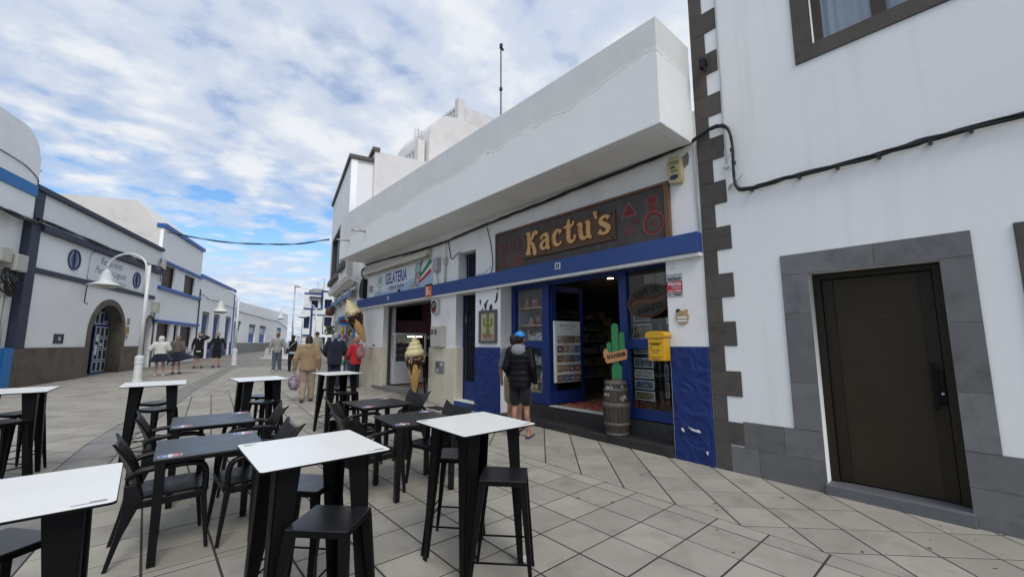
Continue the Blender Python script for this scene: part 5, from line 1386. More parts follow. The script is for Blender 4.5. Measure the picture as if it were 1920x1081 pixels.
for x0, x1, z0, z1 in ((5.0, 6.72, 4.62, 5.86), (8.3, 10.1, 4.62, 5.78), (5.05, 6.7, 1.2, 2.70), (7.35, 7.95, 1.2, 2.68), (8.4, 10.3, 1.2, 2.66)):
    st_ = thing('shutter', None, None, parent=sh_)
    n_ = int((z1 - z0) / .1)
    for k in range(n_): lp(st_, 'slat', x0 + .03, x1 - .03, .15, .19, z0 + k * (z1 - z0) / n_ + .004, z0 + (k + 1) * (z1 - z0) / n_ - .004, BROWNSH, .006)
    lp(st_, 'backing', x0, x1, .19, .21, z0, z1, BROWNSH, 0)
    lp(st_, 'shutter_frame', x0 - .02, x0 + .06, .08, .15, z0, z1, WF, 0); lp(st_, 'shutter_frame', x1 - .06, x1 + .02, .08, .15, z0, z1, WF, 0)
for x in (4.85, 6.9, 7.15, 8.15, 10.6): lp(sh_, 'white_pier', x - .12, x + .12, -.04, -.001, 1.2, 2.72, WHITE, .005)
# white iron railing in front of it
rl = thing('iron_railing', 'white scrolled iron bench rail in front of the shuttered house', 'railing', LP, LA_)
g = MB()
for k in range(16):
    x = 5.6 + k * .33
    g.tube(scroll((x, -.55, .80), .17, 1.5, 1, 1 if k % 2 else -1, 14), .022, 5); g.tube(scroll((x, -.55, 1.15), .15, 1.5, 1, -1 if k % 2 else 1, 14), .022, 5)
g.tube([(5.5, -.55, .58), (10.8, -.55, .58)], .025, 6); g.tube([(5.5, -.55, 1.36), (10.8, -.55, 1.36)], .02, 6)
for x in (5.5, 7.2, 8.9, 10.8): g.tube([(x, -.55, .3), (x, -.55, 1.38)], .025, 6)
g.build('scrollwork', LAMPW, rl, smooth=True)
# single storey house with tall doors
th = thing('low_blue_house', 'low white house with three tall faded blue doors and blue base on the left', 'building', LP, LA_)
ds = [(12.2, 13.75), (14.9, 16.4), (18.2, 19.8)]
shape('wall', [rect(11.21, 20.5, -.4, 6.05)] + [rect(a, b, .2, 3.82) for a, b in ds], 0, .35, WHITE, th)
lp(th, 'body', 11.25, 20.4, .36, 7, -.4, 5.9, WHITE2, 0); lp(th, 'blue_coping', 11.21, 20.55, -.10, .3, 6.05, 6.25, LBLUE); lp(th, 'corner_strip', 20.3, 20.52, -.05, -.001, .2, 6.05, LBLUE); lp(th, 'corner_strip', 11.21, 11.36, -.05, -.001, .2, 5.2, NAVY)
for x0, x1 in ((11.37, 12.1), (13.85, 14.8), (16.5, 18.1), (19.9, 20.29)): lp(th, 'blue_base', x0, x1, -.04, -.001, .2, 1.72, BLUE)
for a_, b_ in ds:
    d_ = thing('door', None, None, parent=th)
    lp(d_, 'leaf', a_, (a_ + b_) / 2 - .01, .15, .2, .3, 3.8, DOORB); lp(d_, 'leaf', (a_ + b_) / 2 + .01, b_, .15, .2, .3, 3.8, DOORB); lp(d_, 'lintel', a_, b_, .08, .15, 3.60, 3.82, mat('grey_lintel', (.2, .2, .2), .7), 0)
    for q in range(3):
        lp(d_, 'door_panel', a_ + .1, (a_ + b_) / 2 - .1, .135, .15, .5 + q * 1.03, 1.4 + q * 1.03, DOORB); lp(d_, 'door_panel', (a_ + b_) / 2 + .1, b_ - .1, .135, .15, .5 + q * 1.03, 1.4 + q * 1.03, DOORB)
twist('facade_cable', 'dark cable dipping along the low blue house', [LW(11.2, -.12, 4.9), LW(13, -.12, 4.72), LW(15.5, -.12, 4.75), LW(18, -.12, 4.6), LW(20.4, -.12, 4.65)], .02, 2, seed=15)
# long plain wall beyond, turned a little more
A4 = R(25.6)
P4 = LW(20.52, 0.0, 0)
w4 = thing('long_low_house', 'long plain white wall with grey base and small blue doors at the far left', 'building', P4, PI / 2 - A4)
dz = [(-.0 + .35, .95, .5, 3.5), (4.3, 6.2, 1.7, 3.45), (7.6, 9.7, 1.7, 3.45), (14.2, 16.1, 1.7, 3.45), (1.15, 2.0, 2.7, 3.6)]
shape('wall', [rect(0, 19.1, -.2, 5.35)] + [rect(a, b, c, d) for a, b, c, d in dz], 0, .3, WHITE, w4)
lp(w4, 'body', .1, 19, .31, 6, -.2, 5.2, WHITE2, 0); lp(w4, 'grey_base', 1.0, 19.1, -.03, -.001, -.2, 1.66, GDADO, 0)
for i_, (a_, b_, c_0, d_0) in enumerate(dz):
    d_ = thing('door' if i_ < 4 else 'window', None, None, parent=w4)
    if i_ == 4:
        lp(d_, 'shutter', a_, b_, .1, .14, c_0, d_0, mat('grey_shutter', (.12, .12, .13), .6), 0)
    else:
        lp(d_, 'leaf', a_ + .05, b_ - .05, .12, .18, c_0, d_0, LBLUE, 0); lp(d_, 'lintel', a_, b_, .05, .12, d_0 - .14, d_0, mat('grey_lintel', (0, 0, 0)), 0)
        lp(d_, 'upper_pane', a_ + .25, b_ - .25, .11, .12, d_0 - .9, d_0 - .3, mat('pale_pane', (.25, .28, .32), .2), 0)
c4, s4 = math.cos(PI / 2 - A4), math.sin(PI / 2 - A4)
def L4(u, y, z): return (P4[0] + u * c4 - y * s4, P4[1] + u * s4 + y * c4, z)
twist('facade_cable', 'long dark cable along the plain white wall at the far left', [L4(.3, -.1, 4.5), L4(5, -.1, 4.3), L4(10, -.1, 4.2), L4(15, -.1, 4.05), L4(18.8, -.1, 3.4)], .03, 2, seed=16)
# wire over the street and thin far wires
twist('street_wire', 'black cable spanning the street from the shuttered house to the oriel house', [LW(4.9, -.1, 7.55), (0.9 + 1.5, 27.2, 7.12), (4.2, 25.2, 6.86), (5.6, 23.6, 6.80), (6.70, 21.85, 6.88)], .022, 2, seed=17)
# ------------------------------------------------------------------ street lamps
def street_lamp(label, X, Y, dx, dy, reach=1.5, hh=4.13, r=0.46):
    t = thing('street_lamp', label, 'street lamp', (X, Y, G(Y)), math.atan2(dy, dx), 'white street lamps along the street')
    g = MB(); g.lathe([(.15, 0), (.15, .04), (.125, .06), (.115, .62), (.135, .64), (.135, .67), (.12, .68), (.12, .72), (.135, .73), (.135, .76), (.12, .77), (.12, .80), (.135, .81), (.13, .86), (.08, .9)], 18); g.build('base', LAMPW, t, auto=40)
    g = MB(); g.tube([(0, 0, .85), (0, 0, hh)], [.066, .05], 14); g.build('pole', LAMPW, t, smooth=True)
    pts = [(.10, 0, hh - 1.05), (.10, 0, hh - .1)] + [(.10 + (reach - .1) * (1 - math.cos(a)) / 2, 0, hh - .1 + .52 * math.sin(a)) for a in [PI * k / 14 for k in range(1, 14)]] + [(reach, 0, hh - .16)]
    g = MB(); g.tube(pts, .034, 10); g.build('arm', LAMPW, t, smooth=True)
    g = MB()
    for z in (hh - .9, hh - .35): g.tube([(-.07, 0, z), (.14, 0, z)], .02, 8)
    g.build('clamp', LAMPW, t)
    g = MB(); g.lathe([(.035, .56), (.06, .54), (.06, .50), (.13, .46), (.135, .36), (.155, .35), (.16, .29), (.175, .28), (.185, .14), (.20, .10), (.26, .075), (r * .8, .02), (r * 1.08, -.03), (r * 1.08, -.04), (r * .8, -.02), (.05, .0)], 28, (reach, 0, hh - .70)); hd = g.build('shade', LAMPW, t, auto=35)
    g = MB(); g.lathe([(.34, -.02), (.33, -.06), (.26, -.11), (.14, -.14), (.01, -.15)], 24, (reach, 0, hh - .70)); g.build('diffuser', mat('frosted_lamp_glass', (.48, .48, .45), .25, .03), hd, smooth=True)
    return t
street_lamp('white street lamp with wide shade in front of the restaurant arch', -.10, 19.8, -.76, .65)
street_lamp('white street lamp in front of the tall blue doors', 3.80, 27.76, -.80, .6, .95, 3.7, .38)
street_lamp('white street lamp at the corner of the long plain wall, behind the walking couple', 11.0, 45.6, -.80, .6, 1.3, 4.1, .42)
street_lamp('white street lamp before the far blue and white house', 11.6, 40.5, -.80, .6, 1.2, 4.1, .40)
t = thing('utility_pole', 'tall thin utility pole beside the far plain wall', 'pole', (12.1, 50.5, G(50))); g = MB(); g.tube([(0, 0, 0), (0, 0, 7.2)], .07, 8); g.build('shaft', METAL, t, smooth=True); g = MB(); g.box(-.1, .5, -.05, .05, 7.0, 7.15); g.build('crossarm', METAL, t)
twist('street_wire', 'thin wire from the far utility pole to the blue and white house', [(12.1, 50.4, 8.0), (12.4, 49, 7.55), (12.8, 47.5, 7.2), (12.6, 46.1, 7.0)], .012, 1, seed=21)
# white concrete bench block
t = thing('bench_block', 'low white rounded concrete block in the street beyond the lamp', 'block', (6.95, 32.9, G(32.9)), R(-65))
WC = mat('white_concrete', (.66, .66, .65), .8, .04)
shape('side', [[(-.8, 0), (.8, 0), (.8, .82), (-.45, .82), (-.65, .76), (-.78, .6)]], -.30, .30, WC, t, bevel=.03)
g = MB(); g.box(-1.2, 1.2, -.35, .35, .0, .12); g.build('plinth', WC, t, bevel=.02)
# far end of street: stacked loungers and parked scooters read as grey clutter
t = thing('stacked_loungers', 'stack of grey folded sun loungers at the end of the street', 'lounger stack', (11.7, 44.0, G(44)), R(15))
for k in range(7):
    g = MB(); g.box(-.75, .55 + .1 * (k % 2), -.3, .3, .25 + k * .2, .31 + k * .2); g.tube([(-.7, -.3, .31 + k * .2), (-1.0, -.3, .42 + k * .2)], .03, 6); g.build('lounger', mat('grey_white_plastic', (.5, .5, .52), .5) if k % 2 else mat('dark_grey_plastic', (.10, .10, .11), .5), t)
g = MB()
for x in (-.6, .45):
    for y in (-.25, .25): g.box(x, x + .05, y, y + .05, 0, .26)
g.build('support', IRON, t)

# ------------------------------------------------------------------ ice cream cone models
CREAMY = mat('vanilla_resin', (.66, .58, .31), .38, .06, 6, spec=.5)
CHOC = mat('chocolate_resin', (.028, .010, .007), .3, .1, spec=.5)
WAF = mat('waffle_resin', (.42, .24, .075), .5, .12, 10)
WAFR = mat('waffle_ridge', (.52, .32, .12), .5, .1, 10)
def ice_cream(name, label, loc, rot, Hc, accent, foot_col, seed):
    """cone tip at origin, axis +z, total height about 1.75*Hc"""
    t = thing(name, label, 'ice cream model', loc)
    t.rotation_euler = rot
    rnd = random.Random(seed)
    rt_, rb = Hc * .26, Hc * .05
    g = MB(); g.lathe([(rb * .6, 0), (rb, .02 * Hc), (rt_, Hc), (rt_ * .9, Hc * 1.01)], 28); cone = g.build('wafer_cone', WAF, t, smooth=True)
    g = MB()
    for s_ in (-1, 1):
        for k in range(7):
            pts = []
            for i in range(19):
                u = i / 18; rr = rb + (rt_ - rb) * u + .002
                a = 2 * PI * k / 7 + s_ * u * 2.6
                pts.append((rr * math.cos(a), rr * math.sin(a), .02 * Hc + .97 * Hc * u))
            g.tube(pts, .0075 * Hc, 5)
    g.build('wafer_grid', WAFR, cone, smooth=True)
    # chocolate coat with drips
    g = MB(); n = 56; rings = []
    dr_ = [max(0, math.sin(k * 2 * PI / n * 7 + 1.2 * math.sin(k * .4))) for k in range(n)]
    amp = [.10 + .16 * (0.5 + .5 * math.sin(k * 2 * PI / n * 3 + seed)) for k in range(n)]
    for j in range(9):
        v = j / 8; ring = []
        for k in range(n):
            a = 2 * PI * k / n
            lo = Hc * (.90 - amp[k] * dr_[k] * 1.5)
            z = lo + (Hc * 1.12 - lo) * v
            base = rb + (rt_ - rb) * min(1, z / Hc)
            bul = .03 * Hc * math.sin(PI * min(1, max(0.0, v * 1.05))) + .015 * Hc
            if v > .75: base *= 1 - .25 * (v - .75) / .25
            ring.append(((base + bul) * math.cos(a), (base + bul) * math.sin(a), z))
        rings.append(ring)
    g.rings(rings); g.build('chocolate_coat', CHOC, t, smooth=True)
    # whipped swirl
    g = MB(); N_ = 110; pts, rr = [], []
    for i in range(N_ + 1):
        u = i / N_
        ra = rt_ * .80 * (1 - u) ** .75
        a = u * 2 * PI * 4.2
        pts.append((ra * math.cos(a), ra * math.sin(a), Hc * 1.12 + u * Hc * .62)); rr.append(Hc * (.115 * (1 - u) ** .6 + .012))
    g.tube(pts, rr, 12); g.lathe([(rt_ * .8, Hc * 1.05), (rt_ * .75, Hc * 1.2), (rt_ * .45, Hc * 1.45), (rt_ * .12, Hc * 1.68), (.01, Hc * 1.78)], 20)
    g.build('cream_swirl', CREAMY, t, remesh=.011 * Hc + .003, sm=3)
    g = MB(); g.tube([(rt_ * .72 * math.cos(a), rt_ * .72 * math.sin(a), Hc * 1.2 + .06 * Hc * (a - 4.2)) for a in [4.2 + k * .12 for k in range(9)]], [Hc * .075 * math.sin(PI * (k + .6) / 9.2) for k in range(9)], 10); g.build('flavour_streak', accent, t, smooth=True, loc=(0, 0, 0))
    for c_i, mm in enumerate((mat('sprinkle_yellow', (.7, .5, .12), .4), mat('sprinkle_white', (.75, .7, .6), .4), mat('sprinkle_orange', (.65, .18, .06), .4))):
        g = MB()
        for k in range(14):
            a = rnd.uniform(0, 2 * PI); z = Hc * rnd.uniform(.95, 1.12); r0 = (rt_ + .047 * Hc)
            p = Vector((r0 * math.cos(a), r0 * math.sin(a), z)); d = Vector((-math.sin(a) * rnd.uniform(-1, 1), math.cos(a) * rnd.uniform(-1, 1), rnd.uniform(-1, 1))).normalized() * .03 * Hc
            g.cap(p - d, p + d, .009 * Hc, .009 * Hc, 6)
        o = g.build('sprinkles', mm, t, smooth=True); o['kind'] = 'stuff'
    return t
GRN = mat('pistachio_resin', (.18, .40, .12), .4); STR = mat('strawberry_resin', (.62, .12, .12), .4)
c1 = ice_cream('ice_cream_model', 'large ice cream cone model standing at the parlour doorway', (5.22, 9.71, G(9.71) + .235), (R(2), R(-2), 0), .81, STR, GRN, 2)
g = MB(); g.lathe([(.16, -.235), (.16, -.21), (.03, -.20), (.03, .02)], 16); g.build('stand', IRON, c1); g = MB(); g.lathe([(.055, 0), (.05, .05)], 14); g.build('green_tip', GRN, c1)
c2 = ice_cream('ice_cream_model', 'ice cream cone model tilted out on a wall bracket at the end of the parlour', (5.35, 13.34, 1.665), Vector((-.45, .55, 1.44)).to_track_quat('Z', 'Y').to_euler(), .88, GRN, GRN, 5)
g = MB(); g.tube([(0, 0, .04), (0, 0, -.30)], .022, 8); g.build('bracket_rod', METAL, c2)
t = ft('cone_bracket', 'grey metal wall plate holding the tilted ice cream model', 'bracket', 13.28, 1.42); pt(t, 'plate', -.10, .10, -.02, -.001, -.15, .16, METAL, .004); g = MB(); g.tube([(0, -.02, 0), (-.02, -.16, .06)], .025, 8); g.build('socket', METAL, t)

# ------------------------------------------------------------------ barrel and cactus
B = thing('wine_barrel', 'weathered dark wooden barrel with iron hoops on the shop step', 'barrel', (5.72, 4.02, .19))
BWD = mat('weathered_barrel_oak', (.058, .043, .033), .75, .25, 12, .5, 60, col2=(.026, .020, .016), c2lo=.5, c2hi=.7, c2scale=14, stretch=(6, 6, 1), island=.2)
HOOP = mat('pale_rusty_hoop', (.11, .10, .09), .6, .25, 10)
def br(z): return .155 + .055 * math.sin(PI * (z + .02) / .86)
n = 18
for k in range(n):
    a0, a1 = 2 * PI * k / n + .012, 2 * PI * (k + 1) / n - .012
    g = MB(); rings = []
    for j in range(9):
        z = .82 * j / 8; r0 = br(z)
        rings.append([((r0) * math.cos(a0), r0 * math.sin(a0), z), ((r0 + .004) * math.cos((a0 + a1) / 2), (r0 + .004) * math.sin((a0 + a1) / 2), z), (r0 * math.cos(a1), r0 * math.sin(a1), z), ((r0 - .025) * math.cos(a1), (r0 - .025) * math.sin(a1), z), ((r0 - .025) * math.cos(a0), (r0 - .025) * math.sin(a0), z)])
    g.rings(rings); g.build('stave', BWD, B)
for z0, z1 in ((.0, .045), (.15, .20), (.43, .50), (.68, .715), (.775, .825)):
    g = MB(); g.lathe([(br(z0) + .004, z0), (br(z0) + .009, z0 + .002), (br(z1) + .009, z1 - .002), (br(z1) + .004, z1)], 36); g.build('hoop', HOOP, B, smooth=True)
g = MB(); g.lathe([(br(.80) - .02, .79), (br(.8) - .02, .80)], 24); g.build('barrel_head', BWD, B)
PW = mat('chalk_white_paint', (.55, .55, .53), .8)
def btext(body, ang, z, size, rot=0.0):
    o = text('painted_word', body, 0, 0, size, 0, PW, B, depth=.006, rot=rot)
    r0 = br(z) + .006
    o.location = (r0 * math.cos(ang), r0 * math.sin(ang), z); o.rotation_euler = (0, 0, ang + PI / 2)
cd = math.atan2(-4.02, -5.72)
btext("tu's", cd - .55, .735, .085); btext('RTE', cd - .75, .62, .06); btext('DE', cd + .55, .58, .085, -R(25)); btext('C', cd + .55, .745, .06)
# cactus board
C_ = thing('cactus_sign', 'green wooden cactus cutout holding a souvenir arrow board on top of the barrel', 'sign', (5.72, 4.00, 1.03), HR + R(30))
C_.scale = (.84, 1, 1)
CGM = mat('glossy_cactus_green', (.016, .15, .048), .38, .1, 5, spec=.5); CGL = mat('light_cactus_line', (.045, .25, .085), .4)
def cap_loop(x, z0, z1, w):
    r = w / 2
    return [(x + r * math.cos(a), z1 - r + r * math.sin(a)) for a in [PI * k / 12 for k in range(13)]] + [(x + r * math.cos(a), z0 + r + r * math.sin(a)) for a in [PI + PI * k / 12 for k in range(13)]]
for x, z0, z1, w, y in ((0, .0, .90, .13, -.05), (.125, .40, .76, .10, -.045), (-.12, .36, .60, .085, -.047), (.065, .0, .24, .09, -.055), (-.03, .0, .22, .10, -.056)):
    shape('cactus_limb', [cap_loop(x, z0, z1, w)], y, -.005, CGM, C_, bevel=.012)
    for q in (-.22, .0, .22):
        if q == 0 and w < .1: continue
        shape('rib_line', [stroke([(x + q * w, z0 + .05), (x + q * w, z1 - .06)], .007)], y - .003, y + .001, CGL, C_)
shape('cactus_limb', [stroke([(.125, .46), (.09, .40), (.03, .38)], .09)], -.044, -.006, CGM, C_, bevel=.01); shape('cactus_limb', [stroke([(-.12, .42), (-.07, .36), (-.02, .35)], .08)], -.043, -.006, CGM, C_, bevel=.01)
ar = shape('arrow_board', [[(-.19, .36), (-.19, .30), (-.16, .26), (.20, .33), (.215, .36), (.215, .47), (.19, .49), (-.12, .425), (-.14, .47), (-.19, .50), (-.225, .44), (-.215, .34)]], -.085, -.058, mat('orange_pine_board', (.40, .20, .075), .5, .12, 14), C_, bevel=.008)
text('lettering', 'SOUVENIR', .02, .385, .088, -.0855, BL, ar, bold=.003, rot=-R(10), depth=.004, sx=.85)
g = MB(); g.box(-.09, .09, -.06, .06, -.02, .01); g.box(-.02, .02, -.0, .04, .0, .5); g.build('support', WOOD, C_)

# ------------------------------------------------------------------ postcard board on the open leaf and goods behind glass
la = HR + R(84)
hx, hy = W + FX + .06, 5.675
def leafpos(u, d):   # u along the leaf, d towards -Y side
    ux, uy = math.cos(la), math.sin(la)
    return (hx + ux * u + uy * d, hy + uy * u - ux * d)
px_, py_ = leafpos(.30, .10)
K = thing('magnet_board', 'white display board with five rows of souvenir magnets on the open blue door', 'display board', (px_, py_, FL - .05), la)
pt(K, 'board', -.34, .34, -.05, .0, .48, 1.66, mat('display_white', (.66, .66, .62), .6, .05), .006)
pt(K, 'header', -.33, .33, -.056, -.05, 1.46, 1.65, mat('display_header', (.70, .70, .68), .6), .002)
text('lettering', 'Band Card', 0, 1.575, .10, -.0565, mat('header_grey', (.2, .2, .2), .6), K, shear=.35); pt(K, 'print_line', -.14, .14, -.058, -.056, 1.50, 1.51, mat('header_grey', (0, 0, 0)), 0)
rnd = random.Random(12)
for r_ in range(5):
    pt(K, 'peg_rail', -.31, .31, -.075, -.05, 1.365 - r_ * .185, 1.375 - r_ * .185, METAL, 0)
    for c_i in range(4):
        x = -.235 + c_i * .157; z = 1.31 - r_ * .185
        col = random.Random(r_ * 7 + c_i).choice([(.20, .10, .06), (.30, .18, .09), (.12, .10, .10), (.35, .30, .26), (.10, .12, .18), (.28, .08, .05)])
        m_ = pt(K, 'magnet', x - .066, x + .066, -.085, -.055, z - .06 - .012 * rnd.random(), z + .045 + .02 * rnd.random(), mat('magnet_%02d' % int(col[0] * 100 + col[2] * 37), col, .5, .35, 30), .008)
        g = MB(); g.ell((x + rnd.uniform(-.03, .03), -.086, z - .01), (.03, .008, .022), 8, 5); g.build('motif', mat('motif_%d' % (rnd.randrange(4)), random.Random(rnd.random()).choice([(.5, .45, .38), (.12, .2, .35), (.45, .2, .08), (.4, .4, .4)]), .5), m_, smooth=True)

def wp2(nm, Y0, Y1, d0, d1, z0, z1, m, par=None, bev=.003):
    g = MB(); g.box(-Y1, -Y0, d0, d1, z0, z1); return g.build(nm, m, par, bevel=bev)
# left window shelving
S1 = thing('display_shelves', 'pine shelves inside the left shop window', 'shelf', (W, 0, 0), HR)
shelfz = (2.36, 1.99, 1.665, 1.20, .86, .66)
for z in shelfz: wp2('shelf', 5.88, 6.66, FX + .10, FX + .40, z - .03, z, LWOOD, S1)
wp2('cabinet_back', 5.88, 6.68, FX + .42, FX + .44, FL, BB - .05, mat('grey_cabinet_back', (.16, .155, .15), .7), S1); wp2('cabinet_side', 6.665, 6.679, FX + .10, FX + .42, FL, BB - .05, mat('white_cabinet', (.45, .45, .44), .6), S1); wp2('white_post', 6.20, 6.26, FX + .38, FX + .418, FL, BB - .05, MATS['white_cabinet'], S1)
def trinket(kind, Y, z, d, col, label, s=1.0):
    t = thing('souvenir', label, 'souvenir', (W + d, Y, z), HR + rnd.uniform(-.4, .4), 'souvenirs in the left shop window')
    m = mat('trinket_%d_%d_%d' % tuple(int(c * 50) for c in col), col, .35, .12, 25)
    g = MB()
    if kind == 'owl': g.lathe([(.035, 0), (.055, .03), (.06, .08), (.045, .12), (.048, .15), (.03, .185), (.005, .19)], 14)
    elif kind == 'vase': g.lathe([(.03, 0), (.05, .03), (.055, .07), (.03, .12), (.022, .15), (.03, .17)], 14)
    elif kind == 'plate': g.ell((0, 0, .085), (.085, .015, .085), 20, 10)
    elif kind == 'block': g.box(-.045, .045, -.03, .03, 0, .10); g.box(-.025, .025, -.02, .02, .10, .15)
    elif kind == 'bottle': g.lathe([(.03, 0), (.032, .10), (.012, .14), (.012, .19)], 12)
    elif kind == 'tower': g.lathe([(.05, 0), (.03, .12), (.034, .125), (.02, .2), (.002, .25)], 12)
    g = MB_scale(g, s)
    g.build('body', m, t, smooth=kind != 'block')
    if kind in ('owl', 'block'):
        g2 = MB(); g2.ell((-.02 * s, -.05 * s, .13 * s), (.014 * s, .012 * s, .014 * s), 8, 6); g2.ell((.02 * s, -.05 * s, .13 * s), (.014 * s, .012 * s, .014 * s), 8, 6); g2.build('eyes', LAMPW, t, smooth=True)
    if kind == 'plate':
        g2 = MB(); g2.ell((0, -.012, .085), (.05, .01, .05), 14, 6); g2.build('motif', mat('plate_motif', (.35, .4, .5), .4), t, smooth=True)
def MB_scale(g, s):
    g.v = [(x * s, y * s, z * s) for x, y, z in g.v]; return g
kinds = ['owl', 'plate', 'block', 'vase', 'tower', 'bottle']
colsT = [('terracotta', (.42, .14, .10)), ('cream', (.5, .46, .42)), ('navy', (.08, .14, .30)), ('ochre', (.35, .24, .12)), ('white', (.55, .55, .52)), ('teal', (.10, .22, .34)), ('rust', (.30, .10, .05)), ('ivory', (.6, .58, .5))]
nk = 0; seen = set()
for zi, z in enumerate(shelfz):
    n_ = 3 if zi == 0 else 6
    for k in range(n_):
        Y = 6.58 - (.62 if zi else .55) * (k + .4) / n_
        kd = kinds[(nk * 5 + zi) % 6] if zi else 'owl'
        ci = (nk * 3 + zi) % 8
        while (kd, ci, zi) in seen: ci = (ci + 1) % 8
        seen.add((kd, ci, zi))
        lev = ('top', 'second', 'third', 'fourth', 'fifth', 'lowest')[zi]
        trinket(kd, Y, z, FX + .22 + .05 * math.sin(nk * 2.3), colsT[ci][1], '%s painted %s ornament on the %s shelf of the left shop window' % (colsT[ci][0], {'owl': 'owl', 'plate': 'plate', 'block': 'house', 'vase': 'vase', 'tower': 'lighthouse', 'bottle': 'bottle'}[kd], lev))
        nk += 1
# word stand on the middle rail
t = ft('word_stand', 'white cut-out word ornament on the window shelf above the blue rail', 'ornament', 6.13, 1.665, -(FX + .16))
text('word', 'Gran Canaria', 0, .06, .16, 0, LAMPW, t, depth=.03, bold=.004, sx=.62)
# right window: hanging postcards on thin racks
P_ = thing('postcard_rack', 'wire rack of framed postcards behind the right shop window', 'rack', (W, 0, 0), HR)
BP = mat('card_white', (.60, .60, .58), .6)
imgs = [(.06, .10, .16), (.16, .10, .05), (.10, .08, .05), (.05, .09, .12), (.30, .30, .29)]
for k, (Y, z, w_, h_) in enumerate([(3.72, 2.06, .30, .19), (3.72, 1.82, .34, .20), (3.74, 1.715, .34, .07), (3.72, 1.30, .34, .15), (3.72, 1.12, .34, .14), (3.72, .95, .34, .14), (3.72, .78, .34, .14), (3.72, 1.47, .34, .06)]):
    cdd = wp2('postcard', Y - w_ / 2, Y + w_ / 2, FX + .14, FX + .146, z - h_ / 2, z + h_ / 2, BP, P_, 0)
    wp2('picture', Y - w_ / 2 + .015, Y + w_ / 2 - .015, FX + .136, FX + .139, z - h_ / 2 + .014, z + h_ / 2 - .014, mat('card_image_%d' % (k % 5), imgs[k % 5], .4, .5, 22, col2=(.25, .2, .12), c2lo=.5, c2hi=.6, c2scale=25), cdd, 0)
for k, (Y, z) in enumerate([(3.42, 1.15), (3.42, .88), (3.30, 1.2), (3.30, .85), (3.22, 1.05), (3.22, .8), (3.33, 1.95), (3.5, 1.9)]):
    cdd = wp2('postcard', Y - .035, Y + .035, FX + .30, FX + .306, z - .12, z + .12, BP, P_, 0); wp2('picture', Y - .028, Y + .028, FX + .294, FX + .298, z - .11, z + .11, mat('card_image_%d' % (k % 5), (0, 0, 0)), cdd, 0)
for Y in (3.60, 3.84, 3.44, 3.24): wp2('rack_wire', Y - .008, Y + .008, FX + .15, FX + .165, FL + .05, 2.2, IRON, P_, 0)
wp2('rack_foot', 3.2, 3.86, FX + .12, FX + .32, FL - .003, FL + .05, IRON, P_, 0)
t = thing('wall_shelf', 'dim shelf unit of goods along the far side wall of the souvenir shop', 'shelf', (0, 0, 0))
rnd = random.Random(31)
GC = [(.3, .25, .2), (.2, .1, .08), (.1, .15, .2), (.4, .36, .3), (.25, .2, .05), (.12, .12, .12)]
def gb_(nm, x0, x1, y0, y1, z0, z1, m):
    g = MB(); g.box(x0, x1, y0, y1, z0, z1); return g.build(nm, m, t)
for z in (.75, 1.05, 1.35, 1.65, 1.95, 2.25):
    gb_('shelf', 6.5, 9.7, 6.9, 7.22, z - .02, z, LWOOD)
    for k in range(17):
        X = 6.55 + k * .185 + rnd.uniform(-.03, .03); q = rnd.randrange(6)
        gb_('box', X, X + rnd.uniform(.08, .15), 6.95, 7.12, z, z + rnd.uniform(.08, .22), mat('goods_%d' % q, GC[q], .6))
for x in (6.46, 9.7): gb_('upright', x, x + .04, 6.9, 7.22, FL - .003, 2.3, LWOOD)
# ceiling spot in the doorway
t = thing('ceiling_spot', 'small lit recessed ceiling spot inside the souvenir shop', 'lamp', (W + 1.35, 4.95, 2.905))
g = MB(); g.lathe([(.07, 0), (.075, .005), (.075, .015)], 20); g.build('ring', LAMPW, t); g = MB(); g.lathe([(.06, -.004), (.06, -.002)], 20); g.build('bulb', emit('warm_bulb', (1.0, .78, .5), 14), t)

# ------------------------------------------------------------------ inside the parlour
def qb(par, nm, x0, x1, y0, y1, z0, z1, m, bev=.003):
    g = MB(); g.box(x0, x1, y0, y1, z0, z1); return g.build(nm, m, par, bevel=bev)
t = thing('display_fridge', 'white upright glass display fridge inside the parlour', 'fridge', (6.46, 12.65, .318))
FW = mat('white_fridge', (.55, .56, .56), .4, .03)
qb(t, 'fridge_base', -.57, .57, -.32, .32, .03, .72, FW, .01); qb(t, 'fridge_top', -.57, .57, -.32, .32, 1.54, 1.62, FW, .01); qb(t, 'fridge_back', -.57, .57, .27, .32, .721, 1.539, FW, 0)
for x in (-.57, .51): qb(t, 'fridge_post', x, x + .06, -.32, -.26, .721, 1.539, FW, .004)
for z in (.88, 1.08, 1.28):
    qb(t, 'fridge_shelf', -.50, .50, -.24, .26, z, z + .012, METAL, 0)
    for k in range(5):
        g = MB(); g.lathe([(.06, 0), (.07, .03), (.03, .06), (.005, .065)], 10, (-.4 + k * .2, -.08, z + .013)); g.build('cake', mat('pastry_%d' % (k % 3), [(.5, .4, .28), (.45, .2, .15), (.55, .5, .42)][k % 3], .6), t, smooth=True)
MB().add([(-.51, -.30, .721), (.51, -.30, .721), (.51, -.30, 1.539), (-.51, -.30, 1.539)], [(0, 1, 2, 3)]).build('fridge_glass', GLASS, t)
g = MB(); g.tube([(-.1, -.27, 1.50), (.42, -.27, 1.50)], .016, 8); g.build('fridge_lamp', emit('fridge_lamp_light', (1, .95, .75), 4), t)
qb(t, 'fridge_handle', -.06, .06, -.335, -.321, .60, .65, IRON, 0); qb(t, 'fridge_feet', -.52, .52, -.28, .3, 0, .029, IRON, 0)
t = thing('wall_screen', 'black flat screen high on the plum wall of the parlour', 'screen', (6.78, 13.44, 2.70)); qb(t, 'panel', -.66, .66, 0, .05, -.29, .29, SCREEN, .01); qb(t, 'wall_mount', -.2, .2, .051, .155, -.1, .1, IRON, 0)
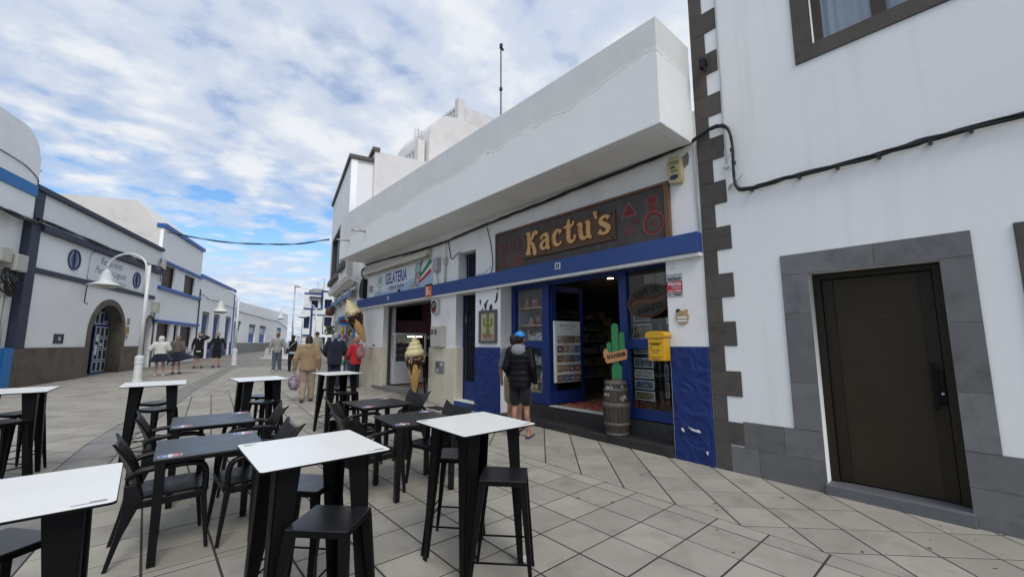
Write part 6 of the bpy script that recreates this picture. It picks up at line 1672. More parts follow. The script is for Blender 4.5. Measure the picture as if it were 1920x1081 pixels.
t = thing('counter', 'steel ice cream counter in the parlour', 'counter', (7.85, 12.6, .318)); qb(t, 'counter_base', -.75, .8, -.5, .6, 0, .85, mat('steel_counter', (.3, .3, .3), .35, metal=.6), .01); qb(t, 'counter_top', -.78, .83, -.55, .65, .851, .98, METAL, .01)
g = MB()
for k in range(4): g.box(-.6, .6, -.52, -.501, .1 + k * .17, .16 + k * .17)
g.build('vent_slot', IRON, t)
t = thing('coffee_machine', 'dark coffee machine with grinder on the parlour counter', 'coffee machine', (7.75, 12.6, 1.299))
qb(t, 'body', -.5, .4, -.3, .25, 0, .45, mat('machine_black', (.02, .02, .022), .3), .02); qb(t, 'front_panel', -.4, .3, -.32, -.301, .25, .4, METAL, 0); qb(t, 'cup_rack', -.45, .35, -.25, .2, .451, .55, LAMPW, .01); qb(t, 'price_card', -.3, -.1, -.34, -.325, .04, .22, LAMPW, 0)
g = MB(); g.lathe([(.10, 0), (.10, .3), (.14, .34), (.16, .62), (.15, .66)], 16, (.58, 0, 0)); g.build('hopper', MATS['smoked_plastic'], t, smooth=True)
t = thing('easel_board', 'black folding menu easel behind the ice cream cone model', 'easel', (5.62, 9.78, .325), R(20))
for s_ in (-1, 1): g = MB(); g.taper((s_ * .24, -.14, 0), (.03, .03), (s_ * .2, 0, .98), (.03, .03)); g.taper((s_ * .24, .14, 0), (.03, .03), (s_ * .2, .02, .98), (.03, .03)); g.build('leg', BLACKM, t)
g = MB(); g.hexa([(-.2, -.085, .4), (.2, -.085, .4), (.2, -.07, .4), (-.2, -.07, .4), (-.19, -.01, .95), (.19, -.01, .95), (.19, .005, .95), (-.19, .005, .95)]); g.build('panel', BLACKM, t)
# ------------------------------------------------------------------ terrace furniture
def rrect(w, d, r, n=5):
    pts = []
    for cx, cy, a0 in ((w / 2 - r, d / 2 - r, 0), (-w / 2 + r, d / 2 - r, 90), (-w / 2 + r, -d / 2 + r, 180), (w / 2 - r, -d / 2 + r, 270)):
        pts += [(cx + r * math.cos(R(a0 + 90 * k / n)), cy + r * math.sin(R(a0 + 90 * k / n))) for k in range(n + 1)]
    return pts
MARK = mat('grey_print_mark', (.16, .16, .17), .6)
def ground_place(o, x, y, rz):
    o.location = (x, y, G(y)); o.rotation_euler = (TILT, 0, rz)
HB_, SB_ = .99, .69
def bar_table():
    t = thing('bar_table', 'tmp', 'bar table', group='white topped bar tables')
    g = MB(); g.prismz(rrect(.66, .66, .022), HB_ - .012, HB_ - .0035); core = g.build('table_top', BLACKM, t, bevel=.001)
    g = MB(); g.prismz(rrect(.654, .654, .02), HB_ - .0035, HB_); g.build('white_face', TOPW, core, bevel=.001)
    for sx, sy in ((-1, -1), (1, -1), (1, 1), (-1, 1)):
        g = MB()
        # folded steel leg: L section that narrows downwards
        x1, y1, x0, y0 = sx * .215, sy * .215, sx * .262, sy * .262
        g.hexa([(x0, y0, 0), (x0 - sx * .045, y0, 0), (x0 - sx * .045, y0 - sy * .008, 0), (x0, y0 - sy * .008, 0), (x1 + sx * .02, y1 + sy * .02, HB_ - .0125), (x1 - sx * .095, y1 + sy * .02, HB_ - .0125), (x1 - sx * .095, y1 + sy * .012, HB_ - .0125), (x1 + sx * .02, y1 + sy * .012, HB_ - .0125)])
        g.hexa([(x0, y0, 0), (x0 - sx * .008, y0, 0), (x0 - sx * .008, y0 - sy * .045, 0), (x0, y0 - sy * .045, 0), (x1 + sx * .02, y1 + sy * .02, HB_ - .0125), (x1 + sx * .012, y1 + sy * .02, HB_ - .0125), (x1 + sx * .012, y1 - sy * .095, HB_ - .0125), (x1 + sx * .02, y1 - sy * .095, HB_ - .0125)])
        g.build('leg', BLACKM, t)
    g = MB()
    g.box(-.20, .20, -.15, -.12, HB_ - .03, HB_ - .013); g.box(-.20, .20, .12, .15, HB_ - .03, HB_ - .013); g.box(-.23, -.20, -.22, .22, HB_ - .032, HB_ - .0128); g.box(.20, .23, -.22, .22, HB_ - .032, HB_ - .0128)
    g.build('apron', BLACKM, t)
    g = MB(); g.box(-.30, -.235, .283, .289, HB_ + .0004, HB_ + .0008); g.box(-.30, -.26, .270, .278, HB_ + .0004, HB_ + .0008); g.box(.20, .30, -.30, -.294, HB_ + .0004, HB_ + .0008); g.box(.25, .30, -.287, -.279, HB_ + .0004, HB_ + .0008); g.build('print_mark', MARK, t)
    return t
def bar_stool():
    t = thing('bar_stool', 'tmp', 'bar stool', group='black bar stools')
    g = MB(); g.prismz(rrect(.315, .315, .012, 3), SB_ - .006, SB_); st = g.build('seat', TOPB, t, bevel=.0015)
    g = MB()
    for x0, x1, y0, y1 in ((-.155, .155, -.157, -.147), (-.155, .155, .147, .157), (-.157, -.147, -.147, .147), (.147, .157, -.147, .147)): g.box(x0, x1, y0, y1, SB_ - .036, SB_ - .0065)
    g.build('seat_skirt', BLACKM, st)
    for sx, sy in ((-1, -1), (1, -1), (1, 1), (-1, 1)):
        g = MB(); g.taper((sx * .200, sy * .200, .02), (.020, .020), (sx * .136, sy * .136, SB_ - .03), (.046, .046)); lg = g.build('leg', BLACKM, t, bevel=.002)
        g = MB(); g.lathe([(.011, 0), (.011, .022)], 8, (sx * .202, sy * .202, 0)); g.build('foot', BLACKP, lg)
    g = MB(); k = .192
    g.tube([(sx * k, sy * k, .20) for sx, sy in ((-1, -1), (1, -1), (1, 1), (-1, 1))], .007, 7, closed=True); g.tube([(-k * .95, k * .95, .27), (k * .95, k * .95, .27)], .006, 6); g.build('footrest', BLACKM, t, smooth=True)
    return t
HL = .74
RED2, BLU2 = mat('badge_red', (.42, .03, .05), .4), mat('badge_blue', (.03, .07, .32), .4)
def low_table():
    t = thing('low_table', 'tmp', 'table', group='black square dining tables')
    g = MB(); g.prismz(rrect(.70, .70, .012, 4), HL - .014, HL); g.build('table_top', TOPB, t, bevel=.002)
    for sx, sy in ((-1, -1), (1, -1), (1, 1), (-1, 1)):
        g = MB(); g.taper((sx * .305, sy * .305, 0), (.05, .05), (sx * .305, sy * .305, HL - .014), (.06, .06)); g.build('leg', BLACKP, t, bevel=.004)
    g = MB()
    for x0, x1, y0, y1 in ((-.28, .28, -.315, -.29), (-.28, .28, .29, .315), (-.315, -.29, -.28, .28), (.29, .315, -.28, .28)): g.box(x0, x1, y0, y1, HL - .045, HL - .015)
    g.build('apron', BLACKP, t)
    for cx, cy in ((-.255, -.27), (.255, .27)):
        g = MB(); g.prismz([(cx + .075 * math.cos(a), cy + .052 * math.sin(a)) for a in [2 * PI * k / 24 for k in range(24)]], HL + .0003, HL + .0007); b_ = g.build('badge', LAMPW, t)
        g = MB(); g.prismz([(cx + .068 * math.cos(a), cy + .046 * math.sin(a)) for a in [R(100) + R(160) * k / 14 for k in range(15)]], HL + .0008, HL + .0012); g.build('badge_blue_half', BLU2, b_)
        g = MB(); g.prismz([(cx + .068 * math.cos(a), cy + .046 * math.sin(a)) for a in [R(-80) + R(160) * k / 14 for k in range(15)]], HL + .0008, HL + .0012); g.build('badge_red_half', RED2, b_)
        g = MB(); g.box(cx - .045, cx + .045, cy - .010, cy + .010, HL + .0013, HL + .0016); g.build('badge_band', LAMPW, b_)
    return t
def armchair():
    """moulded black plastic armchair, facing +y"""
    t = thing('armchair', 'tmp', 'chair', group='black plastic armchairs')
    # seat shell
    g = MB(); NX, NY = 12, 10; top, bot = [], []
    for j in range(NY + 1):
        for i in range(NX + 1):
            u, v = -1 + 2 * i / NX, j / NY
            wdt = .225 + .012 * v
            x = u * wdt; y = -.21 + .45 * v
            z = .445 - .022 * (1 - u * u) * math.sin(PI * min(1, v * 1.1)) - .03 * max(0, v - .85) / .15 * .6 + .012 * u * u
            top.append((x, y, z)); bot.append((x, y, z - .022))
    n1 = NX + 1
    b = len(top); fs = []
    for j in range(NY):
        for i in range(NX):
            a = j * n1 + i
            fs.append((a, a + 1, a + n1 + 1, a + n1)); fs.append((b + a, b + a + n1, b + a + n1 + 1, b + a + 1))
    rim = [i for i in range(n1)] + [j * n1 + NX for j in range(1, NY + 1)] + [NY * n1 + i for i in range(NX - 1, -1, -1)] + [j * n1 for j in range(NY - 1, 0, -1)]
    for k in range(len(rim)):
        p, q = rim[k], rim[(k + 1) % len(rim)]
        fs.append((p, p + b, q + b, q))
    g.add(top + bot, fs); g.build('seat', BLACKP, t, auto=40)
    g = MB(); g.box(-.225, .225, -.20, -.185, .385, .43); g.box(-.235, -.215, -.19, .22, .375, .428); g.box(.215, .235, -.19, .22, .375, .428); g.box(-.22, .22, .215, .235, .39, .42); g.build('seat_frame', BLACKP, t, bevel=.006)
    # back shell, curved in plan and flared to the top corners
    g = MB(); NX, NY = 14, 12; fr_, bk = [], []
    for j in range(NY + 1):
        v = j / NY
        for i in range(NX + 1):
            u = -1 + 2 * i / NX
            wdt = .205 + .045 * v ** 1.5
            zt = .795 + .062 * abs(u) ** 2.0
            z = .43 + (zt - .43) * v
            lean = -.205 - .03 * v - .085 * v ** 2
            y = lean + .06 * u * u * (1 - .35 * v) - .12 * max(0, abs(u) - .62) * v ** 2
            fr_.append((u * wdt, y, z)); bk.append((u * wdt, y - .018, z))
    n1 = NX + 1; b = len(fr_); fs = []
    for j in range(NY):
        for i in range(NX):
            a = j * n1 + i
            fs.append((a, a + n1, a + n1 + 1, a + 1)); fs.append((b + a, b + a + 1, b + a + n1 + 1, b + a + n1))
    rim = [i for i in range(n1)] + [j * n1 + NX for j in range(1, NY + 1)] + [NY * n1 + i for i in range(NX - 1, -1, -1)] + [j * n1 for j in range(NY - 1, 0, -1)]
    for k in range(len(rim)):
        p, q = rim[k], rim[(k + 1) % len(rim)]
        fs.append((p, q, q + b, p + b))
    g.add(fr_ + bk, fs); g.build('backrest', BLACKP, t, auto=45)
    for sx in (-1, 1):
        g = MB(); g.tube(bez([(sx * .235, -.245, .60), (sx * .262, -.17, .645), (sx * .272, .02, .655), (sx * .268, .15, .645), (sx * .258, .205, .60), (sx * .250, .215, .50), (sx * .245, .21, .42)], 6), .021, 8, flat=1.25); g.build('armrest', BLACKP, t, smooth=True)
        g = MB(); g.taper((sx * .245, .245, 0), (.024, .024), (sx * .238, .205, .43), (.042, .042)); g.build('leg', BLACKP, t, bevel=.004)
        g = MB(); g.rings([[(x_ - w_, y_ - d_, z_), (x_ + w_, y_ - d_, z_), (x_ + w_, y_ + d_, z_), (x_ - w_, y_ + d_, z_)] for x_, y_, z_, w_, d_ in ((sx * .238, -.325, 0, .012, .013), (sx * .230, -.272, .20, .014, .019), (sx * .226, -.232, .33, .016, .034), (sx * .222, -.205, .44, .018, .055), (sx * .215, -.225, .55, .018, .035))]); g.build('leg', BLACKP, t, bevel=.004)
    g = MB(); g.hexa([(-.21, -.225, .29), (.21, -.225, .29), (.21, -.21, .29), (-.21, -.21, .29), (-.212, -.23, .44), (.212, -.23, .44), (.212, -.20, .44), (-.212, -.20, .44)]); g.build('rear_apron', BLACKP, t, bevel=.004)
    return t
def place_all(make, spots):
    proto = make()
    for i, (x, y, rz, lb_) in enumerate(spots):
        o = proto if i == 0 else copy_tree(proto)
        ground_place(o, x, y, rz); o['label'] = lb_
place_all(bar_table, [
    (1.935, 2.655, 0, 'white topped bar table nearest the souvenir shop, in the right foreground'),
    (.785, 2.67, 0, 'white topped bar table in the front centre, overlapping a black table'),
    (-.36, 2.64, 0, 'white topped bar table cut by the left edge in the foreground'),
    (.15, 7.40, R(-4), 'white topped bar table standing before the street lamp base'),
    (1.34, 7.32, R(3), 'white topped bar table in the middle of the back row, left of the tan jacket'),
    (2.58, 7.60, R(4), 'white topped bar table in front of the dark coated man'),
    (-1.09, 7.40, R(-3), 'white topped bar table at the far left before the turquoise base'),
    (-1.27, 5.55, 0, 'white topped bar table showing only a corner at the far left edge')])
place_all(bar_stool, [
    (1.95, 2.33, R(45), 'black bar stool in front of the right foreground bar table'),
    (1.985, 2.965, R(43), 'black bar stool tucked behind the right foreground bar table'),
    (.80, 2.375, R(46), 'black bar stool in front of the front centre bar table'),
    (.86, 3.02, R(44), 'black bar stool behind the front centre bar table'),
    (-.45, 3.05, R(40), 'black bar stool at the left edge beneath the foreground bar table'),
    (.17, 7.20, R(44), 'nearer black bar stool under the table before the street lamp'),
    (.17, 7.85, R(45), 'farther black bar stool under the table before the street lamp'),
    (1.38, 7.05, R(44), 'nearer black bar stool under the middle back bar table'),
    (1.44, 7.72, R(47), 'farther black bar stool under the middle back bar table'),
    (2.62, 7.32, R(40), 'nearer black bar stool under the table by the dark coated man'),
    (2.66, 8.0, R(45), 'farther black bar stool under the table by the dark coated man'),
    (-1.10, 7.12, R(45), 'nearer black bar stool under the far left bar table'),
    (-1.08, 7.80, R(43), 'farther black bar stool under the far left bar table')])
place_all(low_table, [
    (.48, 4.37, R(-3), 'black square table with oval badges, left front of the four low tables'),
    (.62, 5.58, R(-4), 'black square table with oval badges, left back of the four low tables'),
    (2.45, 5.60, R(2), 'black square table with oval badges, right back of the four low tables'),
    (2.33, 4.32, R(-4), 'black square table with one oval badge in view, partly under the right bar table')])
place_all(armchair, [
    (.24, 4.42, R(-90), 'black plastic armchair at the left of the front left low table'),
    (.78, 4.34, R(92), 'black plastic armchair at the right of the front left low table'),
    (.34, 5.62, R(-92), 'black plastic armchair at the left of the back left low table'),
    (.94, 5.52, R(86), 'black plastic armchair at the right of the back left low table'),
    (2.16, 5.55, R(-88), 'black plastic armchair at the left of the back right low table'),
    (2.80, 5.62, R(98), 'black plastic armchair at the right of the back right low table'),
    (1.90, 4.42, R(-80), 'black plastic armchair at the left of the right front low table'),
    (2.62, 4.28, R(100), 'black plastic armchair at the right of the right front low table, beside the bar table')])
# ------------------------------------------------------------------ people
SKIN = mat('skin', (.46, .27, .19), .55, .06, 20)
EYE_M = mat('dark_eye', (.02, .015, .012), .3)
LIP = mat('lip', (.32, .13, .11), .5)
def cloth(nm, c, var=.16): return mat(nm, c, .9, var, 9, .8, 16, sheen=.15, dist=.022)
def person(label, X, Y, heading, h, top, bottom, shoes, hair, J=None, vox=.013, skin=SKIN, lean=0.0, extra=None):
    t = thing('person', label, 'person', (X, Y, G(Y)), -R(heading))
    s = h / 1.72
    j = dict(ankR=(.095, -.02, .09), ankL=(-.095, .02, .09), kneeR=(.10, .03, .49), kneeL=(-.10, .04, .49), hipR=(.088, 0, .91), hipL=(-.088, 0, .91),
             shR=(.185, 0, 1.415), shL=(-.185, 0, 1.415), elR=(.25, -.04, 1.13), elL=(-.25, -.04, 1.13), wrR=(.27, .05, .89), wrL=(-.27, .05, .89), neck=(0, -.01, 1.46), head=(0, .015, 1.605), toeR=None, toeL=None)
    if J: j.update(J)
    P = {k: (Vector(v) * s if v is not None else None) for k, v in j.items() if k != 'turn'}
    def toe(k):
        if P['toe' + k] is not None: return P['toe' + k]
        a = P['ank' + k]; return Vector((a.x * 1.12, a.y + .15 * s, .03 * s))
    hd = P['head']
    up = (hd - P['neck']).normalized()
    # --- one continuous body
    g = MB()
    def L_(a, b, r0, r1, gg=g): gg.cap(P[a] if isinstance(a, str) else a, P[b] if isinstance(b, str) else b, r0 * s, r1 * s)
    hc = (P['hipR'] + P['hipL']) / 2; sc_ = (P['shR'] + P['shL']) / 2
    def tor(gg, ex, z0, z1, n=9, bands=0, flare=0.0, ey=0.0):
        secs = []
        prof = [(.0, .150, .108), (.12, .160, .112), (.30, .150, .105), (.48, .138, .098), (.66, .158, .108), (.84, .172, .108), (.94, .150, .095), (1.0, .085, .075)]
        def pr(u):
            for (a, b_, c_), (d_, e_, f_) in zip(prof, prof[1:]):
                if u <= d_: k = (u - a) / (d_ - a); return b_ + (e_ - b_) * k, c_ + (f_ - c_) * k
            return prof[-1][1:]
        zb, zt = (hc.z - .09 * s), (sc_.z + .035 * s)
        m = max(n, bands * 6)
        for i in range(m + 1):
            z = z0 + (z1 - z0) * i / m
            u = min(1, max(0, (z - zb) / (zt - zb)))
            rx, ry = pr(u)
            k = min(1.15, (z - hc.z) / max(.01, sc_.z - hc.z))
            c = hc + (sc_ - hc) * k
            bb = (.009 * abs(math.sin(PI * bands * i / m)) if bands else 0)
            fl = flare * max(0, 1 - (z - z0) / (.45 * s))
            tp = 1.0 if u < .9 else 1 - .5 * (u - .9) / .1 * 0
            secs.append((z, c.x, c.y, (rx + (ex if u < .93 else ex * .6) + bb + fl) * s, (ry + ex + ey + bb + fl) * s))
        gg.loft(secs, 24)
    tor(g, 0, hc.z - .10 * s, sc_.z + .035 * s)
    for k in ('R', 'L'):
        L_('hip' + k, 'knee' + k, .080, .056); L_('knee' + k, 'ank' + k, .055, .036)
        # calf swell
        m_ = P['knee' + k].lerp(P['ank' + k], .3) + Vector((0, -.015 * s, 0)); g.ell(m_, (.05 * s, .054 * s, .11 * s))
        tv = toe(k); an = P['ank' + k]
        g.cap(Vector((an.x, an.y - .035 * s, .035 * s)), tv, .034 * s, .028 * s); g.cap(an, Vector((an.x, an.y, .04 * s)), .036 * s, .036 * s)
        L_('sh' + k, 'el' + k, .052, .040); L_('el' + k, 'wr' + k, .040, .027)
        # hand: palm, four unequal curled fingers and a thumb from the side
        w_, e_ = P['wr' + k], P['el' + k]
        d = (w_ - e_).normalized(); fw = Vector((0, 1, 0)); sd = d.cross(fw); sd = sd.normalized() if sd.length > .1 else Vector((1, 0, 0)); nf = sd.cross(d)
        pc = w_ + d * .045 * s
        for q, (off, ln) in enumerate(((.026, .066), (.009, .076), (-.008, .070), (-.024, .055))):
            b0 = pc + nf * off * s + d * .03 * s; inn = -sd if k == 'R' else sd
            m1 = b0 + d * ln * .55 * s; m2 = m1 + (d * .75 + inn * (.6 if False else .55)) * ln * .45 * s
            g.cap(b0, m1, .0095 * s, .0088 * s, 8); g.cap(m1, m2, .0088 * s, .0075 * s, 8)
        g.cap(w_, pc + d * .02 * s, .024 * s, .030 * s, 10); g.cap(w_ + d * .02 * s, pc + d * .035 * s, .03 * s, .032 * s, 10)
        th0 = pc + nf * .026 * s - d * .01 * s; g.cap(th0, th0 + (nf * .6 + d) * .03 * s, .012 * s, .010 * s, 8); g.cap(th0 + (nf * .6 + d) * .03 * s, th0 + (nf * .55 + d * 1.9) * .03 * s, .010 * s, .009 * s, 8)
    L_('neck', hd - up * .03 * s, .056, .052)
    hm = up.to_track_quat('Z', 'Y').to_matrix() if abs(up.z) < .999 else Matrix.Identity(3)
    turn = J.get('turn', 0) if J else 0
    hq = Matrix.Rotation(-R(turn), 3, 'Z')
    def hv(x, y, z): return hd + hq @ Vector((x, y, z)) * s
    g.ell(hd + Vector((0, 0, .012)) * s, (.076 * s, .094 * s, .105 * s), 18, 12, hq)
    g.ell(hv(0, .028, -.055), (.054 * s, .062 * s, .062 * s), 14, 9, hq)
    g.cap(hv(0, .092, .012), hv(0, .108, -.022), .010 * s, .015 * s, 8)
    for sx in (-1, 1): g.ell(hv(sx * .076, -.005, -.008), (.012 * s, .020 * s, .032 * s), 8, 6, hq)
    g.ell(hv(0, .088, -.058), (.024 * s, .014 * s, .012 * s), 10, 6, hq)
    body = g.build('body', skin, t, remesh=vox, sm=2)
    g = MB()
    for sx in (-1, 1): g.ell(hv(sx * .032, .086, .008), (.013 * s, .008 * s, .007 * s), 8, 6, hq)
    g.build('eyes', EYE_M, body, smooth=True)
    g = MB(); g.ell(hv(0, .100, -.060), (.022 * s, .006 * s, .005 * s), 8, 5, hq); g.build('mouth', LIP, body, smooth=True)
    # --- clothes
    if top:
        g = MB(); ex = top.get('ex', .022)
        tor(g, ex, top.get('hem', .84) * s, sc_.z + .045 * s, bands=top.get('bands', 0), flare=top.get('flare', 0))
        sl = top.get('sleeve', 1.0)
        for k in ('R', 'L'):
            bulk = top.get('arm', .0)
            L_('sh' + k, 'el' + k, .066 + bulk, .054 + bulk, g)
            if sl > .5: L_('el' + k, P['el' + k].lerp(P['wr' + k], .93), .054 + bulk, .040 + bulk * .6, g)
            if top.get('bands'):
                for q in range(5):
                    c = P['sh' + k].lerp(P['el' + k], q / 5 + .05); g.ell(c, (.074 * s, .074 * s, .04 * s), 10, 6)
                    c = P['el' + k].lerp(P['wr' + k], q / 5 * .9 + .05); g.ell(c, ((.064 - .003 * q) * s,) * 2 + (.035 * s,), 10, 6)
        if top.get('collar', True): g.cap(P['neck'] + Vector((0, 0, -.03)) * s, P['neck'] + Vector((0, .0, .03)) * s, .080 * s, .066 * s)
        o = g.build(top.get('name', 'jacket'), top['mat'], t, remesh=max(vox, .010), sm=2)
        if top.get('hood'):
            g = MB()
            if top['hood'] == 'up':
                g.ell(hd + Vector((0, -.025, .02)) * s, (.118 * s, .125 * s, .140 * s)); g.cap(P['neck'], hd, .10 * s, .105 * s)
            else:
                g.ell(P['neck'] + Vector((0, -.085, -.035)) * s, (.125 * s, .075 * s, .10 * s)); g.ell(P['neck'] + Vector((0, -.05, .02)) * s, (.115 * s, .085 * s, .045 * s))
            g.build('hood', top.get('hoodmat', top['mat']), t, remesh=max(vox, .010), sm=3)
    if bottom:
        g = MB(); e = bottom.get('ex', .012)
        tor(g, e, hc.z - .11 * s, hc.z + .12 * s)
        ln = bottom['len']
        if bottom.get('skirt'):
            w0, w1 = .17, bottom['skirt']; zt, zb = hc.z + .12 * s, bottom['hemz'] * s
            g = MB(); n = 40; rings = []
            for i in range(9):
                u = i / 8; ring = []
                for k in range(n):
                    a = 2 * PI * k / n; rr = (w0 + (w1 - w0) * u ** .8 + .022 * u * math.sin(9 * a)) * s
                    bl = bottom.get('blow', 0) * u ** 1.3 * max(0, math.cos(a - bottom.get('blowdir', 0)))
                    ring.append((hc.x + (rr + bl * s) * math.cos(a), hc.y + (rr * .85 + bl * .3 * s) * math.sin(a), zt + (zb - zt) * u + bl * .35 * s))
                rings.append(ring)
            g.rings(rings)
            g.build('skirt', bottom['mat'], t, smooth=True)
        else:
            for k in ('R', 'L'):
                r0, r1, r2 = .098 + e, .075 + e, .058 + e
                if ln <= .5:
                    q = P['hip' + k].lerp(P['knee' + k], min(1, ln * 2)); L_('hip' + k, q, r0, .092 + e + bottom.get('flare', 0), g)
                    if ln > .42: g.cap(q, q + Vector((0, 0, -.02)), (.092 + e) * s, (.088 + e) * s)
                else:
                    L_('hip' + k, 'knee' + k, r0, r1, g); L_('knee' + k, P['knee' + k].lerp(P['ank' + k], (ln - .5) * 2), r1, r2, g)
            g.build(bottom.get('name', 'trousers'), bottom['mat'], t, remesh=max(vox, .010), sm=2)
    if shoes:
        for k in ('R', 'L'):
            an, tv = P['ank' + k], toe(k)
            g = MB()
            if shoes.get('flipflop'):
                g.cap(Vector((an.x, an.y - .06 * s, .012)), Vector((tv.x, tv.y + .04 * s, .012)), .040 * s, .046 * s, 12); g.v = [(x, y, .002 + max(0, min(.02, z)) if True else z) for x, y, z in g.v]
                o = g.build('flip_flop', shoes['mat'], t)
                g = MB(); g.tube([(tv.x - .035 * s, an.y + .04 * s, .03), (tv.x, tv.y - .0 * s, .062 * s), (tv.x + .035 * s, an.y + .04 * s, .03)], .006, 6); g.build('strap', mat('pale_strap', (.5, .45, .4), .6), o)
            else:
                g.cap(Vector((an.x, an.y - .04 * s, .04 * s)), Vector((tv.x, tv.y + .02 * s, .036 * s)), .042 * s, .038 * s); g.cap(an + Vector((0, 0, -.02 * s)), Vector((an.x, an.y, .05 * s)), .045 * s, .045 * s)
                g.build('shoe', shoes['mat'], t, remesh=.009, sm=1)
    if hair:
        g = MB(); st = hair.get('style', 'short')
        if st == 'cap':
            g.ell(hv(0, -.02, .015), (.083 * s, .098 * s, .10 * s), 14, 9, hq); g.build('hair', hair['mat'], t, remesh=.008, sm=1)
            g = MB(); rings = []
            for i in range(7):
                a = (PI / 2) * i / 6; rings.append([hv(.090 * math.cos(a) * math.cos(b_) , .104 * math.cos(a) * math.sin(b_) - .006, .035 + .098 * math.sin(a)) for b_ in [2 * PI * k / 22 for k in range(22)]])
            g.rings(rings); cp = g.build('cap', hair['capmat'], t, smooth=True)
            g = MB(); g.rings([[hv(x, y, z + dz) for x, y, z in ((-.078, .05, .04), (-.05, .155, .025), (0, .175, .022), (.05, .155, .025), (.078, .05, .04))] for dz in (0, .010)]); g.build('cap_peak', hair['capmat'], cp)
            g = MB(); g.prismz([(0, 0)], 0, 0) if False else None
            g = MB(); g.ell(hv(0, -.102, .045), (.036 * s, .012 * s, .024 * s), 10, 6, hq); g.build('cap_opening', hair['mat'], cp, smooth=True)
        else:
            g.ell(hv(0, -.018, .030), (.086 * s, .098 * s, .104 * s), 16, 10, hq)
            if st == 'bob':
                g.ell(hv(0, -.04, -.03), (.092 * s, .085 * s, .10 * s), 14, 9, hq)
            if st == 'curly':
                rnd_ = random.Random(3)
                for q in range(60):
                    v = Vector((rnd_.gauss(0, 1), rnd_.gauss(-.35, 1), rnd_.gauss(.4, .9))).normalized()
                    g.ell(hv(v.x * .088, v.y * .098 - .015, v.z * .10 + .02), (.028 * s,) * 3, 7, 5)
            if st == 'short': g.ell(hv(0, -.045, -.01), (.078 * s, .068 * s, .085 * s), 12, 8, hq)
            if st == 'balding': g = MB(); g.ell(hv(0, -.035, .0), (.083 * s, .078 * s, .085 * s), 14, 9, hq)
            # keep the face clear
            g.build('hair', hair['mat'], t, remesh=.009, sm=1)
            if hair.get('hat'):
                g = MB(); g.lathe([(.17 * s, 0), (.175 * s, .008), (.095 * s, .015), (.088 * s, .09), (.07 * s, .12), (.01, .125)], 20, tuple(hv(0, -.01, .065))); g.build('hat', hair['hat'], t, smooth=True)
            if hair.get('flatcap'):
                g = MB(); g.ell(hv(0, .005, .075), (.098 * s, .12 * s, .045 * s), 16, 8, hq); g.build('cap', hair['flatcap'], t, smooth=True)
            if hair.get('beard'):
                g = MB(); g.ell(hv(0, .040, -.065), (.060 * s, .056 * s, .055 * s), 12, 8, hq); g.build('beard', hair['mat'], t, remesh=.009, sm=1)
    if extra: extra(t, P, s)
    return t
BK = cloth('black_fabric', (.0055, .0055, .0065)); NV = cloth('navy_fabric', (.010, .013, .030)); TAN = cloth('tan_jacket_fabric', (.30, .205, .115)); BEI = cloth('beige_trouser_fabric', (.30, .235, .165)); REDJ = cloth('red_jacket_fabric', (.46, .018, .025)); WHT = cloth('white_fleece', (.68, .67, .63)); GRY = cloth('grey_knit', (.30, .295, .28)); JEAN = cloth('grey_blue_denim', (.085, .10, .14)); CHK = mat('brown_checked_wool', (.13, .11, .095), .9, .5, 45, .3, 80)
WSH = mat('white_trainer', (.6, .6, .58), .6); BSH = mat('black_shoe', (.012, .012, .013), .5); BRSH = mat('brown_boot', (.05, .03, .02), .6)
HB1 = mat('dark_brown_hair', (.022, .014, .010), .6, .3, 40); HG = mat('grey_hair', (.30, .30, .29), .6, .3, 40); HBL = mat('sandy_hair', (.36, .20, .10), .6, .3, 40); HRD = mat('reddish_hair', (.16, .075, .045), .6, .3, 40); HASH = mat('ash_blond_hair', (.20, .17, .12), .6, .3, 40)
SK2 = mat('tanned_skin', (.36, .19, .125), .55, .06, 20)
PUFF = mat('black_puffer_nylon', (.0045, .0045, .0055), .5, .15, 12, .5, 30, spec=.2, dist=.008)
LGREY = cloth('light_grey_hood', (.23, .235, .25))
# the two at the shop window
def hold(t, P, s):
    pass
person('person in blue cap, black puffer jacket and black shorts looking into the shop window', 4.76, 5.24, 58, 1.72, dict(mat=PUFF, ex=.030, arm=.008, bands=7, hem=.80, hood='down', hoodmat=LGREY, name='puffer_jacket'), dict(mat=BK, len=.38, ex=.004, name='shorts'), dict(mat=mat('navy_flip_flop', (.03, .04, .12), .6), flipflop=True), dict(style='cap', mat=HB1, capmat=mat('sky_blue_cap', (.035, .27, .68), .7, .08)), J=dict(shR=(.17, 0, 1.41), shL=(-.17, 0, 1.41), elR=(.235, -.05, 1.13), wrR=(.245, .06, .88), elL=(-.235, -.05, 1.13), wrL=(-.20, .10, .95), ankR=(.13, .04, .09), ankL=(-.10, -.05, .09), turn=12), vox=.009, skin=SK2)
person('person in patterned top and beige shorts hidden behind the one in the blue cap', 5.06, 5.72, 60, 1.69, dict(mat=mat('patterned_grey_shirt', (.10, .105, .12), .85, .5, 30), ex=.02, sleeve=.4, hem=.84, name='shirt'), dict(mat=BEI, len=.42, ex=.018, name='shorts'), dict(mat=mat('navy_flip_flop', (0, 0, 0)), flipflop=True), dict(style='short', mat=HB1), vox=.011, skin=SK2)
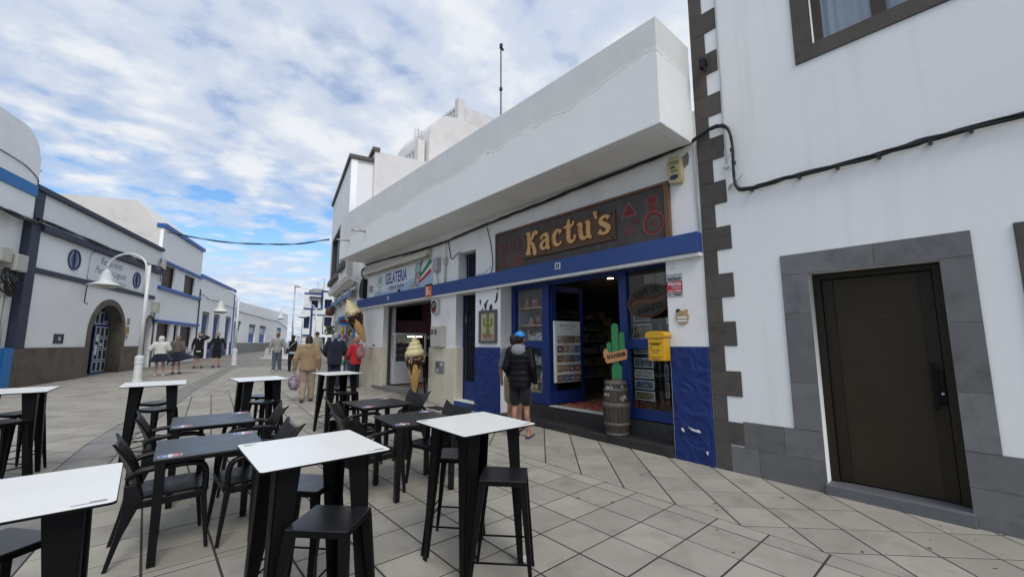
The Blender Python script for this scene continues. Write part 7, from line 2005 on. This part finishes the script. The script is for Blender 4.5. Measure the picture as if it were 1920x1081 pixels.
# group walking away by the parlour
def floral(t, P, s):
    w = P['wrL']
    g = MB(); g.ell(w + Vector((0, .0, -.33)), (.14, .10, .20), 14, 10); b = g.build('bag', mat('floral_bag_print', (.14, .09, .15), .8, .8, 26, col2=(.45, .38, .42), c2lo=.5, c2hi=.55, c2scale=24), t, remesh=.012, sm=2)
    g = MB(); g.tube([(w.x - .05, w.y, w.z - .16), (w.x, w.y + .02, w.z - .07), (w.x + .05, w.y, w.z - .16)], .010, 6); g.tube([(w.x, w.y, w.z - .5), (w.x + .06, w.y, w.z - .56), (w.x + .08, w.y, w.z - .48)], .008, 6); g.build('bag_handle', b.data.materials[0], b)
person('person in tan hooded jacket and beige trousers walking away with a floral bag', 3.13, 11.37, 20, 1.63, dict(mat=TAN, ex=.055, arm=.024, hem=.82, hood='down', name='hooded_jacket'), dict(mat=BEI, len=.97, ex=.018), dict(mat=BRSH), dict(style='bob', mat=HB1), J=dict(ankR=(.10, .10, .09), kneeR=(.10, .08, .49), ankL=(-.09, -.12, .11), kneeL=(-.09, .02, .49), elL=(-.29, -.02, 1.13), wrL=(-.31, .06, .86)), vox=.011, extra=floral)
person('person with grey hair in a dark navy coat walking away beside the red jacket', 4.52, 13.6, 14, 1.74, dict(mat=NV, ex=.062, arm=.026, hem=.74, name='coat'), dict(mat=NV, len=.97, ex=.012), dict(mat=BSH), dict(style='short', mat=HG), J=dict(elR=(.31, .02, 1.14), wrR=(.22, .20, 1.02), elL=(-.31, .02, 1.14), wrL=(-.22, .2, 1.0)), vox=.012)
def backpack(t, P, s):
    g = MB(); c = (P['shR'] + P['shL']) / 2
    g.ell(c + Vector((0, -.20, -.20)), (.155, .095, .22), 16, 10); g.ell(c + Vector((0, -.27, -.27)), (.11, .06, .11), 12, 8); b = g.build('backpack', cloth('dusty_pink_canvas', (.33, .15, .16)), t, remesh=.012, sm=3)
    g = MB()
    for sx in (-1, 1): g.tube([(sx * .10, -.14, c.z - .02), (sx * .12, -.02, c.z + .07), (sx * .13, .12, c.z - .02), (sx * .13, .13, c.z - .2)], .016, 6)
    g.build('strap', b.data.materials[0], b)
    g = MB(); g.tube([(-.17, .0, c.z + .055), (0, -.06, c.z + .07), (.17, .0, c.z + .055)], .022, 8); g.build('pale_stripe', LGREY, t, smooth=True)
person('person with curly sandy hair, red jacket and dusty pink backpack looking left', 5.12, 13.45, -22, 1.60, dict(mat=REDJ, ex=.050, arm=.02, hem=.80, name='jacket'), dict(mat=NV, len=.97, ex=.012), dict(mat=BSH), dict(style='curly', mat=HBL), J=dict(turn=-40, elR=(.28, .05, 1.14), wrR=(.20, .24, 1.05), elL=(-.28, .05, 1.14), wrL=(-.2, .24, 1.0)), vox=.012, extra=backpack)
# couple further on
def band(t, P, s):
    g = MB(); g.lathe([(.181, 0), (.184, .012), (.181, .024)], 20, (0, 0, .90)); g.v = [(x, y * .75, z) for x, y, z in g.v]; g.build('hem_stripe', WSH, t)
person('person in grey jumper and grey jeans walking away down the street', 4.60, 21.6, 14, 1.76, dict(mat=GRY, ex=.026, hem=.86, name='jumper'), dict(mat=JEAN, len=.97, ex=.016), dict(mat=WSH), dict(style='short', mat=HRD), J=dict(ankR=(.13, .08, .09), ankL=(-.10, -.08, .1), elR=(.28, -.02, 1.14), wrR=(.29, .04, .88), elL=(-.28, -.02, 1.14), wrL=(-.30, .02, .88)), vox=.014, extra=band)
def satchel(t, P, s):
    g = MB(); g.tube(bez([(-.19, .02, .98), (-.10, -.14, 1.15), (.05, -.15, 1.32), (.14, -.04, 1.44)], 6), .020, 6, flat=.4); st = g.build('bag_strap', mat('pale_tan_strap', (.4, .34, .26), .7), t, smooth=True)
    g = MB(); g.cbox((-.22, .0, .93), (.10, .26, .22)); g.build('shoulder_bag', BK, t, bevel=.03)
    g = MB()
    for k in ('R', 'L'): g.cap(P['sh' + k], P['el' + k], .060, .05); g.cap(P['el' + k], P['wr' + k].lerp(P['el' + k], .08), .05, .038)
    g.build('shirt_sleeve', cloth('pale_blue_shirt', (.36, .43, .52)), t, smooth=True)
    g = MB(); g.lathe([(.185, 0), (.18, .10)], 20, (0, 0, .80)); g.v = [(x, y * .75, z) for x, y, z in g.v]; g.build('shirt_tail', MATS['pale_blue_shirt'], t, smooth=True)
person('person in flat cap, black waistcoat and pale blue shirt with a shoulder bag, walking away', 5.16, 21.25, 12, 1.66, dict(mat=BK, ex=.028, sleeve=0, arm=-.02, hem=.88, name='waistcoat'), dict(mat=BK, len=.97, ex=.008), dict(mat=BSH), dict(style='short', mat=HB1, flatcap=cloth('brown_flat_cap', (.06, .035, .03))), J=dict(ankR=(.10, -.08, .1), ankL=(-.09, .1, .09)), vox=.014, extra=satchel)
# women by the restaurant
person('person in white hooded fleece and short dark skirt walking away by the lamp post', .50, 21.9, 12, 1.56, dict(mat=WHT, ex=.065, arm=.035, hem=.90, hood='up', name='hooded_fleece'), dict(mat=NV, len=.3, skirt=.34, hemz=.62, blow=.15, blowdir=0.0), dict(mat=WSH), None, J=dict(ankR=(.16, .0, .09), kneeR=(.14, .03, .49), ankL=(-.12, .03, .09), elR=(.30, .05, 1.16), wrR=(.18, .22, 1.10), elL=(-.36, -.02, 1.18), wrL=(-.26, .2, 1.15)), vox=.014)
person('person in checked wool jacket and wind-blown dark skirt beside the white fleece', 1.06, 22.7, 20, 1.60, dict(mat=CHK, ex=.050, arm=.02, hem=.86, name='jacket'), dict(mat=NV, len=.3, skirt=.30, hemz=.55, blow=.55, blowdir=0.1), dict(mat=BRSH), dict(style='bob', mat=HASH), J=dict(ankR=(.12, .06, .09), ankL=(-.08, -.06, .09)), vox=.014)
# two men walking this way
def tee(t, P, s):
    g = MB(); g.lathe([(.186, 0), (.19, .012), (.184, .05)], 20, (0, 0, .80)); g.v = [(x, y * .76, z) for x, y, z in g.v]; g.build('shirt_hem', WSH, t, smooth=True); g = MB(); g.prism([(-.05, 1.48), (.05, 1.48), (0, 1.36)], .10, .125); g.build('white_collar', WSH, t)
person('person in black top and black shorts shading the eyes with a raised arm', 2.07, 26.2, 188, 1.74, dict(mat=BK, ex=.022, arm=.004, hem=.86, name='sweatshirt'), dict(mat=BK, len=.40, ex=.02, name='shorts'), dict(mat=BSH), dict(style='short', mat=HB1, beard=True), J=dict(elL=(-.36, .10, 1.50), wrL=(-.16, .20, 1.60), elR=(.27, -.05, 1.13), ankR=(.13, .0, .09), ankL=(-.16, .02, .09)), vox=.014, extra=tee)
person('person in black sweatshirt and black shorts walking towards the terrace', 2.84, 26.4, 190, 1.74, dict(mat=BK, ex=.026, arm=.006, hem=.86, name='sweatshirt'), dict(mat=BK, len=.42, ex=.02, name='shorts'), dict(mat=BSH), dict(style='short', mat=HB1, beard=True), J=dict(ankR=(.10, .10, .09), ankL=(-.12, -.06, .09), elR=(.33, -.04, 1.14), wrR=(.36, .03, .90), elL=(-.33, -.04, 1.14), wrL=(-.36, .03, .90)), vox=.014)
# hatted figure and companion far down the right side
person('person in wide dark hat and pale patterned top standing before the far shops', 7.0, 24.0, 195, 1.78, dict(mat=mat('pale_patterned_top', (.42, .38, .33), .85, .5, 22), ex=.035, hem=.80, name='top'), dict(mat=BK, len=.97, ex=.012), dict(mat=BSH), dict(style='short', mat=HB1, hat=mat('dark_felt_hat', (.02, .017, .015), .8)), vox=.016)
